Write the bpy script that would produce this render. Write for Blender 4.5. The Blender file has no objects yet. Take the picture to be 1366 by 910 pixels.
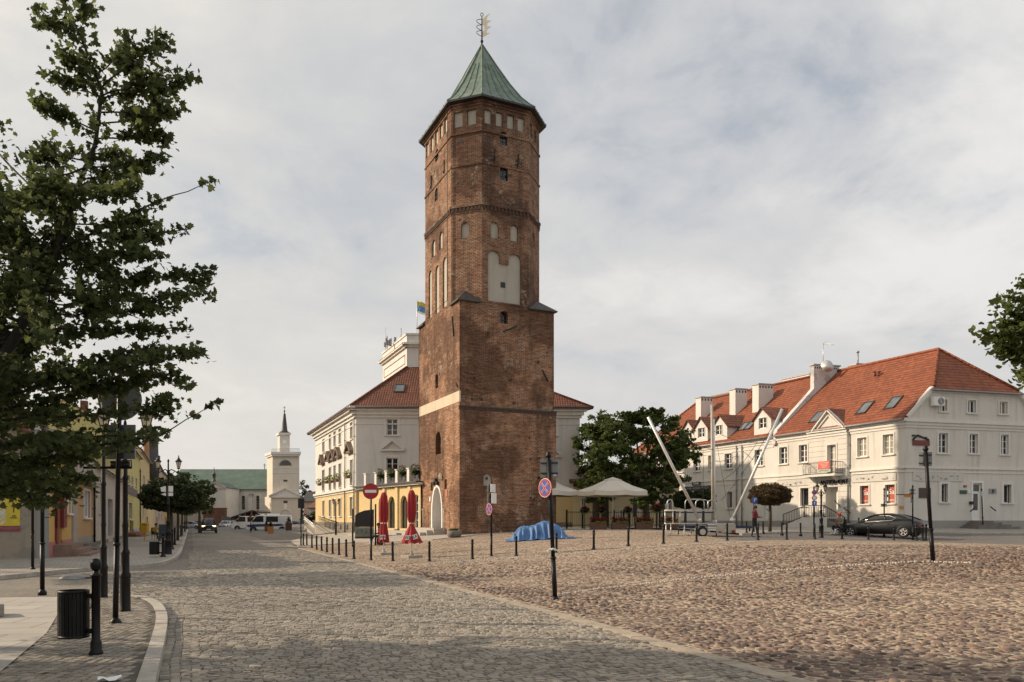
import bpy, bmesh, math, random
import numpy as np
from mathutils import Vector, Matrix, Euler
from mathutils.geometry import tessellate_polygon
rad = math.radians
random.seed(7); RNG = np.random.default_rng(7)
sc = bpy.context.scene; COL = sc.collection
# ---------------------------------------------------------------- camera model (used to read sizes off the photograph)
F, CX, HY, EYE = 1022.0, 683.0, 694.0, 1.65
TH = math.atan2(482.0, F); CT, ST = math.cos(TH), math.sin(TH)
def smooth(a, b, x):
    t = min(1.0, max(0.0, (x-a)/(b-a))); return t*t*(3-2*t)
def H(x, y):
    """height of the ground: flat street, square rising gently to the right"""
    z = .72*smooth(8, 21, x)
    z += .27*smooth(28, 40, y)*smooth(19, 27, x)
    z -= .24*math.exp(-((x-40)/7)**2-((y-28)/5)**2)
    return z
def cam2w(r, f): return (r*CT+f*ST, -r*ST+f*CT)
def P(px, py, d):
    x, y = cam2w((px-CX)/F*d, d); return Vector((x, y, EYE+(HY-py)/F*d))
def depth(p): return p[0]*ST+p[1]*CT
def G(px, py, lift=0.0):
    """point of the ground seen at a pixel"""
    k = (py-HY)/F; r = (px-CX)/F
    def g(d):
        x, y = cam2w(r*d, d); return EYE-k*d-(H(x, y)+lift)
    a = 2.0
    while g(a) > 0 and a < 400: a *= 1.02
    lo, hi = a/1.02, a
    for _ in range(40):
        m = (lo+hi)/2
        if g(m) > 0: lo = m
        else: hi = m
    x, y = cam2w(r*lo, lo); return Vector((x, y, H(x, y)+lift))
def dirx(px):
    r = (px-CX)/F; x, y = cam2w(r, 1.0); return Vector((x, y))
class Wall:
    """vertical plane p0->p1 seen from the camera side; local coords (s along, z up, o outwards)"""
    def __init__(self, p0, p1):
        self.p0 = Vector((p0[0], p0[1])); d = Vector((p1[0], p1[1]))-self.p0
        self.L = d.length; self.t = d/self.L
        n = Vector((self.t.y, -self.t.x))
        if n.dot(-(self.p0+d*.5)) < 0: n = -n
        self.n = n
    def s(self, px):
        q = dirx(px); t, p = self.t, self.p0
        # p + s t = k q
        det = t.x*(-q.y)-t.y*(-q.x)
        return ((-p.x)*(-q.y)-(-p.y)*(-q.x))/det
    def z(self, px, py):
        p = self.p0+self.t*self.s(px); return EYE+(HY-py)/F*depth(p)
    def pt(self, s, z, o=0.0):
        p = self.p0+self.t*s+self.n*o; return Vector((p.x, p.y, z))
    def rect(self, a, b, c, d):
        """pixel rect -> s0,s1,z0,z1"""
        s0, s1 = sorted((self.s(a), self.s(b))); m = (a+b)/2
        return s0, s1, self.z(m, d), self.z(m, c)
    def rotz(self): return math.atan2(self.t.y, self.t.x)
    def shifted(self, o):
        w = Wall.__new__(Wall); w.p0 = self.p0+self.n*o; w.L = self.L; w.t = self.t; w.n = self.n; return w
# ---------------------------------------------------------------- mesh collector
class M:
    def __init__(self): self.v = []; self.f = []; self.m = []; self.sm = []
    def add(self, vs, fs, mi=0, sm=False):
        b = len(self.v); self.v.extend([tuple(p) for p in vs])
        for f in fs: self.f.append(tuple(i+b for i in f)); self.m.append(mi); self.sm.append(sm)
        return self
    def quad(self, a, b, c, d, mi=0): return self.add([a, b, c, d], [(0, 1, 2, 3)], mi)
    def poly(self, pts, mi=0): return self.add(pts, [tuple(range(len(pts)))], mi)
    def box(self, c, s, rz=0.0, mi=0, m=None):
        x, y, z = s[0]/2, s[1]/2, s[2]/2; vs = []
        r = m if m is not None else Matrix.Rotation(rz, 3, 'Z')
        for sx in (-1, 1):
            for sy in (-1, 1):
                for sz in (-1, 1): vs.append(r @ Vector((sx*x, sy*y, sz*z))+Vector(c))
        return self.add(vs, [(0, 1, 3, 2), (4, 6, 7, 5), (0, 4, 5, 1), (2, 3, 7, 6), (0, 2, 6, 4), (1, 5, 7, 3)], mi)
    def wbox(self, w, s0, s1, z0, z1, o0, o1, mi=0):
        """box given in wall coordinates"""
        vs = [w.pt(s, z, o) for s in (s0, s1) for o in (o0, o1) for z in (z0, z1)]
        return self.add(vs, [(0, 1, 3, 2), (4, 6, 7, 5), (0, 4, 5, 1), (2, 3, 7, 6), (0, 2, 6, 4), (1, 5, 7, 3)], mi)
    def beam(self, p, q, w, h=None, mi=0):
        p, q = Vector(p), Vector(q); d = (q-p); L = d.length
        if L < 1e-6: return self
        h = h or w; rot = d.to_track_quat('X', 'Z').to_matrix()
        return self.box((p+q)/2, (L, w, h), m=rot, mi=mi)
    def tube(self, pts, r, n=8, mi=0, cap=True, sm=True):
        pts = [Vector(p) for p in pts]; k = len(pts)
        rs = r if isinstance(r, (list, tuple)) else [r]*k
        vs = []; fs = []; ref = None
        for i, p in enumerate(pts):
            t = (pts[min(i+1, k-1)]-pts[max(i-1, 0)]).normalized()
            if ref is None: ref = Vector((0, 0, 1)) if abs(t.z) < .9 else Vector((1, 0, 0))
            u = t.cross(ref); u = u.normalized() if u.length > 1e-5 else t.orthogonal().normalized(); v = t.cross(u)
            for j in range(n):
                a = 2*math.pi*j/n; vs.append(p+(u*math.cos(a)+v*math.sin(a))*rs[i])
        for i in range(k-1):
            for j in range(n):
                a, b = i*n+j, i*n+(j+1) % n; fs.append((a, b, b+n, a+n))
        self.add(vs, fs, mi, sm)
        if cap:
            b = len(self.v)-len(vs)
            self.f += [tuple(b+j for j in range(n)), tuple(b+(k-1)*n+j for j in reversed(range(n)))]
            self.m += [mi, mi]; self.sm += [False, False]
        return self
    def lathe(self, prof, c=(0, 0, 0), n=16, mi=0, sm=True, sx=1, sy=1, flat=False, cap=True):
        vs = []; fs = []
        for r, z in prof:
            for j in range(n):
                a = 2*math.pi*(j+(.5 if flat else 0))/n; vs.append((c[0]+r*math.cos(a)*sx, c[1]+r*math.sin(a)*sy, c[2]+z))
        for i in range(len(prof)-1):
            for j in range(n):
                a, b = i*n+j, i*n+(j+1) % n; fs.append((a, b, b+n, a+n))
        if cap and prof[0][0] > 1e-4: fs.append(tuple(reversed(range(n))))
        if cap and prof[-1][0] > 1e-4: fs.append(tuple((len(prof)-1)*n+j for j in range(n)))
        return self.add(vs, fs, mi, sm)
    def prism(self, pts, vec, mi=0):
        """solid between a planar loop and its translated copy"""
        pts = [Vector(p) for p in pts]; vec = Vector(vec); n = len(pts)
        tris = tessellate_polygon([pts]); b = pts+[p+vec for p in pts]
        fs = [tuple(t) for t in tris]+[tuple(i+n for i in reversed(t)) for t in tris]
        fs += [(i, (i+1) % n, (i+1) % n+n, i+n) for i in range(n)]
        return self.add(b, fs, mi)
    def wallface(self, w, outer, holes, dep=.2, mi=0, mr=None, o=0.0):
        """planar wall face with real openings and their reveals; outer/holes are (s,z) loops"""
        loops = [[w.pt(s, z, o) for s, z in lp] for lp in [outer]+holes]
        loc = [[Vector((s, z, 0)) for s, z in lp] for lp in [outer]+holes]
        tr = tessellate_polygon(loc); flat = [p for lp in loops for p in lp]
        self.add(flat, [tuple(t) for t in tr], mi)
        for lp in holes:
            n = len(lp); a = [w.pt(s, z, o) for s, z in lp]; b = [w.pt(s, z, o-dep) for s, z in lp]
            self.add(a+b, [(i, (i+1) % n, (i+1) % n+n, i+n) for i in range(n)], mi if mr is None else mr)
        return self
    def obj(self, name, mats, parent=None, world=True, uv=True, bevel=0, fixn=True):
        me = bpy.data.meshes.new(name); me.from_pydata(self.v, [], self.f)
        mats = mats if isinstance(mats, (list, tuple)) else [mats]
        for m_ in mats: me.materials.append(m_)
        me.polygons.foreach_set('material_index', [min(i, len(mats)-1) for i in self.m])
        me.polygons.foreach_set('use_smooth', self.sm)
        if fixn:
            bm = bmesh.new(); bm.from_mesh(me); bmesh.ops.recalc_face_normals(bm, faces=bm.faces); bm.to_mesh(me); bm.free()
        if uv: boxuv(me)
        me.update()
        o = bpy.data.objects.new(name, me); COL.objects.link(o)
        if parent is not None: attach(o, parent, world)
        if bevel:
            b = o.modifiers.new('bevel', 'BEVEL'); b.width = bevel; b.segments = 2; b.limit_method = 'ANGLE'
        return o
def xf(o):
    m = Matrix.LocRotScale(o.location, o.rotation_euler, o.scale)
    return (xf(o.parent) @ o.matrix_parent_inverse @ m) if o.parent else m
def attach(o, parent, world=True):
    o.parent = parent
    if world: o.matrix_parent_inverse = xf(parent).inverted()
def boxuv(me):
    """metre-scaled UVs: u along the horizontal tangent of each face, v up its slope"""
    n = len(me.loops)
    if n == 0: return
    uvl = me.uv_layers.new(name='UVMap')
    co = np.empty(len(me.vertices)*3); me.vertices.foreach_get('co', co); co = co.reshape(-1, 3)
    li = np.empty(n, dtype=np.int32); me.loops.foreach_get('vertex_index', li)
    ls = np.empty(len(me.polygons), dtype=np.int32); me.polygons.foreach_get('loop_total', ls)
    nn = np.empty(len(me.polygons)*3); me.polygons.foreach_get('normal', nn); nn = nn.reshape(-1, 3)
    flat = np.abs(nn[:, 2]) > .985
    u = np.stack([-nn[:, 1], nn[:, 0], np.zeros(len(nn))], 1); L = np.linalg.norm(u, axis=1); L[L < 1e-6] = 1
    u = u/L[:, None]; u[flat] = (1, 0, 0); v = np.cross(nn, u); v[flat] = (0, 1, 0)
    pu = np.repeat(u, ls, 0); pv = np.repeat(v, ls, 0); c = co[li]
    uvs = np.stack([(c*pu).sum(1), (c*pv).sum(1)], 1)
    uvl.data.foreach_set('uv', uvs.astype(np.float32).ravel())
# ---------------------------------------------------------------- things
def thing(name, label, cat, loc=(0, 0, 0), rz=0.0, group=None, lean=None):
    o = bpy.data.objects.new(name, None); COL.objects.link(o); o.empty_display_size = .3
    o.location = loc; o.rotation_euler = (lean[0] if lean else 0, lean[1] if lean else 0, rz)
    return tag(o, label, cat, group)
def tag(o, label, cat, group=None, kind=None):
    o['label'] = label; o['category'] = cat
    if group: o['group'] = group
    if kind: o['kind'] = kind
    return o
def structure(o, label=None):
    o['kind'] = 'structure'
    if label: o['label'] = label
    return o
def dup(root, loc, rz=None, label=None, scale=None, lean=None):
    def cp(a, par):
        c = a.copy(); COL.objects.link(c)
        if par is not None: c.parent = par
        for ch in a.children: cp(ch, c)
        return c
    r = cp(root, None); r.location = loc
    if rz is not None: r.rotation_euler[2] = rz
    if lean: r.rotation_euler = (lean[0], lean[1], r.rotation_euler[2])
    if scale: r.scale = scale
    if label: r['label'] = label
    return r
def text_mesh(s, size, depth_=.01, spacing=1.0, shear=0.0):
    cu = bpy.data.curves.new('lettering', 'FONT'); cu.body = s; cu.size = size; cu.extrude = depth_
    cu.align_x = 'CENTER'; cu.align_y = 'CENTER'; cu.space_character = spacing; cu.shear = shear
    o = bpy.data.objects.new('lettering', cu); COL.objects.link(o)
    me = bpy.data.meshes.new_from_object(o.evaluated_get(bpy.context.evaluated_depsgraph_get()))
    vs = [tuple(v.co) for v in me.vertices]; fs = [tuple(p.vertices) for p in me.polygons]
    bpy.data.objects.remove(o); bpy.data.curves.remove(cu); bpy.data.meshes.remove(me)
    return vs, fs
def write_on(mb, w, s, z, o, text, size, mi=0, sx=1.0, dep=.01, shear=0.0):
    """lettering on a wall, reading left to right for somebody facing it"""
    vs, fs = text_mesh(text, size, dep, shear=shear)
    right = -1 if (w.t.x*(-w.n.y)+w.t.y*w.n.x) < 0 else 1
    # viewer's right = n rotated +90deg: (-n.y, n.x)
    rx = Vector((-w.n.y, w.n.x)); sg = 1 if rx.dot(w.t) > 0 else -1
    return mb.add([w.pt(s+sg*v[0]*sx, z+v[1], o+v[2]) for v in vs], fs, mi)
# ---------------------------------------------------------------- materials
class NT:
    def __init__(self, name):
        self.m = bpy.data.materials.new(name); self.m.use_nodes = True; self.t = self.m.node_tree
        self.b = self.t.nodes['Principled BSDF']
    def n(self, kind, **kw):
        nd = self.t.nodes.new(kind)
        for k, v in kw.items():
            if k in nd.inputs: nd.inputs[k].default_value = v
            else: setattr(nd, k, v)
        return nd
    def l(self, a, b): self.t.links.new(a, b)
    def uv(self): return self.n('ShaderNodeTexCoord').outputs['UV']
    def ob(self): return self.n('ShaderNodeTexCoord').outputs['Object']
    def geo(self): return self.n('ShaderNodeNewGeometry').outputs['Position']
    def math(self, op, a, b=None, c=None):
        nd = self.n('ShaderNodeMath', operation=op)
        for i, x in enumerate((a, b, c)):
            if x is None: continue
            if isinstance(x, (int, float)): nd.inputs[i].default_value = x
            else: self.l(x, nd.inputs[i])
        return nd.outputs[0]
    def noise(self, vec, scale, detail=4, rough=.55, dist=0.0, col=False):
        nd = self.n('ShaderNodeTexNoise', Scale=scale, Detail=detail, Roughness=rough, Distortion=dist)
        if vec is not None: self.l(vec, nd.inputs['Vector'])
        return nd.outputs['Color' if col else 'Fac']
    def ramp(self, fac, stops):
        nd = self.n('ShaderNodeValToRGB'); e = nd.color_ramp.elements
        while len(e) < len(stops): e.new(.5)
        for i, (p, c) in enumerate(stops):
            e[i].position = p; e[i].color = (*c, 1) if len(c) == 3 else c
        self.l(fac, nd.inputs[0]); return nd.outputs[0]
    def mix(self, fac, a, b, mode='MIX'):
        nd = self.n('ShaderNodeMix', data_type='RGBA', blend_type=mode)
        for i, x in ((0, fac), (6, a), (7, b)):
            if isinstance(x, (int, float)): nd.inputs[i].default_value = x
            elif isinstance(x, tuple): nd.inputs[i].default_value = (*x, 1)
            else: self.l(x, nd.inputs[i])
        return nd.outputs[2]
    def mapping(self, vec, scale=(1, 1, 1), loc=(0, 0, 0), rot=(0, 0, 0)):
        nd = self.n('ShaderNodeMapping'); nd.inputs['Scale'].default_value = scale
        nd.inputs['Location'].default_value = loc; nd.inputs['Rotation'].default_value = rot
        self.l(vec, nd.inputs['Vector']); return nd.outputs[0]
    def bump(self, h, strength=.5, dist=.02, prev=None):
        nd = self.n('ShaderNodeBump', Strength=strength, Distance=dist); self.l(h, nd.inputs['Height'])
        if prev is not None: self.l(prev, nd.inputs['Normal'])
        return nd.outputs[0]
    def done(self, col=None, rough=None, bump=None, metal=None, spec=None):
        for k, x in (('Base Color', col), ('Roughness', rough), ('Normal', bump), ('Metallic', metal), ('Specular IOR Level', spec)):
            if x is None: continue
            if isinstance(x, (int, float)): self.b.inputs[k].default_value = x
            elif isinstance(x, tuple): self.b.inputs[k].default_value = (*x, 1)
            else: self.l(x, self.b.inputs[k])
        return self.m
def plain(name, col, rough=.6, metal=0.0, var=.18, scale=3.0, bump=.15, bs=60.0, spec=.5):
    """paint, cloth, metal ...: a colour broken up by two sizes of noise, slightly uneven surface"""
    t = NT(name); p = t.geo(); a = t.noise(p, scale, 5, .6); b = t.noise(p, scale*9, 3)
    lo = tuple(c*(1-var) for c in col); hi = tuple(min(1, c*(1+var)) for c in col)
    f = t.math('ADD', t.math('MULTIPLY', a, .7), t.math('MULTIPLY', b, .3))
    c = t.ramp(f, [(.32, lo), (.68, hi)])
    r = t.math('ADD', t.math('MULTIPLY', b, .2), rough-.1)
    return t.done(c, r, t.bump(t.noise(p, bs, 3), bump, .01) if bump else None, metal, spec)
def plaster(name, col, stain=.25, streak=.6, grime=(.25, .23, .2), patch=None):
    """painted render with rain streaks and blotches"""
    t = NT(name); u = t.uv(); p = t.geo()
    a = t.noise(p, .5, 5, .6); b = t.noise(t.mapping(u, (2.2, .22, 1)), 1.0, 6, .65); c = t.noise(p, 14, 4)
    base = t.ramp(a, [(.3, tuple(x*.93 for x in col)), (.7, tuple(min(1, x*1.04) for x in col))])
    m = t.ramp(b, [(.5, (0, 0, 0)), (.78, (1, 1, 1))])
    base = t.mix(t.math('MULTIPLY', m, stain), base, grime)
    if patch:
        q = t.ramp(t.noise(p, .9, 6, .7), [(.52, (0, 0, 0)), (.56, (1, 1, 1))]); base = t.mix(t.math('MULTIPLY', q, .8), base, patch)
    base = t.mix(.08, base, t.ramp(c, [(.3, (.2, .2, .2)), (.7, (1, 1, 1))]), 'MULTIPLY')
    return t.done(base, .88, t.bump(t.noise(p, 35, 5), .25, .012), spec=.25)
def brickwork(name, c1, c2, mortar, bw=.28, bh=.095, patches=True, ms=.016):
    t = NT(name); u = t.uv(); p = t.geo()
    wob = t.n('ShaderNodeVectorMath', operation='MULTIPLY_ADD'); t.l(t.noise(u, 1.1, 2, col=True), wob.inputs[0])
    wob.inputs[1].default_value = (.05, .05, 0); t.l(u, wob.inputs[2])
    br = t.n('ShaderNodeTexBrick', **{'Scale': 1.0, 'Mortar Size': ms, 'Mortar Smooth': .25, 'Brick Width': bw, 'Row Height': bh, 'Bias': -.1})
    t.l(wob.outputs[0], br.inputs['Vector'])
    br.inputs['Color1'].default_value = (*c1, 1); br.inputs['Color2'].default_value = (*c2, 1); br.inputs['Mortar'].default_value = (*mortar, 1)
    col = br.outputs['Color']
    big = t.noise(p, .23, 6, .62); mid = t.noise(p, 1.3, 5, .65)
    col = t.mix(t.ramp(mid, [(.38, (.55,)*3), (.6, (0, 0, 0))]), col, tuple(x*.42 for x in c1))
    if patches:
        pm = t.ramp(big, [(.49, (0, 0, 0)), (.55, (1, 1, 1))]); col = t.mix(t.math('MULTIPLY', pm, .62), col, tuple(x*.36+.012 for x in c2), 'MIX')
        st = t.ramp(t.noise(t.mapping(u, (1.1, .09, 1)), 1.0, 6, .7), [(.5, (0, 0, 0)), (.62, (1, 1, 1))]); col = t.mix(t.math('MULTIPLY', st, .45), col, (.06, .045, .035))
        lm = t.ramp(t.noise(p, .55, 7, .72, 1.2), [(.57, (0, 0, 0)), (.62, (1, 1, 1))])
        sp = t.ramp(t.noise(p, 4.5, 3), [(.45, (0, 0, 0)), (.6, (1, 1, 1))])
        col = t.mix(t.math('MULTIPLY', t.math('MULTIPLY', lm, sp), .85), col, (.4, .33, .26))
    fine = t.noise(p, 9, 4); row = t.noise(t.mapping(u, (1.6, 6.5, 1)), 1.0, 5, .75)
    col = t.mix(.6, col, t.ramp(fine, [(.3, (.5, .5, .5)), (.7, (1.05, 1.05, 1.05))]), 'MULTIPLY')
    col = t.mix(.75, col, t.ramp(row, [(.34, (.38, .36, .34)), (.5, (.9, .9, .9)), (.66, (1.35, 1.3, 1.22))]), 'MULTIPLY')
    h = t.math('ADD', t.math('MULTIPLY', br.outputs['Fac'], -1.0), t.math('MULTIPLY', fine, .8))
    return t.done(col, .92, t.bump(h, .7, .02), spec=.2)
def tiles(name, col, rows=.34, cols=.22):
    """ridged clay tiles; u along the eaves, v up the slope"""
    t = NT(name); u = t.uv(); s = t.n('ShaderNodeSeparateXYZ'); t.l(u, s.inputs[0])
    v = t.math('DIVIDE', s.outputs[1], rows); x = t.math('DIVIDE', s.outputs[0], cols)
    fv = t.math('FRACT', v); fx = t.math('FRACT', x)
    cell = t.n('ShaderNodeCombineXYZ'); t.l(t.math('FLOOR', x), cell.inputs[0]); t.l(t.math('FLOOR', v), cell.inputs[1])
    wn = t.n('ShaderNodeTexWhiteNoise'); t.l(cell.outputs[0], wn.inputs[0]); r = wn.outputs['Value']
    wave = t.math('SINE', t.math('MULTIPLY', fx, math.pi))
    h = t.math('ADD', t.math('MULTIPLY', t.math('SUBTRACT', 1.0, fv), 1.0), t.math('MULTIPLY', wave, .55))
    c = t.ramp(r, [(0, tuple(k*.72 for k in col)), (.5, col), (1, (min(1, col[0]*1.2), col[1]*1.18, col[2]*1.1))])
    big = t.noise(t.geo(), .35, 5, .65)
    c = t.mix(t.ramp(big, [(.35, (.5,)*3), (.62, (0, 0, 0))]), c, tuple(k*.62 for k in col))
    gap = t.math('MULTIPLY', t.math('LESS_THAN', fv, .2), .75); c = t.mix(gap, c, tuple(k*.22 for k in col))
    return t.done(c, .75, t.bump(h, 1.0, .05), spec=.3)
def glass(name, tint=(.018, .02, .022), rough=.06):
    t = NT(name); p = t.geo()
    c = t.ramp(t.noise(p, .9, 3), [(.3, tuple(k*.5 for k in tint)), (.7, tuple(k*1.8 for k in tint))])
    return t.done(c, rough, t.bump(t.noise(p, 1.2, 2), .03, .05), spec=.6)
def leafmat(name, dark, light, trans=.35):
    t = NT(name); g = t.n('ShaderNodeNewGeometry'); r = g.outputs['Random Per Island']
    a = t.noise(t.geo(), .8, 3)
    f = t.math('ADD', t.math('MULTIPLY', r, .65), t.math('MULTIPLY', a, .35))
    c = t.ramp(f, [(.15, dark), (.6, tuple((x+y)/2 for x, y in zip(dark, light))), (.9, light)])
    t.done(c, .6, spec=.3)
    tr = t.n('ShaderNodeBsdfTranslucent'); t.l(c, tr.inputs[0]); mx = t.n('ShaderNodeMixShader'); mx.inputs[0].default_value = trans
    out = t.t.nodes['Material Output']; t.l(t.b.outputs[0], mx.inputs[1]); t.l(tr.outputs[0], mx.inputs[2]); t.l(mx.outputs[0], out.inputs[0])
    return t.m
def stonemat(name, stops, rough=.8, bumpk=.35, bs=45):
    """loose stones: every island its own colour"""
    t = NT(name); g = t.n('ShaderNodeNewGeometry'); r = g.outputs['Random Per Island']; p = t.geo()
    c = t.ramp(r, stops); k = t.noise(p, .22, 5, .65); k2 = t.noise(p, 22, 5, .7)
    c = t.mix(.5, c, t.ramp(k, [(.3, (.62,)*3), (.7, (1.08,)*3)]), 'MULTIPLY')
    c = t.mix(.5, c, t.ramp(k2, [(.3, (.55,)*3), (.7, (1.1,)*3)]), 'MULTIPLY')
    return t.done(c, rough, t.bump(t.noise(p, bs, 5, .7), bumpk, .02), spec=.3)
def cobblesheet(name, sand, stops, scale, fade=.5):
    """rounded stones bedded in sand, as seen from a distance"""
    t = NT(name); p = t.geo(); q = t.mapping(p, (1, 1, 0))
    vo = t.n('ShaderNodeTexVoronoi', Scale=scale, Randomness=.85); t.l(q, vo.inputs['Vector'])
    ve = t.n('ShaderNodeTexVoronoi', Scale=scale, Randomness=.85, feature='DISTANCE_TO_EDGE'); t.l(q, ve.inputs['Vector'])
    s = t.n('ShaderNodeSeparateColor'); t.l(vo.outputs['Color'], s.inputs[0])
    c = t.ramp(s.outputs[0], stops)
    wear = t.noise(q, .35, 6, .68); gapw = t.math('ADD', .02, t.math('MULTIPLY', wear, .16))
    e = t.math('GREATER_THAN', ve.outputs['Distance'], gapw)
    c = t.mix(e, sand, c)
    c = t.mix(.55, c, t.ramp(wear, [(.3, (.6,)*3), (.7, (1.12,)*3)]), 'MULTIPLY')
    c = t.mix(.4, c, t.ramp(t.noise(q, 18, 5, .7), [(.3, (.55,)*3), (.7, (1.1,)*3)]), 'MULTIPLY')
    h = t.math('MINIMUM', ve.outputs['Distance'], .3)
    return t.done(c, .85, t.bump(h, 1.0, .12), spec=.25)
def settsheet(name, c1, c2, gap, w=.12, h_=.1, ang=0.0, wobble=.04):
    t = NT(name); p = t.geo(); q = t.mapping(p, (1, 1, 0), rot=(0, 0, ang))
    wob = t.n('ShaderNodeVectorMath', operation='MULTIPLY_ADD'); t.l(t.noise(q, 1.6, 3, col=True), wob.inputs[0])
    wob.inputs[1].default_value = (wobble*3, wobble*3, 0); t.l(q, wob.inputs[2])
    br = t.n('ShaderNodeTexBrick', **{'Scale': 1.0, 'Mortar Size': .008, 'Mortar Smooth': .6, 'Brick Width': w, 'Row Height': h_, 'Bias': 0.0})
    t.l(wob.outputs[0], br.inputs['Vector'])
    br.inputs['Color1'].default_value = (*c1, 1); br.inputs['Color2'].default_value = (*c2, 1); br.inputs['Mortar'].default_value = (*gap, 1)
    k = t.noise(q, .3, 6, .68); f = t.noise(q, 13, 5, .7)
    c = t.mix(.6, br.outputs['Color'], t.ramp(k, [(.3, (.6,)*3), (.7, (1.15,)*3)]), 'MULTIPLY')
    c = t.mix(.5, c, t.ramp(f, [(.3, (.5,)*3), (.7, (1.15,)*3)]), 'MULTIPLY')
    hh = t.math('ADD', t.math('MULTIPLY', br.outputs['Fac'], -1.0), t.math('MULTIPLY', f, 1.2))
    return t.done(c, .78, t.bump(hh, .9, .04), spec=.35)
def slabs(name, col, w=.9, h_=.6, ang=0.0):
    t = NT(name); p = t.geo(); q = t.mapping(p, (1, 1, 0), rot=(0, 0, ang))
    br = t.n('ShaderNodeTexBrick', **{'Scale': 1.0, 'Mortar Size': .007, 'Mortar Smooth': .3, 'Brick Width': w, 'Row Height': h_, 'offset': .5})
    t.l(q, br.inputs['Vector'])
    br.inputs['Color1'].default_value = (*[x*.9 for x in col], 1); br.inputs['Color2'].default_value = (*[x*1.08 for x in col], 1); br.inputs['Mortar'].default_value = (.05, .045, .04, 1)
    f = t.noise(q, 40, 4, .7); k = t.noise(q, .7, 6, .65)
    c = t.mix(.5, br.outputs['Color'], t.ramp(k, [(.3, (.65,)*3), (.7, (1.1,)*3)]), 'MULTIPLY')
    c = t.mix(.35, c, t.ramp(f, [(.3, (.6,)*3), (.7, (1.1,)*3)]), 'MULTIPLY')
    return t.done(c, .8, t.bump(t.math('MULTIPLY', br.outputs['Fac'], -1.0), .5, .01), spec=.3)
def copper(name):
    t = NT(name); u = t.uv(); p = t.geo()
    st = t.noise(t.mapping(u, (3.5, .25, 1)), 1.0, 6, .7); n2 = t.noise(p, 2.2, 5, .65)
    f = t.math('ADD', t.math('MULTIPLY', st, .6), t.math('MULTIPLY', n2, .4))
    c = t.ramp(f, [(.34, (.05, .06, .048)), (.46, (.125, .17, .135)), (.6, (.2, .265, .215)), (.75, (.3, .37, .31))])
    return t.done(c, .65, t.bump(n2, .3, .03), spec=.35)
MT = {}
MT['brick'] = brickwork('tower_brick', (.49, .21, .1), (.22, .09, .05), (.47, .39, .29), .3, .1, True, .02)
MT['brickold'] = brickwork('tower_brick_upper', (.41, .175, .09), (.19, .082, .048), (.43, .36, .27), .3, .1, True, .02)
MT['brickfar'] = brickwork('garden_wall_brick', (.33, .15, .09), (.22, .1, .06), (.28, .22, .17), patches=False)
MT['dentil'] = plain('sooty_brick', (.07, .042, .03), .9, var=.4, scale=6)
MT['niche'] = plaster('niche_plaster', (.46, .43, .36), .45, grime=(.2, .18, .14))
MT['band'] = plaster('cream_band_plaster', (.62, .53, .4), .35)
MT['white'] = plaster('white_render', (.71, .685, .635), .4, grime=(.36, .34, .31))
MT['white2'] = plaster('cream_render', (.68, .645, .58), .55, grime=(.36, .335, .3))
MT['trim'] = plaster('white_trim', (.74, .71, .65), .25, grime=(.36, .33, .3))
MT['yellow'] = plaster('yellow_render', (.68, .52, .27), .2, grime=(.36, .29, .18))
MT['plinth'] = plaster('grey_plinth', (.34, .32, .3), .35)
MT['stone'] = brickwork('plinth_stone', (.36, .32, .27), (.27, .24, .2), (.2, .18, .15), .55, .3, False)
MT['frame'] = plain('white_window_frame', (.78, .77, .73), .5, var=.06, bump=.03)
MT['oldframe'] = plain('grey_window_frame', (.5, .47, .42), .6, var=.12)
MT['pane'] = glass('window_glass'); MT['pane2'] = glass('window_glass_dim', (.05, .045, .038), .1); MT['pane3'] = plain('net_curtain_pane', (.2, .19, .17), .25, var=.35, scale=2.2, bump=.05)
MT['blind'] = plain('louvre_blind', (.3, .26, .2), .7)
MT['tile'] = tiles('orange_roof_tiles', (.285, .09, .044)); MT['tile2'] = tiles('brown_roof_tiles', (.165, .062, .036)); MT['tile3'] = tiles('old_roof_tiles', (.22, .09, .06))
MT['slate'] = plain('dark_slate', (.06, .055, .052), .6, var=.3, scale=4)
MT['lead'] = plain('grey_sheet_metal', (.3, .3, .3), .5, .4, var=.2)
MT['zinc'] = plain('galvanised_steel', (.55, .55, .53), .4, .75, var=.12, scale=5)
MT['alu'] = plain('pale_aluminium', (.68, .67, .64), .42, .45, var=.1, scale=4)
MT['copper'] = copper('green_copper'); MT['copperfar'] = plain('church_copper', (.085, .13, .1), .7, var=.3, scale=.5)
MT['iron'] = plain('black_painted_iron', (.006, .006, .0062), .45, var=.35, scale=14, bump=.25, bs=90, spec=.3)
MT['iron2'] = plain('dark_grey_iron', (.024, .024, .025), .5, var=.3, scale=10)
MT['signback'] = plain('grey_sign_back', (.27, .28, .28), .5, .3, var=.15)
MT['white_paint'] = plain('white_sign_paint', (.78, .78, .76), .45, var=.07); MT['red_paint'] = plain('red_sign_paint', (.38, .022, .025), .45, var=.1)
MT['blue_paint'] = plain('blue_sign_paint', (.02, .08, .36), .45, var=.1); MT['black_paint'] = plain('black_paint', (.015, .015, .016), .5)
MT['pink_red'] = plain('red_banner', (.62, .1, .08), .6); MT['mint'] = plain('pale_green_banner', (.5, .62, .52), .6)
MT['redcloth'] = plain('red_canvas', (.3, .012, .016), .8, var=.25, scale=2, bump=.3, bs=140)
MT['canvas'] = plain('cream_canvas', (.62, .57, .48), .85, var=.08, scale=1.2, bump=.2, bs=140)
MT['tarp'] = plain('blue_tarpaulin', (.06, .15, .33), .55, var=.25, scale=1.6, bump=.4, bs=22)
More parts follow.
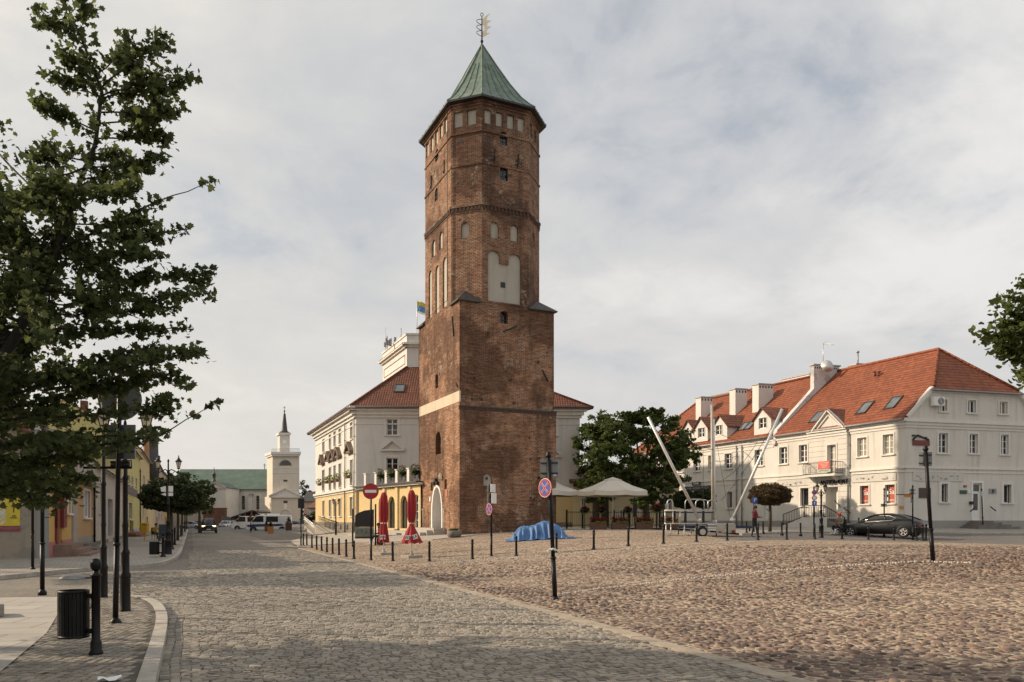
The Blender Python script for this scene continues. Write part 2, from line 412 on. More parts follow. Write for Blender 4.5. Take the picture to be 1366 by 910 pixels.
MT['wood'] = plain('brown_boards', (.13, .065, .04), .75, var=.35, scale=5); MT['paleplank'] = plain('weathered_plank', (.46, .42, .35), .8, var=.2, scale=4)
MT['orangebox'] = plain('orange_box', (.4, .17, .04), .7); MT['darkwood'] = plain('dark_timber', (.05, .034, .025), .8, var=.3)
MT['concrete'] = plain('concrete', (.36, .33, .29), .85, var=.22, scale=2.5, bump=.5, bs=30); MT['granite'] = plain('granite_kerb', (.4, .37, .32), .8, var=.28, scale=3, bump=.5, bs=55)
MT['step'] = plain('stone_step', (.4, .37, .33), .85, var=.2, scale=3, bump=.4); MT['darkstep'] = plain('dark_stone_step', (.17, .155, .14), .85, var=.25, scale=3)
MT['bark'] = plain('tree_bark', (.075, .06, .045), .95, var=.45, scale=9, bump=.9, bs=25)
MT['tyre'] = plain('rubber', (.014, .014, .014), .85); MT['rim'] = plain('alloy_rim', (.55, .54, .52), .4, .3)
MT['carglass'] = glass('car_glass', (.02, .022, .022), .04)
MT['maple'] = leafmat('maple_leaf', (.045, .066, .022), (.17, .2, .07), .5); MT['leaf'] = leafmat('lime_leaf', (.05, .075, .02), (.16, .2, .055), .4)
MT['leafdark'] = leafmat('clipped_leaf', (.022, .032, .013), (.07, .088, .032), .25); MT['leafbrown'] = leafmat('dry_leaf', (.06, .04, .018), (.17, .11, .05), .3)
MT['leaflight'] = leafmat('pale_leaf', (.04, .06, .018), (.13, .17, .055), .3); MT['flowerred'] = leafmat('red_flower', (.1, .01, .012), (.34, .04, .04), .2); MT['flowergreen'] = leafmat('lime_green_leaf', (.1, .14, .02), (.32, .36, .06), .3)
MT['rust'] = leafmat('rust_leaf', (.12, .05, .015), (.3, .14, .04), .3)
def carpaint(name, col):
    t = NT(name); m = t.done(t.ramp(t.noise(t.geo(), 1.5, 3), [(.3, tuple(c*.85 for c in col)), (.7, tuple(min(1, c*1.1) for c in col))]), .28)
    t.b.inputs['Coat Weight'].default_value = .4; t.b.inputs['Coat Roughness'].default_value = .06; return m
MT['car_black'] = carpaint('black_car_paint', (.006, .007, .008)); MT['car_silver'] = carpaint('silver_car_paint', (.42, .43, .44)); MT['car_white'] = carpaint('white_car_paint', (.7, .7, .68))
MT['car_grey'] = carpaint('grey_car_paint', (.08, .09, .11)); MT['car_green'] = carpaint('dark_green_car_paint', (.012, .016, .014)); MT['car_blue'] = carpaint('blue_car_paint', (.12, .19, .27)); MT['car_navy'] = carpaint('navy_stripe_paint', (.02, .035, .12)); MT['car_wine'] = carpaint('wine_van_paint', (.04, .012, .012))
def emit(name, col, k):
    t = NT(name); t.b.inputs['Emission Color'].default_value = (*col, 1); t.b.inputs['Emission Strength'].default_value = k; return t.done(col, .3)
MT['headlamp'] = emit('lit_headlamp', (1.0, .78, .42), 5.0); MT['lampglass'] = leafmat('frosted_lamp_glass', (.72, .68, .6), (.85, .8, .7), .65); MT['redlamp'] = plain('red_lamp_lens', (.3, .018, .014), .25); MT['clearlamp'] = plain('clear_lamp_lens', (.5, .5, .5), .12, .3)
MT['skin'] = plain('skin', (.42, .24, .17), .6, var=.06); MT['cloth_dark'] = plain('dark_cloth', (.022, .022, .025), .9, var=.3, scale=12); MT['cloth_wine'] = plain('wine_red_cloth', (.16, .022, .028), .9, var=.3, scale=12)
MT['cloth_red'] = plain('red_cap_cloth', (.55, .05, .03), .9); MT['cloth_tan'] = plain('tan_cloth', (.28, .2, .14), .9, var=.3, scale=12); MT['shoe'] = plain('white_shoe', (.7, .68, .65), .7); MT['hair'] = plain('brown_hair', (.03, .02, .014), .8)
# ---------------------------------------------------------------- ground
def inside(poly, x, y):
    c = False; n = len(poly); j = n-1
    for i in range(n):
        xi, yi = poly[i]; xj, yj = poly[j]
        if (yi > y) != (yj > y) and x < (xj-xi)*(y-yi)/(yj-yi)+xi: c = not c
        j = i
    return c
def sheet(name, poly, lift, m, step=2.0, label=None):
    bm = bmesh.new(); tr = tessellate_polygon([[Vector((x, y, 0)) for x, y in poly]])
    vs = [bm.verts.new((x, y, 0)) for x, y in poly]
    for t in tr:
        try: bm.faces.new([vs[i] for i in t])
        except ValueError: pass
    xs = [p[0] for p in poly]; ys = [p[1] for p in poly]
    for ax, lo, hi in ((0, min(xs), max(xs)), (1, min(ys), max(ys))):
        k = math.ceil(lo/step)*step
        while k < hi:
            co = [0, 0, 0]; co[ax] = k; no = [0, 0, 0]; no[ax] = 1
            bmesh.ops.bisect_plane(bm, geom=bm.verts[:]+bm.edges[:]+bm.faces[:], plane_co=co, plane_no=no, dist=1e-5)
            k += step
    for v in bm.verts: v.co.z = H(v.co.x, v.co.y)+lift
    bmesh.ops.recalc_face_normals(bm, faces=bm.faces)
    if sum(f.normal.z for f in bm.faces) < 0: bmesh.ops.reverse_faces(bm, faces=bm.faces)
    me = bpy.data.meshes.new(name); bm.to_mesh(me); bm.free(); me.materials.append(m)
    o = bpy.data.objects.new(name, me); COL.objects.link(o); return structure(o, label)
def resample(pts, d=.5):
    pts = [Vector(p[:2]) for p in pts]; out = [pts[0]]
    for a, b in zip(pts, pts[1:]):
        n = max(1, int((b-a).length/d))
        out += [a.lerp(b, i/n) for i in range(1, n+1)]
    return out
def spline(pts, n=6):
    pts = [Vector(p[:2]) for p in pts]; out = []
    for i in range(len(pts)-1):
        p0, p1, p2, p3 = pts[max(i-1, 0)], pts[i], pts[i+1], pts[min(i+2, len(pts)-1)]
        for k in range(n):
            t = k/n; out.append(.5*((2*p1)+(p2-p0)*t+(2*p0-5*p1+4*p2-p3)*t*t+(3*p1-p0-3*p2+p3)*t**3))
    return out+[pts[-1]]
def kerb(name, line, w, top, bottom, m, side=1, seg=1.0):
    """row of kerb stones swept along a line; side=+1 widens to the left of the walking direction"""
    mb = M(); line = [Vector(p[:2]) for p in line]
    for i in range(len(line)-1):
        a, b = line[i], line[i].lerp(line[i+1], .985)
        na = (line[min(i+1, len(line)-1)]-line[max(i-1, 0)]).normalized(); nb = (line[min(i+2, len(line)-1)]-line[i]).normalized()
        na = Vector((-na.y, na.x))*side*w; nb = Vector((-nb.y, nb.x))*side*w
        j = random.uniform(-.004, .004)
        q = [a, b, b+nb, a+na]
        lo = [Vector((p.x, p.y, H(p.x, p.y)+bottom)) for p in q]; hi = [Vector((p.x, p.y, H(p.x, p.y)+top+j)) for p in q]
        mb.add(lo+hi, [(4, 5, 6, 7), (0, 1, 5, 4), (1, 2, 6, 5), (2, 3, 7, 6), (3, 0, 4, 7)])
    o = mb.obj(name, m, uv=False); return structure(o)
SD = Vector((.0427, .9991)); SN = Vector((.9991, -.0427))
def XR(y): return 6.35+.0427*(y-12.9)-.22*smooth(12, 5, y)
def XL(y): return .3+.0427*(y-15.2)
SAND = (.49, .385, .275)
COBS = [(0, (.07, .055, .05)), (.2, (.165, .115, .09)), (.42, (.27, .185, .14)), (.6, (.14, .115, .105)), (.78, (.33, .235, .175)), (.9, (.19, .142, .125)), (1, (.41, .31, .235))]
MT['cobble_far'] = cobblesheet('cobbles_in_sand', SAND, COBS, 6.0)
MT['cobble_stone'] = stonemat('field_stones', COBS)
t_ = NT('bedding_sand'); p_ = t_.geo()
MT['sand'] = t_.done(t_.mix(.6, t_.ramp(t_.noise(p_, .5, 6, .7), [(.3, tuple(c*.7 for c in SAND)), (.7, SAND)]), t_.ramp(t_.noise(p_, 60, 5, .8), [(.3, (.5,)*3), (.7, (1.1,)*3)]), 'MULTIPLY'), .95, t_.bump(t_.noise(p_, 40, 6, .75), .8, .03), spec=.15)
MT['sett_far'] = settsheet('street_setts', (.38, .335, .275), (.28, .25, .21), (.09, .08, .065), ang=-.0427)
MT['sett_stone'] = stonemat('sett_stones', [(0, (.2, .175, .145)), (.3, (.33, .29, .235)), (.6, (.39, .34, .275)), (.85, (.27, .25, .215)), (1, (.46, .405, .33))], .72)
MT['gap'] = plain('dark_joint_grit', (.1, .088, .07), .95, var=.35, scale=12, bump=.6)
MT['path'] = slabs('footway_slabs', (.36, .33, .28), .35, .35, -.0427); MT['flag'] = slabs('granite_flags', (.47, .44, .39), 1.0, .62, .28)
MT['light_path'] = slabs('pale_paving', (.46, .415, .35), .5, .35, .1)
MT['road2'] = settsheet('side_road_setts', (.25, .225, .2), (.19, .175, .155), (.09, .08, .07), .14, .12)
MT['earth'] = settsheet('town_ground_setts', (.27, .24, .205), (.2, .18, .155), (.09, .08, .065), .16, .12)
# base ground to the horizon
def axis(): return sorted(set([-3000, -1500, -700, -350, -180, -120]+list(range(-90, 121, 3))+[150, 200, 280, 420, 800, 1500, 3000]))
ax = axis(); mb = M(); n = len(ax)
mb.v = [(x, y, H(x, y)-.012) for y in ax for x in ax]
mb.f = [(j*n+i, j*n+i+1, (j+1)*n+i+1, (j+1)*n+i) for j in range(n-1) for i in range(n-1)]
mb.m = [0]*len(mb.f); mb.sm = [True]*len(mb.f)
structure(mb.obj('ground', MT['earth'], uv=False, fixn=False))
# far footway on the left with its rounded corner
far_k = spline([G(*q, .12) for q in [(-420, 800), (-150, 780), (0, 768), (115, 757.5), (200, 752.5), (229, 746), (241, 737), (246, 724), (250.2, 710)]], 5)
last = far_k[-1]; far_k.append(last+SD*45)
fp = [tuple(p) for p in far_k]+[(far_k[-1].x-7, far_k[-1].y), (-9, 40), (-40, 38), (-40, far_k[0].y)]
sheet('far_pavement', fp, .12, MT['path'], 2.5)
kerb('far_kerb', resample(far_k, .9), .16, .127, -.02, MT['granite'], 1)
# near corner footway
near_k = [G(*q, .12) for q in [(-700, 803), (-300, 800), (0, 796.5), (120, 794.5), (174, 794), (198, 797), (213, 803.5), (221.4, 814.7), (223.4, 829.7), (218.6, 859.5), (209, 900.6), (199, 945)]]
nk = spline(near_k, 6); e = nk[-1]; nk.append(e-SD*12)
npoly = [tuple(p) for p in nk]+[(-14, e.y-12), (-14, nk[0].y)]
sheet('near_pavement', npoly, .112, MT['gap'], 1.0)
kerb('near_kerb', resample(nk[19:], .6), .165, .13, -.02, MT['granite'], -1)
flagp = [G(*q, .12) for q in [(-60, 797.5), (0, 797.5), (83, 796.5), (80, 815), (62, 845), (0, 897), (-90, 975)]]
flagp = [(p.x, p.y) for p in flagp]+[(-9, .5), (-13, 6), (-13, 14)]
sheet('flagstone_paving', flagp, .126, MT['flag'], 1.0)
# street, side street, square
sp = [(XL(y)-.0, y) for y in (-6, 18)]+[(-40, 16), (-40, 30)]+[(XL(29)-.2, 29), (XL(70), 70), (XL(120), 120)]+[(XR(120), 120), (XR(-6), -6)]
st = sheet('street', [(XL(-6)-1.2, -6), (XL(17)-1.4, 17), (-45, 17), (-45, 27.5), (-2, 29), (XL(34)+.6, 36), (XL(120)+.6, 120), (XR(120), 120), (XR(-6), -6)], .004, MT['sett_far'])
plz_back = [(398, 729), (469, 724.3), (577, 721), (638, 714), (700, 710), (765, 709), (905, 708.5), (990, 716)]
pb = [G(*q) for q in plz_back]
road_near = [G(*q) for q in [(990, 721.5), (1050, 720.2), (1150, 721.8), (1250, 723.5), (1366, 727), (1700, 738)]]
plaza = [(XR(y)+.2, y) for y in (-6, 5, 7, 9, 11, 13, 48)]+[(p.x, p.y) for p in pb[:-1]]+[(p.x, p.y) for p in road_near]+[(45, -6)]
sheet('square', plaza, .008, MT['cobble_far'], 2.0)
MT['edgestrip'] = plain('sandy_edge_stone', (.34, .285, .22), .9, var=.35, scale=2.5, bump=.5, bs=40)
kerb('square_edge_strip', resample([(XR(-6), -6)]+[(XR(y), y) for y in range(-4, 15)]+[(XR(52), 52)], 1.0), .24, .016, -.02, MT['edgestrip'], -1)
lp = [(p.x, p.y) for p in pb[:7]]+[(36, 62), (30, 70), (12.5, 70), (9.6, 60)]
sheet('pale_paving', lp, .016, MT['light_path'], 2.0)
kerb('square_kerb', resample([p for p in pb[:7]], 1.0), .2, .05, -.02, MT['granite'], 1)
road_far = [G(*q) for q in [(990, 714), (1050, 711.2), (1150, 711.2), (1208, 710.6), (1290, 712.6), (1366, 713.4), (1700, 719)]]
rp = [(p.x, p.y) for p in road_near]+[(p.x, p.y) for p in reversed(road_far)]
sheet('side_road', rp, .012, MT['road2'], 2.0)
bp = [(p.x, p.y) for p in road_far]+[(75, 44), (60, 90), (36, 90), (36, 62)]
sheet('house_pavement', bp, .09, MT['path'], 2.0)
kerb('house_kerb', resample(road_far, 1.0), .18, .1, -.02, MT['granite'], 1)
# ---- single stones where the camera can tell them apart
def view(x, y, z=0):
    f = x*ST+y*CT
    if f < 1: return None
    r = x*CT-y*ST; return CX+F*r/f, HY-(z-EYE)/f*F, f
def fbm(x, y):
    return (math.sin(x*1.3+1.7*math.sin(y*.9))+math.sin(y*1.7+1.3*math.sin(x*.7+2)))*.25+.5+.2*math.sin(x*3.1+y*2.3)*math.sin(y*2.9-x*1.1)
def cobbles(name, test, sp, dmax, m):
    mb = M(); V = mb.v; Fc = mb.f
    y = -4.0; row = 0
    while y < 38:
        x = 2.0+(row % 2)*sp*.5
        while x < 34:
            px_ = x+random.uniform(-.3, .3)*sp; py_ = y+random.uniform(-.3, .3)*sp; x += sp
            v = view(px_, py_)
            if v is None or v[2] > dmax+random.uniform(-8, 1) or not(-40 < v[0] < 1410) or v[1] > 950 or not test(px_, py_): continue
            w = fbm(px_*.5, py_*.5)
            if random.random() > .93-.3*smooth(.5, .85, w): continue
            R = sp*random.choice((random.uniform(.24, .4), random.uniform(.32, .5), random.uniform(.38, .62))); a0 = random.random()*6.28; el = random.uniform(.55, 1.0); rot = random.random()*3.14
            h = random.uniform(.006, .03)*(1-.6*smooth(.45, .85, w)); z0 = H(px_, py_); b = len(V); k = 7
            tx, ty = random.uniform(-.14, .14), random.uniform(-.14, .14)
            ca, sa = math.cos(rot), math.sin(rot); rr = [random.uniform(.82, 1.15) for _ in range(k)]
            for q, (fr, zz) in enumerate(((1.05, -.01), (.9, h*.6), (.6, h*.95))):
                for j in range(k):
                    an = a0+6.283*j/k; ex = R*fr*rr[j]*math.cos(an); ey = R*fr*rr[j]*el*math.sin(an)
                    X = ex*ca-ey*sa; Y = ex*sa+ey*ca
                    V.append((px_+X, py_+Y, z0+.008+zz+(tx*X+ty*Y if q else 0)))
            V.append((px_, py_, z0+.008+h))
            for q in range(2):
                for j in range(k):
                    j2 = (j+1) % k; Fc.append((b+q*k+j, b+q*k+j2, b+(q+1)*k+j2, b+(q+1)*k+j))
            for j in range(k): Fc.append((b+2*k+j, b+2*k+(j+1) % k, b+3*k))
        y += sp*.87; row += 1
    mb.m = [0]*len(Fc); mb.sm = [True]*len(Fc)
    return structure(mb.obj(name, m, uv=False, fixn=False))
def setts(name, frame, u0, u1, v0, v1, test, dmax, m, rowh=.105, ln=(.09, .15), lift=.004, hh=.012, tilt=.1):
    """frame(u,v)->x,y ; rows along u"""
    mb = M(); V = mb.v; Fc = mb.f; v = v0
    while v < v1:
        u = u0+random.uniform(-.1, 0); rh = rowh*random.uniform(.9, 1.1)
        while u < u1:
            L = random.uniform(*ln)*(1 if random.random() > .15 else 1.35); cu = u+L/2; u += L
            x, y = frame(cu, v+rh/2); w = view(x, y)
            if w is None or w[2] > dmax*random.uniform(.8, 1) or not(-60 < w[0] < 1420) or w[1] > 960 or not test(x, y): continue
            wv = .02*math.sin(cu*2.1+v)*math.sin(v*3.3)
            z0 = H(x, y)+lift; h = hh*random.uniform(.5, 1.2); tx, ty = random.uniform(-tilt, tilt), random.uniform(-tilt, tilt)
            b = len(V); hx, hy = L/2-.004, rh/2-.004
            for q, (fr, zz) in enumerate(((1.0, -.012), (.84, h))):
                for sx, sy in ((-1, -1), (1, -1), (1, 1), (-1, 1)):
                    du = sx*hx*fr+random.uniform(-.006, .006); dv = sy*hy*fr+random.uniform(-.006, .006)
                    X, Y = frame(cu+du, v+rh/2+dv+wv); V.append((X, Y, z0+zz+(tx*du+ty*dv if q else 0)))
            X, Y = frame(cu, v+rh/2+wv); V.append((X, Y, z0+h*1.25))
            for j in range(4):
                j2 = (j+1) % 4; Fc.append((b+j, b+j2, b+4+j2, b+4+j)); Fc.append((b+4+j, b+4+j2, b+8))
        v += rh
    mb.m = [0]*len(Fc); mb.sm = [False]*len(Fc)
    return structure(mb.obj(name, m, uv=False, fixn=False))
cobbles('square_cobbles', lambda x, y: x > XR(y)+.42 and inside(plaza, x, y), .142, 28, MT['cobble_stone'])
nkp = [tuple(p) for p in nk]
setts('street_setts', lambda u, v: (SD.x*v+SN.x*u, SD.y*v+SN.y*u), -6, 9, -1, 46, lambda x, y: x < XR(y)-.02 and ((x > XL(y)+.3) or (x > XL(y)-1.6 and y > 14 and y < 27)) and not inside(npoly, x, y) and not inside(fp, x, y), 44, MT['sett_stone'])
setts('gutter_setts', lambda u, v: (SD.x*u+SN.x*v, SD.y*u+SN.y*v), 2, 27, -.62, .02, lambda x, y: not inside(npoly, x, y) and x > -3, 20, MT['sett_stone'], .105, (.12, .2), .006, .008, .06)
setts('pavement_setts', lambda u, v: (u*.35+v*.937, u*.937-v*.35), -2, 16, -9, 6, lambda x, y: inside(npoly, x, y) and not inside(flagp, x, y) and min((Vector((x, y))-p).length for p in nk) > .27, 18, MT['sett_stone'], .105, (.11, .15), .112, .009, .05)
# rows of white stones marking parking bays
def whiteline(name, pts, size, skip):
    mb = M(); li = resample([G(*q) for q in pts], size*1.35)
    for p in li:
        if random.random() < skip: continue
        s = size*random.uniform(.7, 1.15)
        mb.lathe([(s*.62, -.02), (s*.58, .03), (s*.35, .04)], (p.x+random.uniform(-.02, .02), p.y+random.uniform(-.02, .02), H(p.x, p.y)+.008), 6)
    return structure(mb.obj(name, MT['marking'], uv=False))
MT['marking'] = plain('white_marking_stone', (.5, .45, .38), .8, var=.25, scale=9)
whiteline('parking_marking', [(566, 753), (640, 748), (792, 737), (890, 729), (960, 725.5), (1010, 723.5)], .07, .08)
whiteline('bay_marking', [(745, 794.5), (800, 786.5), (920, 773), (1040, 762), (1160, 754), (1232, 750.5), (1295, 752.5)], .05, .05)
# ---------------------------------------------------------------- brick tower
def arch(s0, s1, z0, z1, n=8, kind='round'):
    """opening loop with an arched head whose crown is at z1"""
    s0, s1 = min(s0, s1), max(s0, s1); c = (s0+s1)/2; r = (s1-s0)/2
    if kind == 'flat': return [(s0, z0), (s1, z0), (s1, z1), (s0, z1)]
    if kind == 'round': pts = [(c+r*math.cos(math.pi*i/n), z1-r+r*math.sin(math.pi*i/n)) for i in range(n+1)]
    elif kind == 'seg': h = r*.35; pts = [(c+r*math.cos(math.pi*i/n), z1-h+h*math.sin(math.pi*i/n)) for i in range(n+1)]
    else:  # pointed
        h = r*1.9; pts = [(s1-r*(i/n), z1-h+h*math.sin(math.pi/2*(i/n))**.9) for i in range(n+1)]+[(s0+r*(1-i/n), z1-h+h*math.cos(math.pi/2*(i/n))**.9) for i in range(1, n+1)]
        pts = [(s1-r*(1-math.cos(math.pi/2*i/n)), z1-h+h*math.sin(math.pi/2*i/n)) for i in range(n+1)]
        pts += [(2*c-a, b) for a, b in reversed(pts[:-1])]
    return [(s0, z0), (s1, z0)]+pts
def panel(w, loop, o, name, m, parent, thick=.03):
    mb = M(); mb.prism([w.pt(s, z, o) for s, z in loop], tuple(-c*thick for c in (w.n.x, w.n.y, 0))); return mb.obj(name, m, parent)
TC = G(613, 714); TD = 51.0
tx, ty = cam2w((613-CX)/F*TD, TD); TC = Vector((tx, ty)); TZ = EYE-20/F*TD
TW, TL = 7.13, 8.42
tower = thing('brick_tower', 'tall octagonal red brick town tower with a pointed green copper roof', 'tower', (tx+TW/2, ty+TL/2, TZ))
XA, YA = Vector((1, 0)), Vector((0, 1))
def tp(a, b): return (TC.x+a, TC.y+b)
front = Wall(tp(0, 0), tp(TW, 0)); left = Wall(tp(0, 0), tp(0, TL))
def zc(py): return EYE+(HY-py)/F*TD
ZB, ZSQ, ZOC = zc(541.5), zc(398), 30.15
# lower walls: right (shaded) face slightly thicker below the string course
mb = M(); zlo = TZ-.8
nich = arch(front.s(645), front.s(656), front.z(650, 648), front.z(650, 632))
mb.wallface(front, [(0, zlo), (TW+.18, zlo), (TW+.18, ZB), (0, ZB)], [nich], .14)
mb.wallface(Wall(tp(TW+.18, 0), tp(TW+.18, TL)), [(0, zlo), (TL, zlo), (TL, ZB), (0, ZB)], [])
sqw = arch(front.s(667.5), front.s(678), front.z(672, 431), front.z(672, 414.5))
mb.wallface(front, [(0, ZB), (TW, ZB), (TW, ZSQ), (0, ZSQ)], [sqw], .35, o=-.05)
mb.wallface(Wall(tp(TW, 0), tp(TW, TL)), [(0, ZB), (TL, ZB), (TL, ZSQ), (0, ZSQ)], [])
door = arch(left.s(575.8), left.s(590.8), TZ+.45, left.z(583, 646), kind='pointed')
dlo = [(s, z) for s, z in door]
lw = arch(*left.rect(581, 588, 576, 606), kind='round'); lw2 = arch(*left.rect(580.6, 584.6, 499, 518), kind='round')
slit1 = arch(*left.rect(574.3, 577.3, 643.5, 655), kind='round'); slit2 = arch(*left.rect(592.8, 596, 639.5, 652.5), kind='flat')
z1, z2 = zc(535.5), zc(521)
mb.wallface(left, [(0, zlo), (TL, zlo), (TL, z1), (0, z1)], [door, lw, slit1, slit2], .5)
mb.wallface(left, [(0, z2), (TL, z2), (TL, ZSQ), (0, ZSQ)], [lw2], .35)
back = Wall(tp(0, TL), tp(TW, TL)); back.n = Vector((0, 1))
mb.wallface(back, [(0, zlo), (TW, zlo), (TW, ZSQ), (0, ZSQ)], [])
mb.poly([(*tp(-.02, -.02), ZSQ-.03), (*tp(TW, 0), ZSQ-.03), (*tp(TW, TL), ZSQ-.03), (*tp(0, TL), ZSQ-.03)])
mb.obj('lower_walls', MT['brick'], tower)
mb = M(); mb.wbox(left, 0, TL, z1, z2, -.1, .015); mb.obj('plaster_band', MT['band'], tower)
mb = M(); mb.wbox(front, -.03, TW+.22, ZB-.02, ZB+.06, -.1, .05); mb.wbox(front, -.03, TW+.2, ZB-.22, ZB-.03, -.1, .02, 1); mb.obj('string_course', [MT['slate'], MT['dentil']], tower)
panel(front, nich, -.13, 'blind_niche', MT['niche'], tower)
def dark_window(w, loop, o, parent, bars=2):
    g = panel(w, loop, o, 'window', MT['pane'], parent)
    s0 = min(p[0] for p in loop); s1 = max(p[0] for p in loop); a = min(p[1] for p in loop); b = max(p[1] for p in loop)
    m2 = M()
    for i in range(1, bars): m2.wbox(w, s0+(s1-s0)*i/bars-.02, s0+(s1-s0)*i/bars+.02, a, b, o-.01, o+.03)
    for i in (1, 2): m2.wbox(w, s0, s1, a+(b-a)*i/3-.015, a+(b-a)*i/3+.015, o-.01, o+.028)
    m2.obj('grille', MT['iron2'], g); return g
dark_window(front, sqw, -.38, tower); dark_window(left, lw, -.42, tower); dark_window(left, lw2, -.3, tower); dark_window(left, slit1, -.4, tower, 1); dark_window(left, slit2, -.4, tower, 1)
# white pointed door surround, reveal and door
mb = M(); inn = arch(left.s(577.2), left.s(589.6), TZ+.45, left.z(583, 650), kind='pointed'); out_ = door
n_ = len(out_)
mb.add([left.pt(s, z, .05) for s, z in out_]+[left.pt(s, z, .05) for s, z in inn]+[left.pt(s, z, -.02) for s, z in out_]+[left.pt(s, z, -1.1) for s, z in inn],
       [(i, (i+1) % n_, n_+(i+1) % n_, n_+i) for i in range(1, n_)]+[(i, (i+1) % n_, 2*n_+(i+1) % n_, 2*n_+i) for i in range(1, n_)]+[(n_+i, n_+(i+1) % n_, 3*n_+(i+1) % n_, 3*n_+i) for i in range(1, n_)])
mb.obj('door_surround', MT['frame'], tower)
dr = panel(left, inn, -1.02, 'door', MT['wood'], tower, .08)
mb = M(); mb.lathe([(.02, 0), (.05, .02), (.05, .09), (.02, .1)], tuple(left.pt((inn[0][0]+inn[1][0])/2+.3, TZ+1.4, -.99)), 8); mb.obj('handle', MT['alu'], dr)
# steps before the door, two posts with lamps, fittings
mb = M()
sd0, sd1 = sorted((left.s(562), left.s(593)))
for i in range(3): mb.wbox(left, sd0-.3*(2-i)*.8+.2, sd1+.25*(2-i), TZ-.6, TZ+.45-.15*i, -.02 if i else -1.1, .9+.42*i)
mb.obj('door_steps', MT['step'], tower)
for px in (570.3, 598.5):
    mb = M(); s = left.s(px); mb.tube([left.pt(s, TZ+.3, .35), left.pt(s, left.z(px, 680), .35)], .035, 6, 0); zt = left.z(px, 680)
    mb.tube([left.pt(s, zt, .35), left.pt(s+.2, zt+.05, .35), left.pt(s+.28, zt-.05, .35)], .03, 6, 0); mb.obj('handrail', MT['paleplank'], tower)
mb = M(); s = left.s(590); mb.lathe([(.02, 0), (.1, .05), (.13, .28), (.05, .4), (.02, .48)], tuple(left.pt(s, left.z(590, 640), .16)), 8); mb.tube([left.pt(s, left.z(590, 638), 0), left.pt(s, left.z(590, 634), .16)], .02, 6)
mb.obj('wall_lamp', MT['lampglass'], tower)
for dx in (-.32, 0, .32): mb = M(); mb.box(left.pt(left.s(583)+dx, left.z(583, 645.5)+.25-abs(dx)*.7, .1), (.2, .2, .26)); mb.obj('spotlight', MT['iron2'], tower)
mb = M(); mb.box(left.pt(left.s(595.6), left.z(595.6, 658), .02), (.03, .42, .5)); mb.obj('notice_plate', plain('faded_red_plate', (.4, .16, .12), .6), tower)
mb = M(); mb.box(left.pt(left.s(574.3), left.z(574, 666), .03), (.05, .22, .34)); mb.obj('notice_box', MT['white_paint'], tower)
# octagon
OW, OL = 6.8, 8.42
oc = [(1.6, 0), (5.155, 0), (6.8, 1.64), (6.8, 6.9), (5.2, 8.42), (1.6, 8.42), (0, 7.1), (0, 1.6)]
O_ = [Vector(tp(a+.03, b+.03)) for a, b in oc]
ow = [Wall(O_[i], O_[(i+1) % 8]) for i in range(8)]
ctr = Vector(tp(3.4, 4.2))
for w in ow:
    if w.n.dot((w.p0+w.t*w.L*.5)-ctr) < 0: w.n = -w.n
fX, rC, lC, lY = ow[0], ow[1], ow[7], ow[6]
Z1, Z2, Z3 = 22.85, 25.8, 27.9
def grow(loop, k): return loop
hx = [arch(*fX.rect(655, 665.3, 296, 317.8)), arch(*fX.rect(681, 691, 300, 322))]
# twin-arched big niche
s0, s1, sa, sb = fX.s(651), fX.s(695), fX.s(667), fX.s(678.5); zb = fX.z(673, 404); t1 = fX.z(659, 334); t2 = fX.z(687, 339); zn = fX.z(672, 352)
def half(a, b, zt): c, r = (a+b)/2, (b-a)/2; return [(c+r*math.cos(math.pi*i/8), zt-r*.9+r*.9*math.sin(math.pi*i/8)) for i in range(9)]
big = [(s0, zb), (s1, zb)]+half(sb, s1, t2)+[(sb, zn), (sa, zn)]+half(s0, sa, t1)
wx = [arch(*fX.rect(666.8, 677, 176, 194)), arch(*fX.rect(667, 677.5, 221, 241))]
pan = []
for a, b, c, d in ((646.5, 655.5, 146.5, 165), (661.5, 670.5, 150, 168.5), (676.5, 685.5, 153.5, 172), (690.5, 699.8, 157, 175.5)): pan.append(arch(*fX.rect(a, b, c, d), kind='flat'))
mb = M(); mb.wallface(fX, [(0, ZSQ-.3), (fX.L, ZSQ-.3), (fX.L, ZOC), (0, ZOC)], hx+[big]+wx+pan, .16)
hc = [arch(*lC.rect(614.8, 625.6, 296, 317.5))]; pc = [arch(*lC.rect(605.3, 617, 149.5, 169.8), kind='flat'), arch(*lC.rect(623, 634.8, 146, 166.5), kind='flat')]
mb.wallface(lC, [(0, ZSQ-.3), (lC.L, ZSQ-.3), (lC.L, ZOC), (0, ZOC)], hc+pc, .16)
hy = [arch(*lY.rect(576.5, 580.5, 320, 342)), arch(*lY.rect(586, 590.3, 309, 332)), arch(*lY.rect(571.8, 576, 361, 424)), arch(*lY.rect(580.8, 585.8, 354, 418)), arch(*lY.rect(590.6, 596, 343, 410))]
wy = [arch(*lY.rect(580.5, 584.8, 199, 215)), arch(*lY.rect(580, 584, 251, 268))]
py_ = [arch(*lY.rect(*r), kind='flat') for r in ((568.3, 572, 191, 209.5), (574.3, 578.2, 183, 202), (580.4, 584.3, 174.5, 193), (586.5, 590.5, 165.5, 184), (592.6, 597, 157.5, 177))]
mb.wallface(lY, [(0, ZSQ-.3), (lY.L, ZSQ-.3), (lY.L, ZOC), (0, ZOC)], hy+wy+py_, .11)
hr = [arch(*rC.rect(710.3, 713.2, 311, 329))]; pr = [arch(*rC.rect(706.8, 710, 165, 183), kind='flat'), arch(*rC.rect(712.7, 715.4, 174, 191), kind='flat')]
mb.wallface(rC, [(0, ZSQ-.3), (rC.L, ZSQ-.3), (rC.L, ZOC), (0, ZOC)], hr+pr, .16)
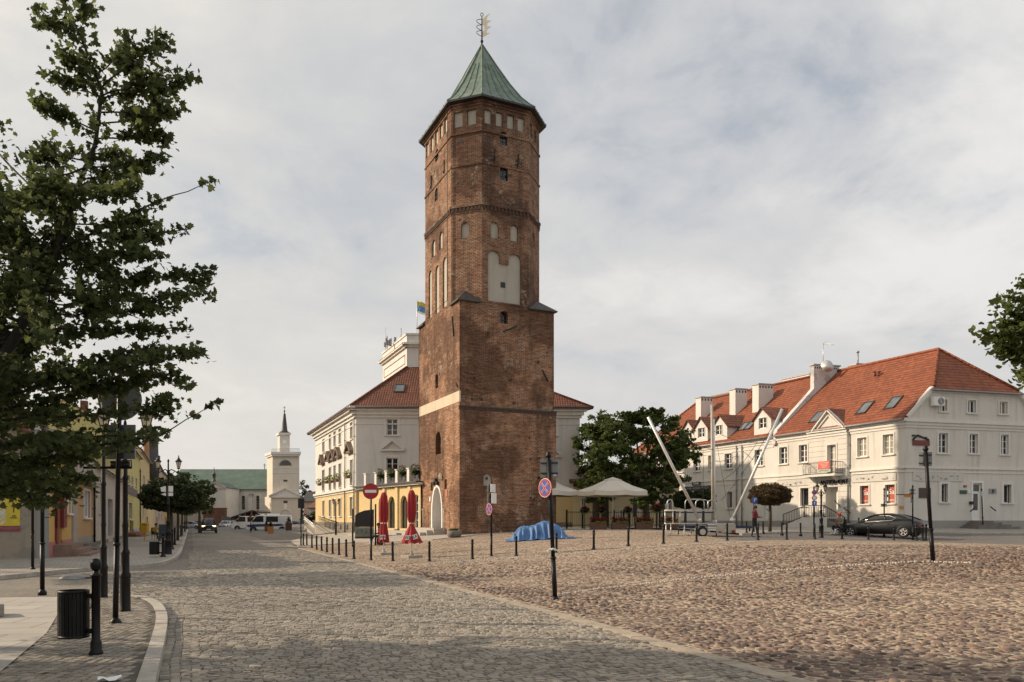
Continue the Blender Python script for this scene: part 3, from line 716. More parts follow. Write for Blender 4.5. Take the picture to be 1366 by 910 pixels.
for i in (2, 3, 4, 5): mb.wallface(ow[i], [(0, ZSQ-.3), (ow[i].L, ZSQ-.3), (ow[i].L, ZOC), (0, ZOC)], [])
mb.obj('upper_walls', MT['brickold'], tower)
for w, ls in ((fX, hx+pan+[big]), (lC, hc+pc), (lY, hy+py_), (rC, hr+pr)):
    for lp in ls: panel(w, lp, -.15 if w is not lY else -.1, 'plaster_niche', MT['niche'], tower)
for lp in wx: dark_window(fX, lp, -.17, tower)
for lp in wy: dark_window(lY, lp, -.1, tower)
panel(fX, arch(*fX.rect(669, 675, 376, 383), kind='flat'), -.12, 'hatch', MT['black_paint'], tower)
# string courses, dentil belts
mb = M()
def ring(z0, z1, o, mi=0):
    lo = []; c = ctr
    pts = []
    for i in range(8):
        a, b = ow[i-1], ow[i]; d = (a.n+b.n); d = d/d.dot(a.n); pts.append(O_[i]+d*o)
    pin = [O_[i]-((ow[i-1].n+ow[i].n)/(ow[i-1].n+ow[i].n).dot(ow[i].n))*.05 for i in range(8)]
    vs = [(p.x, p.y, z0) for p in pts]+[(p.x, p.y, z1) for p in pts]+[(p.x, p.y, z1) for p in pin]+[(p.x, p.y, z0) for p in pin]
    mb.add(vs, [(i, (i+1) % 8, 8+(i+1) % 8, 8+i) for i in range(8)]+[(8+i, 8+(i+1) % 8, 16+(i+1) % 8, 16+i) for i in range(8)]+[(i, 24+i, 24+(i+1) % 8, (i+1) % 8) for i in range(8)], mi)
ring(Z1+.1, Z1+.26, .1); ring(Z1-.3, Z1-.2, .03)
ring(Z2-.05, Z2+.06, .06); ring(Z3+.02, Z3+.13, .07); ring(ZOC-.42, ZOC-.28, .06); ring(ZOC-.26, ZOC-.1, .13); ring(ZOC-.1, ZOC+.02, .2)
for w in ow:
    n_ = int(w.L/.26)
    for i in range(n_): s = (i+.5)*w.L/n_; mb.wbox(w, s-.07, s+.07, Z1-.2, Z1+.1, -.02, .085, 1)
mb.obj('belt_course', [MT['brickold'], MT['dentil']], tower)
mb = M()
for i in range(46):
    w, zl_, zh_ = random.choice(((front, ZB+.5, ZSQ-.6), (left, ZB+1.5, ZSQ-.8), (front, TZ+2.5, ZB-.6), (left, TZ+3.5, ZB-.3), (fX, Z1+.6, Z3-.6), (lY, Z1+.6, Z3-.6), (lC, ZSQ+.3, Z3-.5)))
    s, z = random.uniform(.4, w.L-.4), random.choice([zl_+(zh_-zl_)*k/4 for k in range(5)])+random.uniform(-.1, .1)
    mb.wbox(w, s-.07, s+.07, z-.08, z+.08, -.05 if w is not front or z < ZB else -.1, .006)
mb.obj('putlog_holes', MT['black_paint'], tower)['kind'] = 'stuff'
mb = M()
for w, n_ in ((fX, 2), (lY, 2)):
    for i in range(n_):
        s = w.L*(.25+.5*i); mb.beam(w.pt(s, Z2+.15, .02), w.pt(s+.06, Z2+1.1, .04), .06); mb.beam(w.pt(s-.18, Z2+.3, .03), w.pt(s+.1, Z2+.45, .03), .06)
for w, a, b, c, d in ((front, 3.2, ZSQ-1.9, 4.2, ZSQ-1.4), (front, 6.2, ZB+2.9, 6.65, ZB+2.1), (left, 1.3, ZSQ-.9, 1.0, ZSQ-2.3), (left, .6, ZB+1.6, .25, ZB+1.3)): mb.beam(w.pt(a, b, .03), w.pt(c, d, .05), .07)
mb.obj('wall_anchor', MT['iron'], tower)
# corner roofs where the square turns into the octagon
def croof(a, b, c, name='corner_roof'):
    """a,b ends of the chamfer; c the outer corner"""
    mb = M(); A, B, C = [Vector((*p, ZSQ)) for p in (a, b, c)]; mid = (A+B)/2; d = (C-mid).normalized()
    ap = Vector((mid.x, mid.y, ZSQ+.8))+d*.12; e = .16
    A2, B2, C2 = A+(A-B).normalized()*.12+d*.1, B+(B-A).normalized()*.12+d*.1, C+d*.28
    for q in (A2, B2, C2): q.z -= .06
    mb.add([A2, C2, B2, ap, A2-Vector((0, 0, .07)), C2-Vector((0, 0, .07)), B2-Vector((0, 0, .07))], [(0, 1, 3), (1, 2, 3), (0, 3, 2), (0, 4, 5, 1), (1, 5, 6, 2), (4, 6, 5)])
    return mb.obj(name, MT['slate'], tower)
croof(tp(1.6, 0), tp(0, 1.6), tp(0, 0)); croof(tp(5.155, 0), tp(TW, 1.9), tp(TW, 0)); croof(tp(0, 7.1), tp(1.6, 8.42), tp(0, 8.42)); croof(tp(5.2, 8.42), tp(TW, 6.9), tp(TW, 8.42))
# roof: eight flared copper slopes with standing seams
mb = M(); APEX = Vector((ctr.x, ctr.y, 36.45)); lv = [(0, .5, 0.0), (.07, .35, .42), (.2, 0, 1.15), (.45, 0, 2.75), (.72, 0, 4.5), (1, 0, 6.3)]
prof = [(1.115, 0.0), (1.0, .4), (.84, 1.1), (.6, 2.45), (.33, 4.2), (.02, 6.3)]
def rp_(i, k, z): p = ctr+(O_[i % 8]-ctr)*k; return Vector((p.x, p.y, ZOC+.02+z))
vs = [rp_(i, k, z) for k, z in prof for i in range(8)]
mb.add(vs, [(r*8+i, r*8+(i+1) % 8, r*8+8+(i+1) % 8, r*8+8+i) for r in range(5) for i in range(8)])
roof = mb.obj('roof', MT['copper'], tower)
mb = M()
for i in range(8):
    L = (O_[(i+1) % 8]-O_[i]).length; n_ = max(3, int(L/.62))
    for j in range(n_):
        f = j/n_; pts = []
        for k, z in prof:
            a, b = rp_(i, k, z), rp_(i+1, k, z); p = a.lerp(b, f); pts.append(p+(Vector((p.x-ctr.x, p.y-ctr.y, .6)).normalized()*.025))
        kk = 6 if j == 0 else random.choice((4, 5, 5))
        mb.tube(pts[:kk], .05 if j == 0 else .028, 4, 0, False)
mb.obj('seam', MT['copper'], roof)
mb = M(); vs = [rp_(i, 1.12, -.14) for i in range(8)]+[rp_(i, 1.12, -.005) for i in range(8)]+[rp_(i, 1.0, -.14) for i in range(8)]
mb.add(vs, [(i, (i+1) % 8, 8+(i+1) % 8, 8+i) for i in range(8)]+[(i, 16+i, 16+(i+1) % 8, (i+1) % 8) for i in range(8)]); mb.obj('eaves', MT['iron2'], tower)
# weather vane
vn = M(); A = APEX-Vector((0, 0, .3)); vn.tube([A, A+Vector((0, 0, 2.5))], [.07, .035], 8); vn.lathe([(.02, 0), (.11, .06), (.11, .14), (.02, .2)], tuple(A+Vector((0, 0, .55))), 10)
cr = Vector((CT, -ST, 0))
vn.tube([A+Vector((0, 0, 2.62))+cr*.1*math.cos(t)+Vector((0, 0, .12*math.sin(t))) for t in [i*6.283/12 for i in range(13)]], .025, 5)
vane = vn.obj('weather_vane', MT['iron'], tower)
mb = M(); V0 = A+Vector((0, 0, 1.0)); U = Vector((0, 0, 1))
out = [(.02, 0), (.22, .05), (.58, .28), (.34, .3), (.4, .55), (.68, .75), (.4, .78), (.4, 1.0), (.66, 1.18), (.38, 1.2), (.36, 1.4), (.6, 1.72), (.25, 1.5), (.04, 1.3), (.04, .9), (.14, .85), (.2, .5), (.06, .4)]
nrm = Vector((ST, CT, 0))*.03
mb.prism([V0+cr*a+U*b for a, b in out], nrm); mb.obj('gilt_flag', plain('gilt_sheet', (.8, .66, .46), .35, .5, var=.15), vane)
mb = M()
for k in range(3):
    mb.tube([V0+U*(.02+.42*k+.35*math.sin(t*.5)**1.0*1.2)+cr*(-.38*math.sin(t)-.02) for t in [math.pi*i/9 for i in range(10)]], .022, 5)
mb.obj('scroll', MT['iron'], vane)
mb = M(); mb.tube([lY.pt(lY.L-.1, ZOC, .25), lY.pt(lY.L-.1, ZSQ+.3, .25), Vector((*tp(-.1, TL-.2), ZSQ)), Vector((*tp(-.08, TL-.2), TZ+.4))], .022, 5); mb.obj('lightning_wire', MT['iron2'], tower)
# ---------------------------------------------------------------- windows, doors and other building parts
def window(w, r, parent, dep=.17, cas=.11, cols=2, rows=3, sill=True, name='window', fm=None, pm=None, kind='flat', proud=.045, bar=.05, hood=False, px=True, cm=None):
    """sash window in a reveal; returns the opening loop to cut from the wall"""
    s0, s1, z0, z1 = w.rect(*r) if px else r
    fm = fm or MT['frame']; mb = M(); b = .065
    lp = arch(s0, s1, z0, z1, 6, kind)
    if cas:
        for a, c, d, e in ((s0-cas, s0, z0, z1+cas), (s1, s1+cas, z0, z1+cas), (s0, s1, z1 if kind == 'flat' else z1, z1+cas)): mb.wbox(w, a, c, d, e, -.02, proud, 1)
    if sill: mb.wbox(w, s0-cas-.05, s1+cas+.05, z0-.1, z0-.005, -.03, .13, 1)
    if hood: mb.wbox(w, s0-cas-.08, s1+cas+.08, z1+cas, z1+cas+.12, -.02, .16, 1)
    for a, c, d, e in ((s0, s0+b, z0, z1), (s1-b, s1, z0, z1), (s0+b, s1-b, z0, z0+b), (s0+b, s1-b, z1-b, z1)): mb.wbox(w, a, c, d, e, -dep-.05, -dep+.03)
    for i in range(1, cols): c = s0+(s1-s0)*i/cols; mb.wbox(w, c-bar, c+bar, z0+b, z1-b, -dep-.05, -dep+.02)
    for i in range(1, rows): c = z0+(z1-z0)*i/rows; mb.wbox(w, s0+b, s1-b, c-.018, c+.018, -dep-.04, -dep+.012)
    f = mb.obj(name, [fm, cm or MT['trim']], parent)
    pb_ = M(); pb_.quad(w.pt(s0+.01, z0+.01, -dep-.02), w.pt(s1-.01, z0+.01, -dep-.02), w.pt(s1-.01, z1-.01, -dep-.02), w.pt(s0+.01, z1-.01, -dep-.02))
    pb_.obj('pane', pm or random.choice([MT['pane'], MT['pane'], MT['pane2'], MT['pane3']]), f)
    return lp
def skylight(parent, p, u, n, wd, hg):
    """roof window: p centre on the slope, u along the eaves, n slope normal"""
    v = n.cross(u).normalized(); v = v if v.z > 0 else -v
    c = lambda a, b, o: p+u*a+v*b+n*o
    mb = M()
    for a0, a1, b0, b1 in ((-wd/2, wd/2, -hg/2, -hg/2+.09), (-wd/2, wd/2, hg/2-.09, hg/2), (-wd/2, -wd/2+.08, -hg/2, hg/2), (wd/2-.08, wd/2, -hg/2, hg/2)):
        vs = [c(a, b, o) for a in (a0, a1) for b in (b0, b1) for o in (-.05, .1)]
        mb.add(vs, [(0, 1, 3, 2), (4, 6, 7, 5), (0, 4, 5, 1), (2, 3, 7, 6), (0, 2, 6, 4), (1, 5, 7, 3)])
    f = mb.obj('skylight', MT['slate'], parent)
    mb = M(); mb.quad(c(-wd/2+.05, -hg/2+.05, .06), c(wd/2-.05, -hg/2+.05, .06), c(wd/2-.05, hg/2-.05, .06), c(-wd/2+.05, hg/2-.05, .06)); mb.obj('pane', MT['skypane'], f)
MT['skypane'] = glass('skylight_glass', (.1, .11, .12), .03)
def hit(px, py, p0, n):
    d = dirx(px); d = Vector((d.x, d.y, (HY-py)/F)); o = Vector((0, 0, EYE)); k = (p0-o).dot(n)/d.dot(n); return o+d*k
def downpipe(parent, w, s, z0, z1, o=.1, m=None):
    mb = M(); mb.tube([w.pt(s, z0, o), w.pt(s, z1, o)], .06, 8)
    z = z0+.6
    while z < z1: mb.wbox(w, s-.08, s+.08, z, z+.05, -.01, o+.07); z += 1.6
    return mb.obj('downpipe', m or MT['lead'], parent)
def cornice(parent, w, s0, s1, z, h=.5, o=.3, m=None, name='cornice'):
    mb = M()
    for a, b, c in ((0, .3, .35), (.3, .62, .6), (.62, 1, 1)): mb.wbox(w, s0-o*c*.0, s1+o*c*.0, z+h*a, z+h*b, -.05, o*c)
    return mb.obj(name, m or MT['trim'], parent)
# ================================================================ white house on the right
RC = Vector(cam2w((1208-CX)/F*56, 56)); E2 = Vector((.984, -.178)).normalized(); YA = Vector((0, 1))
def Q(s, t, z): p = RC+E2*s+YA*t; return Vector((p.x, p.y, z))
RL, RT = 12.5, 35.0; RZ = .6; EZ = 9.05; EZR = EZ+.38; SL = .904
rf = Wall(RC, RC+YA*RT); re_ = Wall(RC, RC+E2*RL)
def zr(s): return EZR+SL*min(s, RL-s)
T1 = 12.7
house = thing('white_corner_house', 'white two-storey corner house with orange tiled half-hipped roof and pedimented entrance', 'house', (*Q(6, 6, 0).xy, .9))
row = thing('white_town_house', 'long white town house with dormers and three tall chimneys left of the corner house', 'house', (*Q(6, 22, 0).xy, .9))
tr1, tr0 = rf.s(1080.5), rf.s(1131.5)
fh = []; FH = lambda r, **k: fh.append(window(rf, r, house, **k))
for r in ((1144, 1156.4, 584, 609), (1178, 1192, 579.5, 606)): FH(r, pm=MT['blind'] if r[0] < 1200 else None, rows=3)
for r in ((1039.8, 1050.3, 596.6, 619), (1066, 1077, 593.4, 616.6)): FH(r)
for r in ((1147.5, 1159, 648, 672.5), (1181, 1194, 646.5, 671.5)): FH(r, cols=1, rows=1, dep=.3)
FH((1068, 1079, 651, 675), cols=1, rows=1, dep=.3)
ent = arch(*rf.rect(1103, 1119.5, 649.5, 690), kind='flat')
mb = M()
oth = [h for h in fh]
mb.wallface(rf, [(0, RZ-1), (tr0, RZ-1), (tr0, EZ), (0, EZ)], [h for h in oth if h[0][0] < tr0], .17)
mb.wallface(rf, [(tr1, RZ-1), (T1, RZ-1), (T1, EZ), (tr1, EZ)], [h for h in oth if h[0][0] > tr1], .17)
bd = rf.rect(1105.5, 1117, 593.5, 632); bdl = arch(*bd, kind='flat')
mb.wallface(rf, [(tr0, RZ-1), (tr1, RZ-1), (tr1, EZ), (tr0, EZ)], [bdl, ent], .3, o=.14)
for t in (tr0, tr1): mb.quad(rf.pt(t, RZ-1, 0), rf.pt(t, RZ-1, .14), rf.pt(t, EZ, .14), rf.pt(t, EZ, 0))
ewin = []
EW = lambda r, **k: ewin.append(window(re_, r, house, **k))
for r in ((1254, 1263, 533, 549), (1291, 1301.5, 534, 551), (1333, 1343.5, 536, 552.5)): EW(r, rows=1, cas=.13)
for r in ((1252, 1264, 578, 604.5), (1293, 1304, 579, 605), (1335, 1345, 580, 606.5)): EW(r, cas=.15)
for r in ((1255.6, 1264, 645.5, 670), (1338.6, 1348.6, 646.6, 671)): EW(r, cols=1, rows=1, dep=.28, cas=.22)
ed = re_.rect(1297.5, 1309.5, 644.5, 694); ewin.append(arch(*ed, kind='flat'))
s_h = 2.3
mb.wallface(re_, [(0, RZ-1), (RL, RZ-1), (RL, EZ+.25), (RL-s_h, zr(s_h)-.05), (s_h, zr(s_h)-.05), (0, EZ+.25)], ewin, .17)
bk = Wall(Q(RL, 0, 0).xy, Q(RL, T1, 0).xy); bk.n = -bk.n; mb.quad(bk.pt(0, RZ-1), bk.pt(T1, RZ-1), bk.pt(T1, EZ), bk.pt(0, EZ))
mb.obj('wall', MT['white2'], house)
mb = M(); mb.wbox(rf, -.02, tr0, RZ-1, rf.z(1180, 694.3), -.05, .035); mb.wbox(rf, tr1, T1, RZ-1, rf.z(1060, 694.6), -.05, .035)
mb.wbox(re_, -.035, ed[0]-.1, RZ-1, re_.z(1240, 694.5), -.05, .036); mb.wbox(re_, ed[1]+.1, RL, RZ-1, re_.z(1240, 694.5), -.05, .036); mb.obj('plinth', MT['plinth'], house)
# mouldings
mb = M(); zb = rf.z(1207, 623.5)
for w, L in ((rf, tr0), (re_, RL)):
    mb.wbox(w, -.1, L, zb-.06, zb+.1, -.02, .1); mb.wbox(w, -.05, L, zb-.34, zb-.26, -.02, .06)
    for a, b, c in ((-.62, -.42, .06), (-.42, -.2, .14), (-.2, .06, .26)): mb.wbox(w, -c, L, EZ+a, EZ+b, -.02, c+(.003 if w is re_ else 0))
mb.wbox(rf, tr1, T1, zb-.06, zb+.1, -.02, .1); mb.wbox(rf, tr1, T1, zb-.34, zb-.26, -.02, .06)
for a, b, c in ((-.62, -.42, .06), (-.42, -.2, .14), (-.2, .06, .26)): mb.wbox(rf, tr1, T1, EZ+a, EZ+b, -.02, c); mb.wbox(rf, tr0-.05, tr1+.05, EZ+a, EZ+b, .1, c+.14)
for a, b in (((0, EZ+.12), (s_h, zr(s_h)-.1)), ((RL, EZ+.12), (RL-s_h, zr(s_h)-.1))): mb.beam(re_.pt(a[0], a[1]+.02, .08), re_.pt(b[0], b[1]+.02, .08), .36, .24)
mb.wbox(re_, s_h-.1, RL-s_h+.1, zr(s_h)-.42, zr(s_h)-.1, -.02, .12)
mb.obj('cornice', MT['trim'], house)
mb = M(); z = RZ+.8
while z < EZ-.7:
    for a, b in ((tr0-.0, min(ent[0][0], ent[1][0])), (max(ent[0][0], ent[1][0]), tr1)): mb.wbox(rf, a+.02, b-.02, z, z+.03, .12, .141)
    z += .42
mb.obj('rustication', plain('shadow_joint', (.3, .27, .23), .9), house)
def roofslab(name, parent, polys, m, th=.12):
    mb = M()
    for pts in polys: mb.prism(pts, (0, 0, -th))
    return mb.obj(name, m, parent)
ov = .34
def S(s, t, dz=0.0): return Q(s, t, zr(s)+dz)
ap = 2.94
roof1 = roofslab('roof', house, [[S(-ov, -.14), S(s_h, -.14), S(RL/2, ap), S(RL/2, T1), S(-ov, T1)], [S(RL+ov, -.14), S(RL-s_h, -.14), S(RL/2, ap), S(RL/2, T1), S(RL+ov, T1)],
        [Q(s_h-.28, -.34, zr(s_h)-.2), Q(RL-s_h+.28, -.34, zr(s_h)-.2), S(RL/2, ap)]], MT['tile'])
mb = M(); mb.tube([S(s_h, -.2, .02), S(RL/2, ap, .05), S(RL/2, T1, .05)], .12, 6); mb.tube([S(RL-s_h, -.2, .02), S(RL/2, ap, .05)], .12, 6); mb.obj('ridge_tiles', MT['tile'], roof1)
mb = M(); mb.tube([S(-ov-.06, -.1, -.05), S(-ov-.06, T1, -.05)], .075, 8); mb.wbox(re_, s_h-.3, RL-s_h+.3, zr(s_h)-.3, zr(s_h)-.2, .3, .42); mb.obj('gutter', MT['lead'], house)
SN1 = Vector((E2.x*-SL, E2.y*-SL, 1)).normalized()
u_ = Vector((0, 1, 0)); sn = Vector((-SL*E2.x, -SL*E2.y, 1)); sn = u_.cross(Vector((E2.x, E2.y, SL))).normalized(); sn = sn if sn.z > 0 else -sn
for px, py in ((1090.5, 556.5), (1154, 544.5), (1192, 537.5)): skylight(house, hit(px, py, S(0, 0), sn), u_, sn, .95, 1.5)
for px in (1167, 1172): mb = M(); p = hit(px, 502, S(0, 0), sn); mb.tube([p, p+Vector((0, 0, .35))], .08, 6); mb.box(p+Vector((0, 0, .36)), (.3, .3, .05)); mb.obj('roof_vent', MT['tile3'], house)
# party wall with chimneys
mb = M(); pa = [(-.25, EZ-.75), (.0, EZ+.55), (3.75, zr(3.75)+.62), (3.75, 15.5), (6.4, 15.5), (6.4, zr(6.25)+.2), (9, zr(9)+.4), (RL+.2, EZ+.3), (RL+.2, EZ-.7)]
mb.prism([Q(s, T1-.02, z) for s, z in pa], (0, .42, 0)); mb.obj('party_wall', plaster('flaking_white_wall', (.66, .63, .6), .5, grime=(.3, .29, .28), patch=(.4, .38, .37)), house)
mb = M()
for i in range(12): mb.box(Q(3.9+.2*i, T1-.03, 15.3), (.08, .05, .14), mi=1)
mb.prism([Q(3.65, T1-.1, 15.5), Q(6.5, T1-.1, 15.5), Q(6.5, T1+.5, 15.5), Q(3.65, T1+.5, 15.5)], (0, 0, .12)); mb.obj('chimney_cap', [MT['lead'], MT['black_paint']], house)
def wS(s): a = RC+E2*s; return Wall(a, a+YA*RT)
def chimney(parent, px, ytop, s0, s1, tw, drop=3.2, cap=True):
    w = wS(s0); t0 = w.s(px); z = w.z(px, ytop)
    mb = M(); mb.prism([Q(s0, t0, z-drop), Q(s1, t0, z-drop), Q(s1, t0, z), Q(s0, t0, z)], (0, tw, 0))
    c = mb.obj('chimney', MT['white'], parent)
    m2 = M(); m2.prism([Q(s0-.07, t0-.07, z), Q(s1+.07, t0-.07, z), Q(s1+.07, t0+tw+.07, z), Q(s0-.07, t0+tw+.07, z)], (0, 0, .13))
    k = max(2, int((s1-s0)/.28))
    for i in range(k): m2.box(Q(s0+(i+.5)*(s1-s0)/k, t0-.005, z-.2), (.13, .04, .2), mi=1)
    m2.obj('chimney_cap', [MT['lead'], MT['black_paint']], c); return c
chimney(house, 1143, 486.5, 7.4, 8.9, .9)
mb = M(); p = Q(7.9, wS(7.4).s(1143)+.4, 15.2); mb.tube([p, p+Vector((0, 0, 1.6))], .07, 6); mb.lathe([(.12, 1.55), (.16, 1.62), (.02, 1.75)], tuple(p), 8); mb.obj('flue_pipe', MT['lead'], house)
mb = M(); p = Q(4.6, T1-.2, 15.4); vs = []
mb.lathe([(.01, 0), (.3, .05), (.52, .16), (.58, .22)], (0, 0, 0), 18); R_ = Vector((-.35, -1, .25)).to_track_quat('Z', 'Y').to_matrix()
mb.v = [tuple(R_ @ Vector(v)+p+Vector((0, -.25, -.1))) for v in mb.v]; mb.beam(p+Vector((0, 0, -.3)), p+Vector((0, -.3, -.1)), .06)
mb.obj('satellite_dish', MT['alu'], house)
mb = M(); p = Q(4.9, T1+.2, 15.5); mb.tube([p, p+Vector((0, 0, 2.1))], .03, 6); cr = Vector((CT, -ST, 0))
mb.beam(p+Vector((0, 0, 1.95)), p+Vector((0, 0, 1.95))+cr*1.0, .03)
for i in range(7): mb.beam(p+cr*(.1+.14*i)+Vector((0, -.25+.02*i, 1.95)), p+cr*(.1+.14*i)+Vector((0, .25-.02*i, 1.95)), .015); mb.beam(p+cr*(.1+.14*i)+Vector((0, 0, 1.85)), p+cr*(.1+.14*i)+Vector((0, 0, 2.05)), .015)
mb.beam(p+Vector((0, 0, 2.0)), p+cr*.35+Vector((0, 0, 2.35)), .02)
mb.obj('television_aerial', MT['zinc'], house)
# pediment over the entrance bay
def gable(parent, pl, pr, ax_, wn=None, o=.16, name='dormer', rm=None, back=3.2):
    """small gabled roof breaking the eaves: pl,pr = lower front corners, ax_ = apex (pixels on plane s=-o)"""
    w = rf.shifted(o); s0, s1 = w.s(pl[0]), w.s(pr[0]); z0 = (w.z(*pl)+w.z(*pr))/2; sa = (s0+s1)/2; za = w.z(*ax_)
    return w, s0, s1, z0, sa, za
w, s0, s1, z0, sa, za = gable(house, (1084.6, 575.4), (1128, 570), (1103, 547.7), o=.2)
mb = M(); mb.prism([w.pt(s0, z0), w.pt(s1, z0), w.pt(sa, za)], tuple(-c*.3 for c in (*w.n, 0)))
pedi = mb.obj('pediment', MT['white2'], house)
mb = M()
for a in (s0, s1):
    mb.beam(w.pt(a, z0, .1), w.pt(sa, za+.05, .1), .34, .18); d = (sa-a)/abs(sa-a); mb.beam(w.pt(a+d*.5, z0+.16, .02), w.pt(sa, za-.4, .02), .2, .1)
mb.wbox(w, min(s0, s1)-.1, max(s0, s1)+.1, z0-.16, z0, -.1, .22); mb.obj('moulding', MT['trim'], pedi)
mb = M()
for a in (s0, s1):
    k = (za-EZR)/SL+.1; d = (a-sa)*1.06
    fr = w.pt(sa+d, z0+.06, .28); fa = w.pt(sa, za+.16, .28); ba = Q(k, sa, za+.12); bo = Q((z0-EZR)/SL+.15, sa+d, z0+.04)
    mb.prism([fr, fa, ba, bo], (0, 0, -.1))
mb.obj('pediment_roof', MT['tile3'], house)
downpipe(house, rf, rf.s(1133.2), RZ, EZ-.2, .12)
# balcony
bz = rf.z(1104, 633.5); b0, b1 = rf.s(1126), rf.s(1083)
mb = M(); mb.wbox(rf, min(b0, b1), max(b0, b1), bz-.16, bz, .1, 1.05); 
for t in (b0+.5, b1-.5): mb.prism([rf.pt(t-.1, bz-.16, .14), rf.pt(t-.1, bz-.16, .85), rf.pt(t-.1, bz-.62, .14)], tuple(c*.2 for c in (0, 1, 0)))
mb.obj('balcony_slab', MT['trim'], house)
mb = M(); ba, bb = min(b0, b1), max(b0, b1)
for z in (bz+.06, bz+.95): mb.beam(rf.pt(ba, z, 1.0), rf.pt(bb, z, 1.0), .04); [mb.beam(rf.pt(t, z, .15), rf.pt(t, z, 1.0), .04) for t in (ba, bb)]
k = 26
for i in range(k+1):
    t = ba+(bb-ba)*i/k; mb.tube([rf.pt(t, bz, 1.0), rf.pt(t, bz+.3, 1.1), rf.pt(t, bz+.95, 1.0)], .014, 4)
for i in range(5):
    for t in (ba, bb): mb.tube([rf.pt(t, bz, .2+.18*i), rf.pt(t, bz+.95, .2+.18*i)], .014, 4)
mb.obj('balcony_railing', MT['iron'], house)
sb0, sb1 = sorted((rf.s(1091.5), rf.s(1107))); ws = rf.shifted(1.13)
sb0, sb1, zb0, zb1 = ws.rect(1091.5, 1106.8, 615.3, 626)
mb = M(); mb.wbox(ws, sb0, sb1, zb0, zb1, 0, .02); bn = mb.obj('banner', MT['pink_red'], house)
mb = M()
for i in range(4): mb.wbox(ws, sb0+.1+.07*i, sb1-.12-.1*i, zb1-.14-.12*i, zb1-.11-.12*i, .021, .026)
mb.obj('banner_lines', MT['mint'], bn)
sb0, sb1, zb0, zb1 = ws.rect(1091, 1108, 626.4, 629.8)
mb = M(); mb.wbox(ws, sb0, sb1, zb0, zb1, 0, .02); bn = mb.obj('banner', MT['mint'], house)
mb = M(); write_on(mb, ws, (sb0+sb1)/2, (zb0+zb1)/2, .022, 'ADWOKAT', .17, 0, 1.25); mb.obj('banner_text', MT['black_paint'], bn)
window(rf.shifted(.14), (bd[0], bd[1], bd[2], bd[3]), house, dep=.28, cas=.12, cols=2, rows=4, sill=False, px=False, name='balcony_door', pm=MT['blind'])
mb = M(); w = rf.shifted(.2); s0, s1 = w.s(1093), w.s(1132); write_on(mb, w, (s0+s1)/2, w.z(1112, 643.7), .02, 'ANTIDEPORT', .56, 0, .82, .03, .15); mb.wbox(w, min(s0, s1)+.1, max(s0, s1)-.1, w.z(1112, 643.7)-.03, w.z(1112, 643.7)+.03, -.08, .02); mb.obj('shop_sign', MT['iron'], house)
# entrance
e0, e1, ez0, ez1 = rf.rect(1103, 1119.5, 649.5, 690); wd = rf.shifted(.14)
mb = M(); mb.wbox(wd, e0, e1, ez0, ez1, -.75, -.7); mb.wbox(wd, e0, e1, ez1-.01, ez1+.02, -.72, -.01); [mb.wbox(wd, a, b, ez0, ez1, -.72, -.28) for a, b in ((e0-.03, e0), (e1, e1+.03))]
mb.obj('entrance_recess', MT['white2'], house)
mb = M(); c0 = e0+(e1-e0)*.04; c1 = e0+(e1-e0)*.5
mb.wbox(wd, c0, c1, ez0, ez1-.1, -.7, -.62); dd = mb.obj('entrance_door', MT['frame'], house)
mb = M(); mb.wbox(wd, c0+.14, c1-.14, ez0+.25, ez0+1.9, -.62, -.6); mb.wbox(wd, c0+.12, c1-.12, ez1-.75, ez1-.2, -.62, -.6); mb.obj('pane', MT['pane'], dd)
# stairs to the entrance
gz = H(*rf.pt(e0, 0, 1.5).xy)+.09; pt0, pt1 = e0-.5, e1+.6; zt = ez0-.02
mb = M(); mb.wbox(rf, pt0, pt1, gz-.6, zt, .14, 1.9); lt1 = rf.s(1066)
mb.prism([rf.pt(pt1, gz-.5, 1.9), rf.pt(pt1, zt, 1.9), rf.pt(lt1, gz+.1, 1.9), rf.pt(lt1, gz-.5, 1.9)], tuple(-c*.22 for c in (*rf.n, 0)))
mb.obj('stair_side', MT['white'], house)
mb = M(); n_ = 7; rt = rf.s(1144)
for i in range(n_):
    a = pt0+(rt-pt0)*i/n_; b = pt0+(rt-pt0)*(i+1)/n_; mb.wbox(rf, min(a, b), max(a, b), gz-.5, zt-(zt-gz)*(i+1)/(n_+1), .04, 1.9)
    a = pt1+(lt1-pt1)*i/n_; b = pt1+(lt1-pt1)*(i+1)/n_; mb.wbox(rf, min(a, b), max(a, b), gz-.5, zt-(zt-gz)*(i+1)/(n_+1), .04, 1.66)
mb.obj('stairs', MT['darkstep'], house)
mb = M()
def rail(a, za, b, zb_, o):
    mb.beam(rf.pt(a, za+.95, o), rf.pt(b, zb_+.95, o), .05); mb.beam(rf.pt(a, za+.12, o), rf.pt(b, zb_+.12, o), .04); n = max(2, int(abs(b-a)/.17))
    for i in range(n+1): f = i/n; t = a+(b-a)*f; z = za+(zb_-za)*f; mb.beam(rf.pt(t, z, o), rf.pt(t, z+.95, o), .05 if i in (0, n) else .022)
rail(lt1, gz+.1, pt1, zt, 1.8); rail(pt1, zt, pt0+.4, zt, 1.8); rail(pt0+.4, zt, pt0-1.6, zt-.95, 1.8)
mb.obj('stair_railing', MT['iron'], house)
mb = M()
for a, b in (((1117, 668), (1124.5, 676)), ((1129, 677.5), (1138, 684.5))): mb.tube([rf.pt(rf.s(a[0]), rf.z(*a), .3), rf.pt(rf.s(b[0]), rf.z(*b), .3)], .035, 6); mb.beam(rf.pt(rf.s(a[0]), rf.z(*a), .1), rf.pt(rf.s(a[0]), rf.z(*a), .3), .03)
mb.obj('handrail', MT['iron'], house)
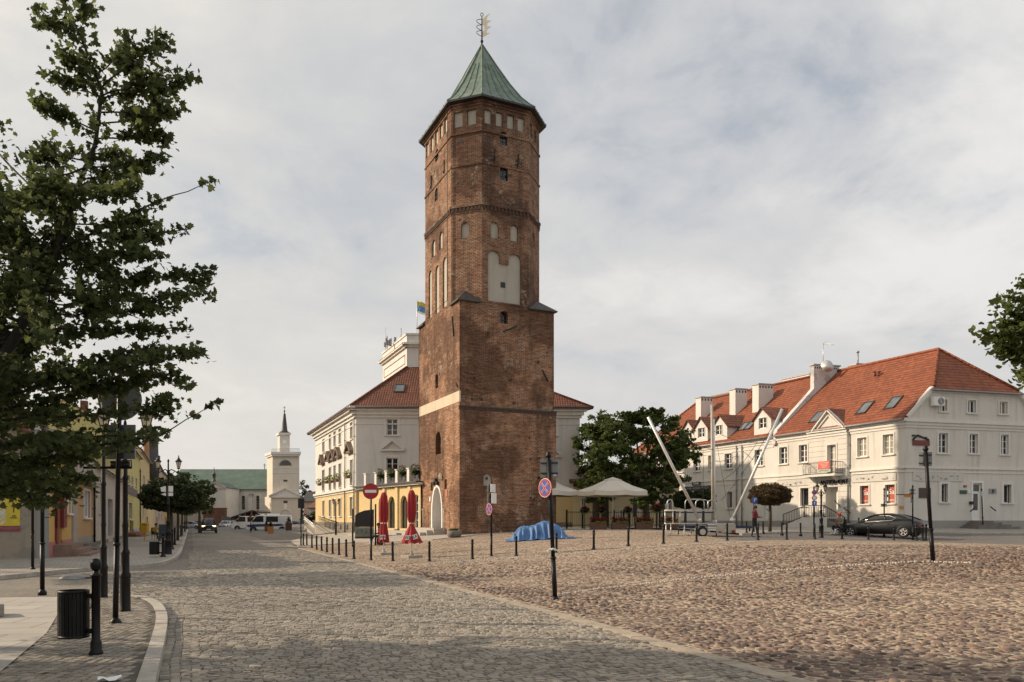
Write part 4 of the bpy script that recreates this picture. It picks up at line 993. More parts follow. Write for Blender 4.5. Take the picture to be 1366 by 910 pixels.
# signs on the front
def signboard(parent, w, r, m, name='sign_board', th=.06, px=True):
    s0, s1, z0, z1 = w.rect(*r) if px else r; mb = M(); mb.wbox(w, s0, s1, z0, z1, .01, th); return mb.obj(name, m, parent), (s0, s1, z0, z1)
def patches(parent, w, box, o, m, n, name):
    s0, s1, z0, z1 = box; mb = M()
    for i in range(n):
        a = random.uniform(s0+.15, s1-.4); z = random.uniform(z0+.1, z1-.25); k = random.randint(5, 8); r = random.uniform(.08, .2)
        mb.prism([w.pt(a+r*random.uniform(.5, 1)*math.cos(6.283*j/k), z+r*.6*random.uniform(.5, 1)*math.sin(6.283*j/k), o) for j in range(k)], tuple(c*.004 for c in (*w.n, 0)))
    o_ = mb.obj(name, m, parent); o_['kind'] = 'stuff'; return o_
MT['oldsign'] = plaster('weathered_sign_panel', (.62, .59, .53), .5, grime=(.36, .34, .3))
MT['stain'] = plain('grey_stain', (.36, .34, .31), .9)
for w, r in ((rf, (1136.5, 1196, 631.5, 642.5)), (re_, (1217.5, 1285, 630, 642)), (rf, (1038, 1079.5, 640, 648.5))):
    b, bx = signboard(house, w, r, MT['oldsign']); patches(b, w, bx, .062, MT['stain'], 16, 'faded_lettering')
for r in ((1151.5, 1158.7, 649, 671.5), (1186, 1193.6, 647.3, 670.6)):
    w = rf.shifted(-.27); s0, s1, z0, z1 = w.rect(*r); mb = M(); mb.wbox(w, s0, s1, z0, z1, 0, .02); b = mb.obj('poster', MT['poster'] if 'poster' in MT else MT.setdefault('poster', plain('orange_red_poster', (.42, .085, .04), .6)), house)
    mb = M(); write_on(mb, w, (s0+s1)/2, z0+(z1-z0)*.62, .022, 'Sa', .55); 
    write_on(mb, w, (s0+s1)/2, z0+.2, .022, 'salon', .2); mb.obj('poster_text', MT['white_paint'], b)
b, bx = signboard(house, re_, (1217, 1239.5, 587.5, 594.5), plain('brown_red_sign', (.16, .05, .035), .6))
mb = M(); write_on(mb, re_, (bx[0]+bx[1])/2, (bx[2]+bx[3])/2, .064, 'DOMINIK', .3, 0, .85); mb.obj('sign_text', plain('dull_red_letters', (.36, .09, .07), .6), b)
mb = M(); cc = lambda x, y: re_.pt(re_.s(x), re_.z(x, y), .08)
for a, c in (((1216.5, 587), (1222.8, 580.8)), ((1222.8, 580.8), (1238, 587))): mb.beam(cc(*a), cc(*c), .08, .1)
mb.beam(cc(1216, 581), cc(1219.6, 581), .09, .09); mb.beam(cc(1234.5, 583), cc(1234.5, 586), .08, .1); mb.obj('roof_outline', MT['iron'], b)
b, _ = signboard(house, re_, (1225.5, 1241, 651, 664.5), plain('brown_plaque', (.07, .045, .035), .5), 'plaque')
signboard(house, re_, (1280, 1289, 654, 659), plain('green_plaque', (.02, .09, .06), .5), 'plaque'); signboard(house, re_, (1290.8, 1293.8, 653.5, 658), MT['white_paint'], 'plaque'); signboard(house, re_, (1285, 1289, 647.3, 650.2), plain('red_number_plate', (.3, .1, .09), .5), 'number_plate')
b, bx = signboard(house, re_, (1319, 1328.5, 652, 658.5), MT['lead'], 'plaque'); mb = M(); c = ((bx[0]+bx[1])/2, (bx[2]+bx[3])/2)
mb.prism([re_.pt(c[0]+x, c[1]+y, .062) for x, y in ((-.1, -.1), (0, -.17), (.1, -.1), (.13, .06), (.04, .14), (-.04, .14), (-.13, .06))], tuple(q*.01 for q in (*re_.n, 0))); mb.obj('crest', MT['slate'], b)
signboard(house, rf, (1200, 1205.5, 675, 678.5), plain('orange_plate', (.6, .28, .04), .5), 'plate'); signboard(house, re_, (1292.6, 1296.4, 669, 673), MT['black_paint'], 'letter_box', .2)
# end door, steps, rails, air conditioner
mb = M(); w = re_; s0, s1, z0, z1 = ed
for a, b, c, d in ((s0-.14, s0, z0, z1+.14), (s1, s1+.14, z0, z1+.14), (s0, s1, z1, z1+.14)): mb.wbox(w, a, b, c, d, -.02, .05)
mb.wbox(w, s0, s1, z0, z1, -.2, -.14); d_ = mb.obj('side_door', MT['frame'], house)
mb = M(); mb.wbox(w, s0+.1, s1-.12, z1-.62, z1-.1, -.15, -.135); mb.wbox(w, s0+.16, s1-.22, z0+.75, z1-.8, -.15, -.135); mb.obj('pane', MT['pane2'], d_)
mb = M()
for i in range(4): mb.wbox(w, s0-.35-.28*i, s1+.3+.5*i, z0-1.4, z0-.03-.15*i, .037, .75+.3*i)
mb.obj('door_steps', MT['darkstep'], house)
mb = M()
for a, c in (((1288.5, 682.5), (1295.5, 676.5)), ((1315, 676), (1322.5, 681.8))): mb.tube([w.pt(w.s(a[0]), w.z(*a), .4), w.pt(w.s(c[0]), w.z(*c), .4)], .04, 6)
mb.obj('handrail', MT['iron'], house)
mb = M(); p = w.pt(w.s(1246.5), w.z(1246, 536.5), .3); mb.box(p, (.95, .38, .65), w.rotz()); ac = mb.obj('air_conditioner', MT['frame'], house, bevel=.03)
mb = M(); q = p+Vector((w.n.x, w.n.y, 0))*.2+Vector((w.t.x, w.t.y, 0))*(.12 if w.t.x > 0 else -.12)
for r in (.25, .17, .09): mb.tube([q+Vector((w.t.x*math.cos(a), w.t.y*math.cos(a), math.sin(a)))*r for a in [i*6.283/16 for i in range(17)]], .02, 4)
mb.obj('fan_grille', MT['iron2'], ac)
# ---------------------------------------------------------------- long white house further along
wn2 = []
W2 = lambda r, **k: wn2.append(window(rf, r, row, **k))
for r in ((1007, 1018, 600, 621.5), (967, 976.5, 605, 625), (945, 951.5, 607.5, 627), (925.5, 934, 609.5, 628.6), (905, 912, 612, 630)): W2(r)
W2((970, 977, 656, 678), cols=1, rows=1, dep=.28)
d2 = rf.rect(1018.5, 1026, 671, 692); wn2.append(arch(*d2, kind='flat'))
mb = M(); mb.wallface(rf, [(T1, RZ-1), (RT, RZ-1), (RT, EZ), (T1, EZ)], wn2, .2)
mb.quad(Q(0, RT, RZ-1), Q(RL, RT, RZ-1), Q(RL, RT, EZ), Q(0, RT, EZ)); mb.quad(Q(RL, T1, RZ-1), Q(RL, RT, RZ-1), Q(RL, RT, EZ), Q(RL, T1, EZ))
mb.obj('wall', MT['white'], row)
mb = M(); mb.wbox(rf, T1, RT, zb-.06, zb+.08, -.02, .08); mb.wbox(rf, T1, RT, zb-.5, zb-.44, -.02, .04)
for a, b, c in ((-.95, -.85, .05), (-.62, -.42, .06), (-.42, -.2, .14), (-.2, .06, .26)): mb.wbox(rf, T1+.42, RT, EZ+a, EZ+b, -.02, c)
mb.obj('cornice', MT['trim'], row)
mb = M(); mb.wbox(rf, T1, RT, RZ-1, rf.z(1000, 694.8), -.05, .035); mb.obj('plinth', MT['plinth'], row)
mb = M(); mb.wbox(rf, *d2[:2], d2[2], d2[3], -.3, -.2); mb.obj('side_door', MT['frame'], row)
mb = M()
for a, c in (((1007.5, 684), (1013, 677.5)), ((1027, 679), (1033, 685))): mb.tube([rf.pt(rf.s(a[0]), rf.z(*a), .4), rf.pt(rf.s(c[0]), rf.z(*c), .4)], .035, 6)
mb.obj('handrail', MT['iron'], row)
roof2 = roofslab('roof', row, [[S(-ov, T1+.4), S(RL/2, T1+.4), S(RL/2, 32), S(-ov, RT+.2)], [S(RL+ov, T1+.4), S(RL/2, T1+.4), S(RL/2, 32), S(RL+ov, RT+.2)], [S(-ov, RT+.2), S(RL/2, 32), S(RL+ov, RT+.2)]], MT['tile'])
mb = M(); mb.tube([S(RL/2, T1+.4, .05), S(RL/2, 32, .05), S(-ov, RT+.2, .05)], .12, 6); mb.obj('ridge_tiles', MT['tile'], roof2)
mb = M(); mb.tube([S(-ov-.06, T1+.4, -.05), S(-ov-.06, RT, -.05)], .075, 8); mb.obj('gutter', MT['lead'], row)
for px, yt, s0, s1 in ((935, 530.5, 2.9, 4.3), (981, 519.5, 2.9, 4.2), (1012, 513, 2.9, 4.5)): chimney(row, px, yt, s0, s1, .85)
chimney(row, 975, 523.5, 7.2, 8.0, 5.6, 2.5); chimney(row, 1080, 499, 7.2, 8.0, 3.6, 2.5)
for px, py in ((993, 569), (1000.5, 567.5)): skylight(row, hit(px, py, S(0, 0), sn), u_, sn, .9, 1.3)
mb = M(); p = hit(1004, 528, S(0, 0), sn); mb.lathe([(.12, -.2), (.12, .4), (.25, .42), (.25, .5), (.1, .8)], tuple(p), 8); mb.obj('roof_vent', MT['tile3'], row)
def dormer(px0, px1, ybase, ywall, yap, win):
    w = rf.shifted(.02); s0, s1 = sorted((w.s(px0), w.s(px1))); m_ = (px0+px1)/2; z0, z1, za = w.z(m_, ybase), w.z(m_, ywall), w.z(m_, yap)+.1; sa = (s0+s1)/2
    hole = window(w, win, row, cas=.05, rows=2, dep=.1, sill=False)
    mb = M(); mb.wallface(w, [(s0, z0-.4), (s1, z0-.4), (s1, z1), (sa, za), (s0, z1)], [hole], .1)
    for t in (s0, s1): k = (z1-EZR)/SL+.1; mb.poly([w.pt(t, z0-.4), w.pt(t, z1), Q(k, t, z1), Q(0, t, z0-.4)])
    d = mb.obj('dormer', MT['white'], row); mb = M()
    for t in (s0-.22, s1+.22):
        zl = z1-.15; mb.prism([w.pt(t, zl, .2), w.pt(sa, za+.1, .2), Q((za-EZR)/SL+.15, sa, za+.08), Q((zl-EZR)/SL+.2, t, zl-.02)], (0, 0, -.08))
    mb.obj('dormer_roof', MT['tile3'], d)
dormer(1006, 1028.5, 575, 558, 546, (1012.5, 1022.5, 557.5, 571.5)); dormer(951, 970, 582, 568, 555.5, (955, 963, 567.5, 580)); dormer(926.5, 944, 584, 570.5, 558.5, (931.5, 940, 571, 583.5)); dormer(910, 926, 587, 574, 562.5, (915.5, 922, 574.5, 587))
for px in (983.3, 990.5): downpipe(row, rf, rf.s(px), RZ, EZ-.3, .1)
b, bx = signboard(row, rf, (914, 951, 648.5, 654), MT['black_paint'], th=.12); mb = M(); write_on(mb, rf, bx[0]+(bx[1]-bx[0])*.5, (bx[2]+bx[3])/2, .124, 'BAR  KEBAB  PIZZA', .3, 0, 1.3); mb.obj('sign_text', MT['lead'], b)
b, bx = signboard(row, rf, (924, 935, 643, 647.5), MT['iron2'], th=.1); mb = M(); write_on(mb, rf, (bx[0]+bx[1])/2, (bx[2]+bx[3])/2, .104, 'KEBAB', .28); mb.obj('sign_text', MT['white_paint'], b)
mb = M(); z = EZ-1.3
for i in range(3):
    a, b = rf.s(985-i*2), rf.s(945+i*22); mb.tube([rf.pt(a+(b-a)*f, z-.3*i-1.0*math.sin(math.pi*f)*(.4+.3*i), .15) for f in [j/10 for j in range(11)]], .018, 4)
mb.tube([rf.pt(rf.s(1015), EZ-.9, .15), rf.pt(rf.s(1006), EZ-1.9, .2), rf.pt(rf.s(993), EZ-1.0, .15)], .018, 4)
mb.obj('wall_cable', MT['iron2'], row)
# ================================================================ town hall behind the tower
def cdir(a, b): v = Vector(cam2w(a, b)); return v.normalized()
K = Vector(cam2w((475-CX)/F*68, 68)); DL = cdir(-.4015, .9159); DF = cdir(1, .02)
BA, BB = 19.9, 21.6
hall = thing('town_hall', 'white and yellow town hall with brown hipped roof and attic block behind the brick tower', 'town hall', (*(K+DF*9+DL*9), .5))
hf = Wall(K, K+DF*BA); hl = Wall(K, K+DL*BB); zB, zC, zG = hf.z(478, 652), hf.z(478, 549), .3
def dark(w, r, **k): return window(w, r, hall, **k)
lh = []; gh = []
for a, b, c, d in ((430.3, 433, 586, 604), (439, 441.7, 579.8, 599.8), (445.2, 448, 575.6, 596), (452, 455, 572, 592.8), (467.3, 470.6, 563.4, 585.8)): lh.append(dark(hl, (a, b, c, d), cas=.08, rows=3, sill=True))
for a, b, c, d in ((430, 433, 627, 655), (439, 441.8, 623.5, 654), (445.2, 448.1, 621, 652.6), (452, 455.2, 618.5, 650.5), (467.3, 470.6, 613.5, 647.5)): lh.append(dark(hl, (a, b, c, d), cas=.08, rows=4))
for a, b, c, d in ((430.3, 433, 667.8, 688.6), (439, 442, 666.8, 689), (445.2, 448.2, 666, 689), (452, 455.2, 665, 688.5), (467, 470.6, 663, 688.5)): gh.append(dark(hl, (a, b, c, d), cas=.14, rows=3))
fhh = []
for a, b in ((515.8, 530.5), (727.5, 741.8)):
    fhh.append(dark(hf, (a, b, 559, 580.5), cas=.2, cols=2, rows=3)); fhh.append(dark(hf, (a-.4, b+.4, 611, 634), cas=.2, cols=2, rows=3))
mb = M()
mb.wallface(hl, [(0, zB), (BB, zB), (BB, zC), (0, zC)], lh, .17); mb.wallface(hf, [(0, zB), (BA, zB), (BA, zC), (0, zC)], fhh, .17)
A_, B_, C_, D_ = K, K+DF*BA, K+DF*BA+DL*BB, K+DL*BB
for p, q in ((B_, C_), (C_, D_)): mb.quad((p.x, p.y, zB), (q.x, q.y, zB), (q.x, q.y, zC), (p.x, p.y, zC))
mb.obj('upper_wall', MT['white'], hall)
mb = M(); mb.wallface(hl, [(0, 1.45), (BB, 1.45), (BB, zB), (0, zB)], gh, .17); mb.wallface(hf, [(0, 1.45), (BA, 1.45), (BA, zB), (0, zB)], [])
for p, q in ((B_, C_), (C_, D_)): mb.quad((p.x, p.y, zG-1), (q.x, q.y, zG-1), (q.x, q.y, zB), (p.x, p.y, zB))
mb.obj('ground_floor_wall', MT['yellow'], hall)
mb = M(); mb.wbox(hl, -.06, BB, -.6, 1.45, -.1, .06); mb.wbox(hf, -.06, BA, -.6, 1.45, -.1, .057)
for s in (3.1, 6.2, 9.6): mb.wbox(hl, s, s+.7, .75, 1.25, .04, .065, 1)
mb.obj('stone_plinth', [MT['stone'], MT['black_paint']], hall)
mb = M()
for a, b, c in ((-.55, -.3, .16), (-.3, .02, .34), (.02, .22, .6), (.22, .4, .75)): mb.wbox(hl, -c, BB+.3, zC+a, zC+b, -.05, c); mb.wbox(hf, -c, BA+c, zC+a, zC+b, -.05, c-.003)
for a, b, c in ((-.25, -.05, .1), (-.05, .16, .26)): mb.wbox(hl, -c, BB+.2, zB+a, zB+b, -.05, c); mb.wbox(hf, -c, BA+c, zB+a, zB+b, -.05, c-.003)
mb.wbox(hl, -.0, BB, zC-1.15, zC-1.05, -.05, .05); mb.wbox(hf, -.0, BA, zC-1.15, zC-1.05, -.05, .05)
mb.obj('cornice', MT['trim'], hall)
MT['brownped'] = plain('brown_sheet_metal', (.17, .12, .09), .6, var=.2)
for a, b, c, d, e in ((429, 433.3, 619, 607.5, 431), (437.5, 442.7, 614.5, 603, 440.2), (443.3, 448.8, 612.5, 600.5, 446.4), (449.7, 456, 609.5, 597.5, 453), (464.3, 472, 603.5, 590.3, 468.5)):
    mb = M(); m_ = (a+b)/2; z0, z1 = hl.z(m_, c), hl.z(m_, d); s0, s1 = hl.s(a), hl.s(b); sm_ = (s0+s1)/2
    for s in (s0, s1): mb.beam(hl.pt(s, z0, .2), hl.pt(sm_, z1, .2), .46, .2)
    mb.wbox(hl, min(s0, s1)+.2, max(s0, s1)-.2, z0-.1, z0+.12, -.02, .3); mb.obj('window_pediment', MT['brownped'], hall)
for a, b, c, d, e in ((508, 539.3, 600, 587.4, 523.5), (720, 749, 608, 595.5, 734.5)):
    mb = M(); s0, s1, se = hf.s(a), hf.s(b), hf.s(e); z0, z1 = hf.z(e, c), hf.z(e, d)
    for s in (s0, s1): mb.beam(hf.pt(s, z0+.03, .14), hf.pt(se, z1, .14), .3, .16)
    mb.wbox(hf, s0-.05, s1+.05, z0-.12, z0+.03, -.02, .26); mb.obj('window_pediment', MT['trim'], hall)
def leafblob(name, c, r, n, m, parent=None, size=.12, sq=(1, 1, 1)):
    return foliage(name, [(Vector(c), Vector((r*sq[0], r*sq[1], r*sq[2])), n)], size, m, parent)
# roof and attic block
ia, ib = 6.2, 6.2; oa = .8; zE, zI = zC+.42, hf.z(543, 490) if False else EYE+204*73.9/F
def KP(a, b, z): p = K+DF*a+DL*b; return Vector((p.x, p.y, z))
zE2 = zE-.1
o4 = [KP(-oa, -oa, zE2), KP(BA+oa, -oa, zE2), KP(BA+oa, BB+oa, zE2), KP(-oa, BB+oa, zE2)]; i4 = [KP(ia, ib, zI), KP(BA-ia, ib, zI), KP(BA-ia, BB-ib, zI), KP(ia, BB-ib, zI)]
mb = M()
for i in range(4): mb.prism([o4[i], o4[(i+1) % 4], i4[(i+1) % 4], i4[i]], (0, 0, -.15))
rfh = mb.obj('roof', MT['tile2'], hall)
for i in range(4): mb = M(); mb.tube([o4[i], i4[i]], .13, 6); mb.obj('ridge_tiles', MT['tile2'], rfh)
mb = M(); mb.tube([o4[3], o4[0], o4[1]], .09, 6); mb.obj('gutter', MT['slate'], hall)
nh = (o4[1]-o4[0]).cross(i4[0]-o4[0]).normalized(); nh = nh if nh.z > 0 else -nh
skylight(hall, hit(533, 518.5, o4[0], nh), Vector((DF.x, DF.y, 0)), nh, .95, 1.5)
k2 = K+DF*ia+DL*ib; bl = Wall(k2, k2+DL*9.4); bfw = Wall(k2, k2+DF*7.5); zT = EYE+249*73.9/F
mb = M(); pts = [k2, k2+DF*7.5, k2+DF*7.5+DL*9.4, k2+DL*9.4]; mb.prism([(p.x, p.y, zI-.6) for p in pts], (0, 0, zT-zI+.5)); blk = mb.obj('attic_block', MT['white'], hall)
mb = M()
for z0, z1, o in ((zT-1.35, zT-1.15, .2), (zT-1.15, zT-.95, .42), (zT-.16, zT, .1)):
    mb.wbox(bl, -o, 9.4+o, z0, z1, -.1, o); mb.wbox(bfw, -o, 7.6, z0, z1, -.1, o-.003)
for a, b, c, d in ((.6, 8.8, zI+2.0-.75, zI+2.0-.68), (.6, 8.8, zI+.4, zI+.47), (.6, .67, zI+.4, zI+1.3), (8.73, 8.8, zI+.4, zI+1.3)): mb.wbox(bl, a, b, c, d, -.02, .03, 1)
mb.wbox(bl, -.05, 9.45, zT-1.0, zT-.96, 0, .44, 1); mb.obj('cornice', [MT['trim'], MT['tile3']], blk)
mb = M(); b0 = lambda px, py, d=78: P(px, py, d)
for px, y0, y1, r in ((514.5, 468, 437, .02), (535, 456, 438, .05), (522, 462, 450, .02), (516.5, 466, 448, .05)): mb.tube([b0(px, y0), b0(px, y1)], r, 5)
for px, y0, y1 in ((513.5, 463, 457), (515.5, 460, 451), (518.5, 461, 454), (521, 462, 452), (527, 457, 450)): mb.box((b0(px, y0)+b0(px, y1))/2, (.22, .16, (y0-y1)/F*78))
mb.beam(b0(513, 459), b0(522.5, 459), .06); mb.beam(b0(514, 455), b0(522, 454), .05); mb.obj('antenna_mast', MT['lead'], hall)
fl = M(); fp_ = P(556.3, 447, 76); fl.tube([fp_, P(556.3, 400, 76)], .04, 6); flag_pole = fl.obj('flagpole', MT['alu'], hall)
mb = M(); W_ = Vector((CT, -ST, 0)); fz = P(556.3, 402, 76)
for k in range(8):
    for j, mi in enumerate((0, 0, 1, 1, 1, 2)):
        q = lambda a, b: fz+W_*(a*.13)+Vector((0, 0, -b*.2-.02*a*a*.3))+Vector((ST, CT, 0))*(.09*math.sin(a*1.3+b*.5))
        mb.quad(q(k, j), q(k+1, j), q(k+1, j+1), q(k, j+1), mi if not (k > 4 and j < 1) else 0)
mb.obj('flag', [plain('yellow_flag', (.62, .5, .05), .7), plain('blue_flag', (.1, .28, .5), .7), MT['white_paint']], flag_pole)
for s in (hl.s(461.5), hl.s(474)): downpipe(hall, hl, s, .5, zC-.5, .12)
# terrace with arcade reaching to the tower
T0 = Vector(cam2w((479-CX)/F*67.6, 67.6)); T1_ = Vector(cam2w((561-CX)/F*57.9, 57.9)); tw_ = Wall(T0, T1_)
th = []; zb_ = .55
for a, b, top in ((505, 512, 663), (517.5, 526.6, 662), (534, 543.2, 661), (551.5, 559.3, 659.5)):
    s0, s1, z0, z1 = tw_.rect(a, b, top, 700); z0 = 1.0; th.append(window(tw_, (s0, s1, z0, z1), hall, dep=.22, cas=.0, cols=2, rows=4, sill=False, kind='round', px=False, name='arched_window', fm=MT['iron2'] if a < 540 else MT['frame'], pm=MT['pane2']))
mb = M(); mb.wallface(tw_, [(0, -.3), (tw_.L, -.3), (tw_.L, zB), (0, zB)], th, .24)
for a in (494, 513.5, 530.5, 547.5):
    s = tw_.s(a); mb.wbox(tw_, s-.22, s+.22, .95, zB-.2, -.02, .14)
mb.obj('arcade_wall', MT['yellow'], hall)
for a in (494, 513.5, 530.5, 547.5): mb = M(); s = tw_.s(a); mb.wbox(tw_, s-.26, s+.26, -.3, .95, -.02, .2); mb.obj('pillar_base', MT['darkstep'], hall)
mb = M(); mb.wbox(tw_, -.2, tw_.L+.2, zB-.1, zB+.06, -.1, .3, 0); mb.wbox(tw_, -.2, tw_.L+.2, zB+.06, zB+.16, -.1, .5, 1); q = [T0, T1_, T1_+DL*9, K+DF*8.5]
mb.prism([(p.x, p.y, zB+.12) for p in q], (0, 0, -.3), 1); mb.obj('terrace_cornice', [MT['trim'], MT['slate']], hall)
for a in (487.5, 501.5, 515.3, 529.4, 545): mb = M(); s = tw_.s(a); mb.wbox(tw_, s-.2, s+.2, zB+.16, zB+1.2, -.35, .05); mb.wbox(tw_, s-.25, s+.25, zB+1.2, zB+1.27, -.4, .1); mb.obj('parapet_post', MT['trim'], hall)
TERR = [(tw_.s(a), zB+.95) for a in (508.3, 522.2, 537.2, 554)]
mb = M()
for s, z in TERR:
    for r in (.38, .25): mb.tube([tw_.pt(s+r*math.cos(t), z-.35+r*math.sin(t), -.1) for t in [i*6.283/14 for i in range(15)]], .02, 4)
    for dz in (-.75, .05): mb.tube([tw_.pt(s-.55, z+dz, -.1), tw_.pt(s+.55, z+dz, -.1)], .025, 4)
mb.obj('terrace_railing', MT['iron'], hall)
mb = M()
for i in range(3): mb.wbox(tw_, 3.5+.3*i, tw_.L+.0, -.5, .62+.14*(2-i)-.06, 0, 1.3+.7*i)
mb.obj('terrace_steps', MT['step'], hall)
# side ramp with railings left of the hall
ra, rb_ = G(411, 714), G(390, 706)
ramp = thing('stepped_ramp', 'paved ramp with iron railings climbing along the town hall side', 'ramp', (ra.x, ra.y, 0))
r0, r1, r2, r3 = P(419, 714, 70), P(449, 712, 75), P(425, 700, 86), P(406, 700.5, 89)
for q_ in (r0, r1): q_.z = H(q_.x, q_.y)+.02
mb = M(); mb.add([r0, r1, r2, r3]+[Vector((p.x, p.y, -.4)) for p in (r0, r1, r2, r3)], [(0, 1, 2, 3), (0, 4, 5, 1), (1, 5, 6, 2), (2, 6, 7, 3), (3, 7, 4, 0)]); mb.obj('ramp_surface', MT['light_path'], ramp)
for a, b, n in ((r0, r3, 12), (r1, r2, 14)):
    mb = M(); up = Vector((0, 0, 1))
    mb.tube([a+up*.95, b+up*.95], .04, 6); mb.tube([a+up*.7, b+up*.7], .03, 6)
    for i in range(n+1): p = a.lerp(b, i/n); mb.tube([p, p+up*.95], .03, 5)
    mb.obj('railing', MT['alu'] if a is r0 else MT['iron2'], ramp)
# ================================================================ left hand row of houses
LA = G(64.6, 744.4, .12); LB = LA+Vector((SD.x, SD.y, 0))*140; lw_ = Wall(LA, LB)
def rowhouse(name, label, a, b, zeave, col, plinth, roofm, wins, doors=(), deep=9, rise=3.2, sidewall=None, over=.3, z_pl=.75):
    s0, s1 = lw_.s(a) if a is not None else 0.0, lw_.s(b)
    root = thing(name, label, 'house', (*lw_.pt((s0+s1)/2, 0, -deep/2).xy, .1))
    holes = []
    for r, k in wins: holes.append(window(lw_, r, root, **k))
    for r, m_ in doors:
        q = lw_.rect(*r); holes.append(arch(*q, kind='flat')); mb = M(); mb.wbox(lw_, q[0], q[1], q[2], q[3], -.3, -.22); d = mb.obj('door', m_, root)
        mb = M(); mb.wbox(lw_, q[0]+.15, q[1]-.15, q[3]-.5, q[3]-.12, -.225, -.21); mb.obj('pane', MT['pane'], d)
    mb = M(); mb.wallface(lw_, [(s0, -.3), (s1, -.3), (s1, zeave), (s0, zeave)], holes, .24)
    zr_ = zeave+rise
    for s in (s0, s1): mb.poly([lw_.pt(s, -.3, 0), lw_.pt(s, zeave, 0), lw_.pt(s, zr_, -deep/2), lw_.pt(s, zeave, -deep), lw_.pt(s, -.3, -deep)], 0)
    mb.quad(lw_.pt(s0, -.3, -deep), lw_.pt(s1, -.3, -deep), lw_.pt(s1, zeave, -deep), lw_.pt(s0, zeave, -deep))
    mb.obj('wall', col, root)
    if plinth:
        mb = M(); cuts = sorted([q for r, _ in doors for q in lw_.rect(*r)[:2]]); xs = [s0]+cuts+[s1]
        for i in range(0, len(xs), 2): mb.wbox(lw_, xs[i], xs[i+1], -.3, z_pl, -.05, .03)
        mb.obj('plinth', plinth, root)
    k = rise/(deep/2); mb = M()
    mb.prism([lw_.pt(s0-.05, zeave-over*k+.1, over), lw_.pt(s1+.05, zeave-over*k+.1, over), lw_.pt(s1+.05, zr_+.1, -deep/2), lw_.pt(s0-.05, zr_+.1, -deep/2)], (0, 0, -.1))
    mb.prism([lw_.pt(s0-.05, zeave-over*k+.1, -deep-over), lw_.pt(s1+.05, zeave-over*k+.1, -deep-over), lw_.pt(s1+.05, zr_+.1, -deep/2), lw_.pt(s0-.05, zr_+.1, -deep/2)], (0, 0, -.1))
    mb.obj('roof', roofm, root)
    mb = M(); mb.wbox(lw_, s0, s1, zeave-.3, zeave-.02, -.05, over*.7); mb.tube([lw_.pt(s0, zeave-.2, over+.05), lw_.pt(s1, zeave-.2, over+.05)], .06, 6); mb.obj('eaves_moulding', MT['oldframe'], root)
    mb = M(); mb.box(lw_.pt((s0*.6+s1*.4), zr_+.3, -deep/2+.4), (.9, .6, 1.6), lw_.rotz()); mb.obj('chimney', MT['brickfar'], root)
    return root, s0, s1
MT['wornside'] = plaster('worn_grey_plaster', (.36, .31, .25), .7, grime=(.17, .155, .135), patch=(.27, .25, .22))
MT['ochre'] = plaster('ochre_render', (.62, .4, .13), .25, grime=(.3, .22, .1)); MT['tan'] = plaster('tan_render', (.5, .33, .17), .25, grime=(.26, .2, .13)); MT['palewall'] = plaster('pale_lilac_render', (.56, .52, .47), .3); MT['lime'] = plaster('lime_yellow_render', (.6, .54, .23), .25, grime=(.32, .28, .14)); MT['pinkwall'] = plaster('pinkish_render', (.52, .38, .29), .25)
MT['pinkplinth'] = plain('pink_plinth', (.42, .17, .16), .85, var=.2); MT['crimson'] = plain('crimson_paint', (.2, .03, .03), .6)
r1_, s0, s1 = rowhouse('corner_house', 'yellow corner house with crimson door and bare grey gable wall carrying a yellow poster', None, 97, 4.7, MT['ochre'], MT['pinkplinth'], MT['tile3'],
    [((88.6, 94.2, 655, 684.5), dict(cas=.07, cols=1, rows=1, dep=.1, pm=plain('teal_curtain', (.2, .33, .3), .6)))], [((74.5, 82.5, 650, 727), MT['crimson'])])
mb = M(); s_ = lw_.s(78); 
for a, b, c in ((lw_.s(73), lw_.s(75), .12), (lw_.s(82), lw_.s(86.3), .1)): mb.wbox(lw_, a, b, lw_.z(80, 704), lw_.z(80, 645), -.02, c)
mb.wbox(lw_, lw_.s(73), lw_.s(75.4), lw_.z(75, 728), lw_.z(75, 645), -.02, .09); mb.wbox(lw_, lw_.s(73), lw_.s(86.3), lw_.z(80, 649), lw_.z(80, 644), -.02, .14); mb.obj('door_frame', MT['crimson'], r1_)
mb = M()
for i in range(3): mb.wbox(lw_, lw_.s(71)-.1*(2-i), lw_.s(88)+.45*i, -.2, .62-.2*i, -.2, .7+.33*i)
mb.obj('door_steps', plain('brown_stone_step', (.25, .17, .13), .85, var=.2), r1_)
gw = Wall(LA, G(0, 745.7, .12)); ge = gw.p0+gw.t*15; gw2 = Wall(LA, ge)
mb = M(); mb.poly([gw.pt(0, -.3, .02), gw.pt(14, -.3, .02), gw.pt(14, 4.7, .02), gw.pt(9, 7.6, .02), gw.pt(5, 7.9, .02), gw.pt(0, 4.7, .02)]); mb.poly([gw.pt(14, -.3, 0), gw.pt(14, 4.7, 0), gw.pt(14, 4.7, -4), gw.pt(14, -.3, -4)])
side = mb.obj('gable_wall', MT['wornside'], r1_)
mb = M(); mb.wbox(gw, -.02, .42, -.2, 4.6, 0, .05); mb.wbox(gw, 0.42, 14, -.2, .14, 0, .06, 1); mb.obj('corner_pilaster', [plaster('grey_patch_plaster', (.3, .3, .29), .4), MT['concrete']], r1_)
mb = M(); gsl = lambda s: gw.pt(s, 4.7+s*.64, .35)
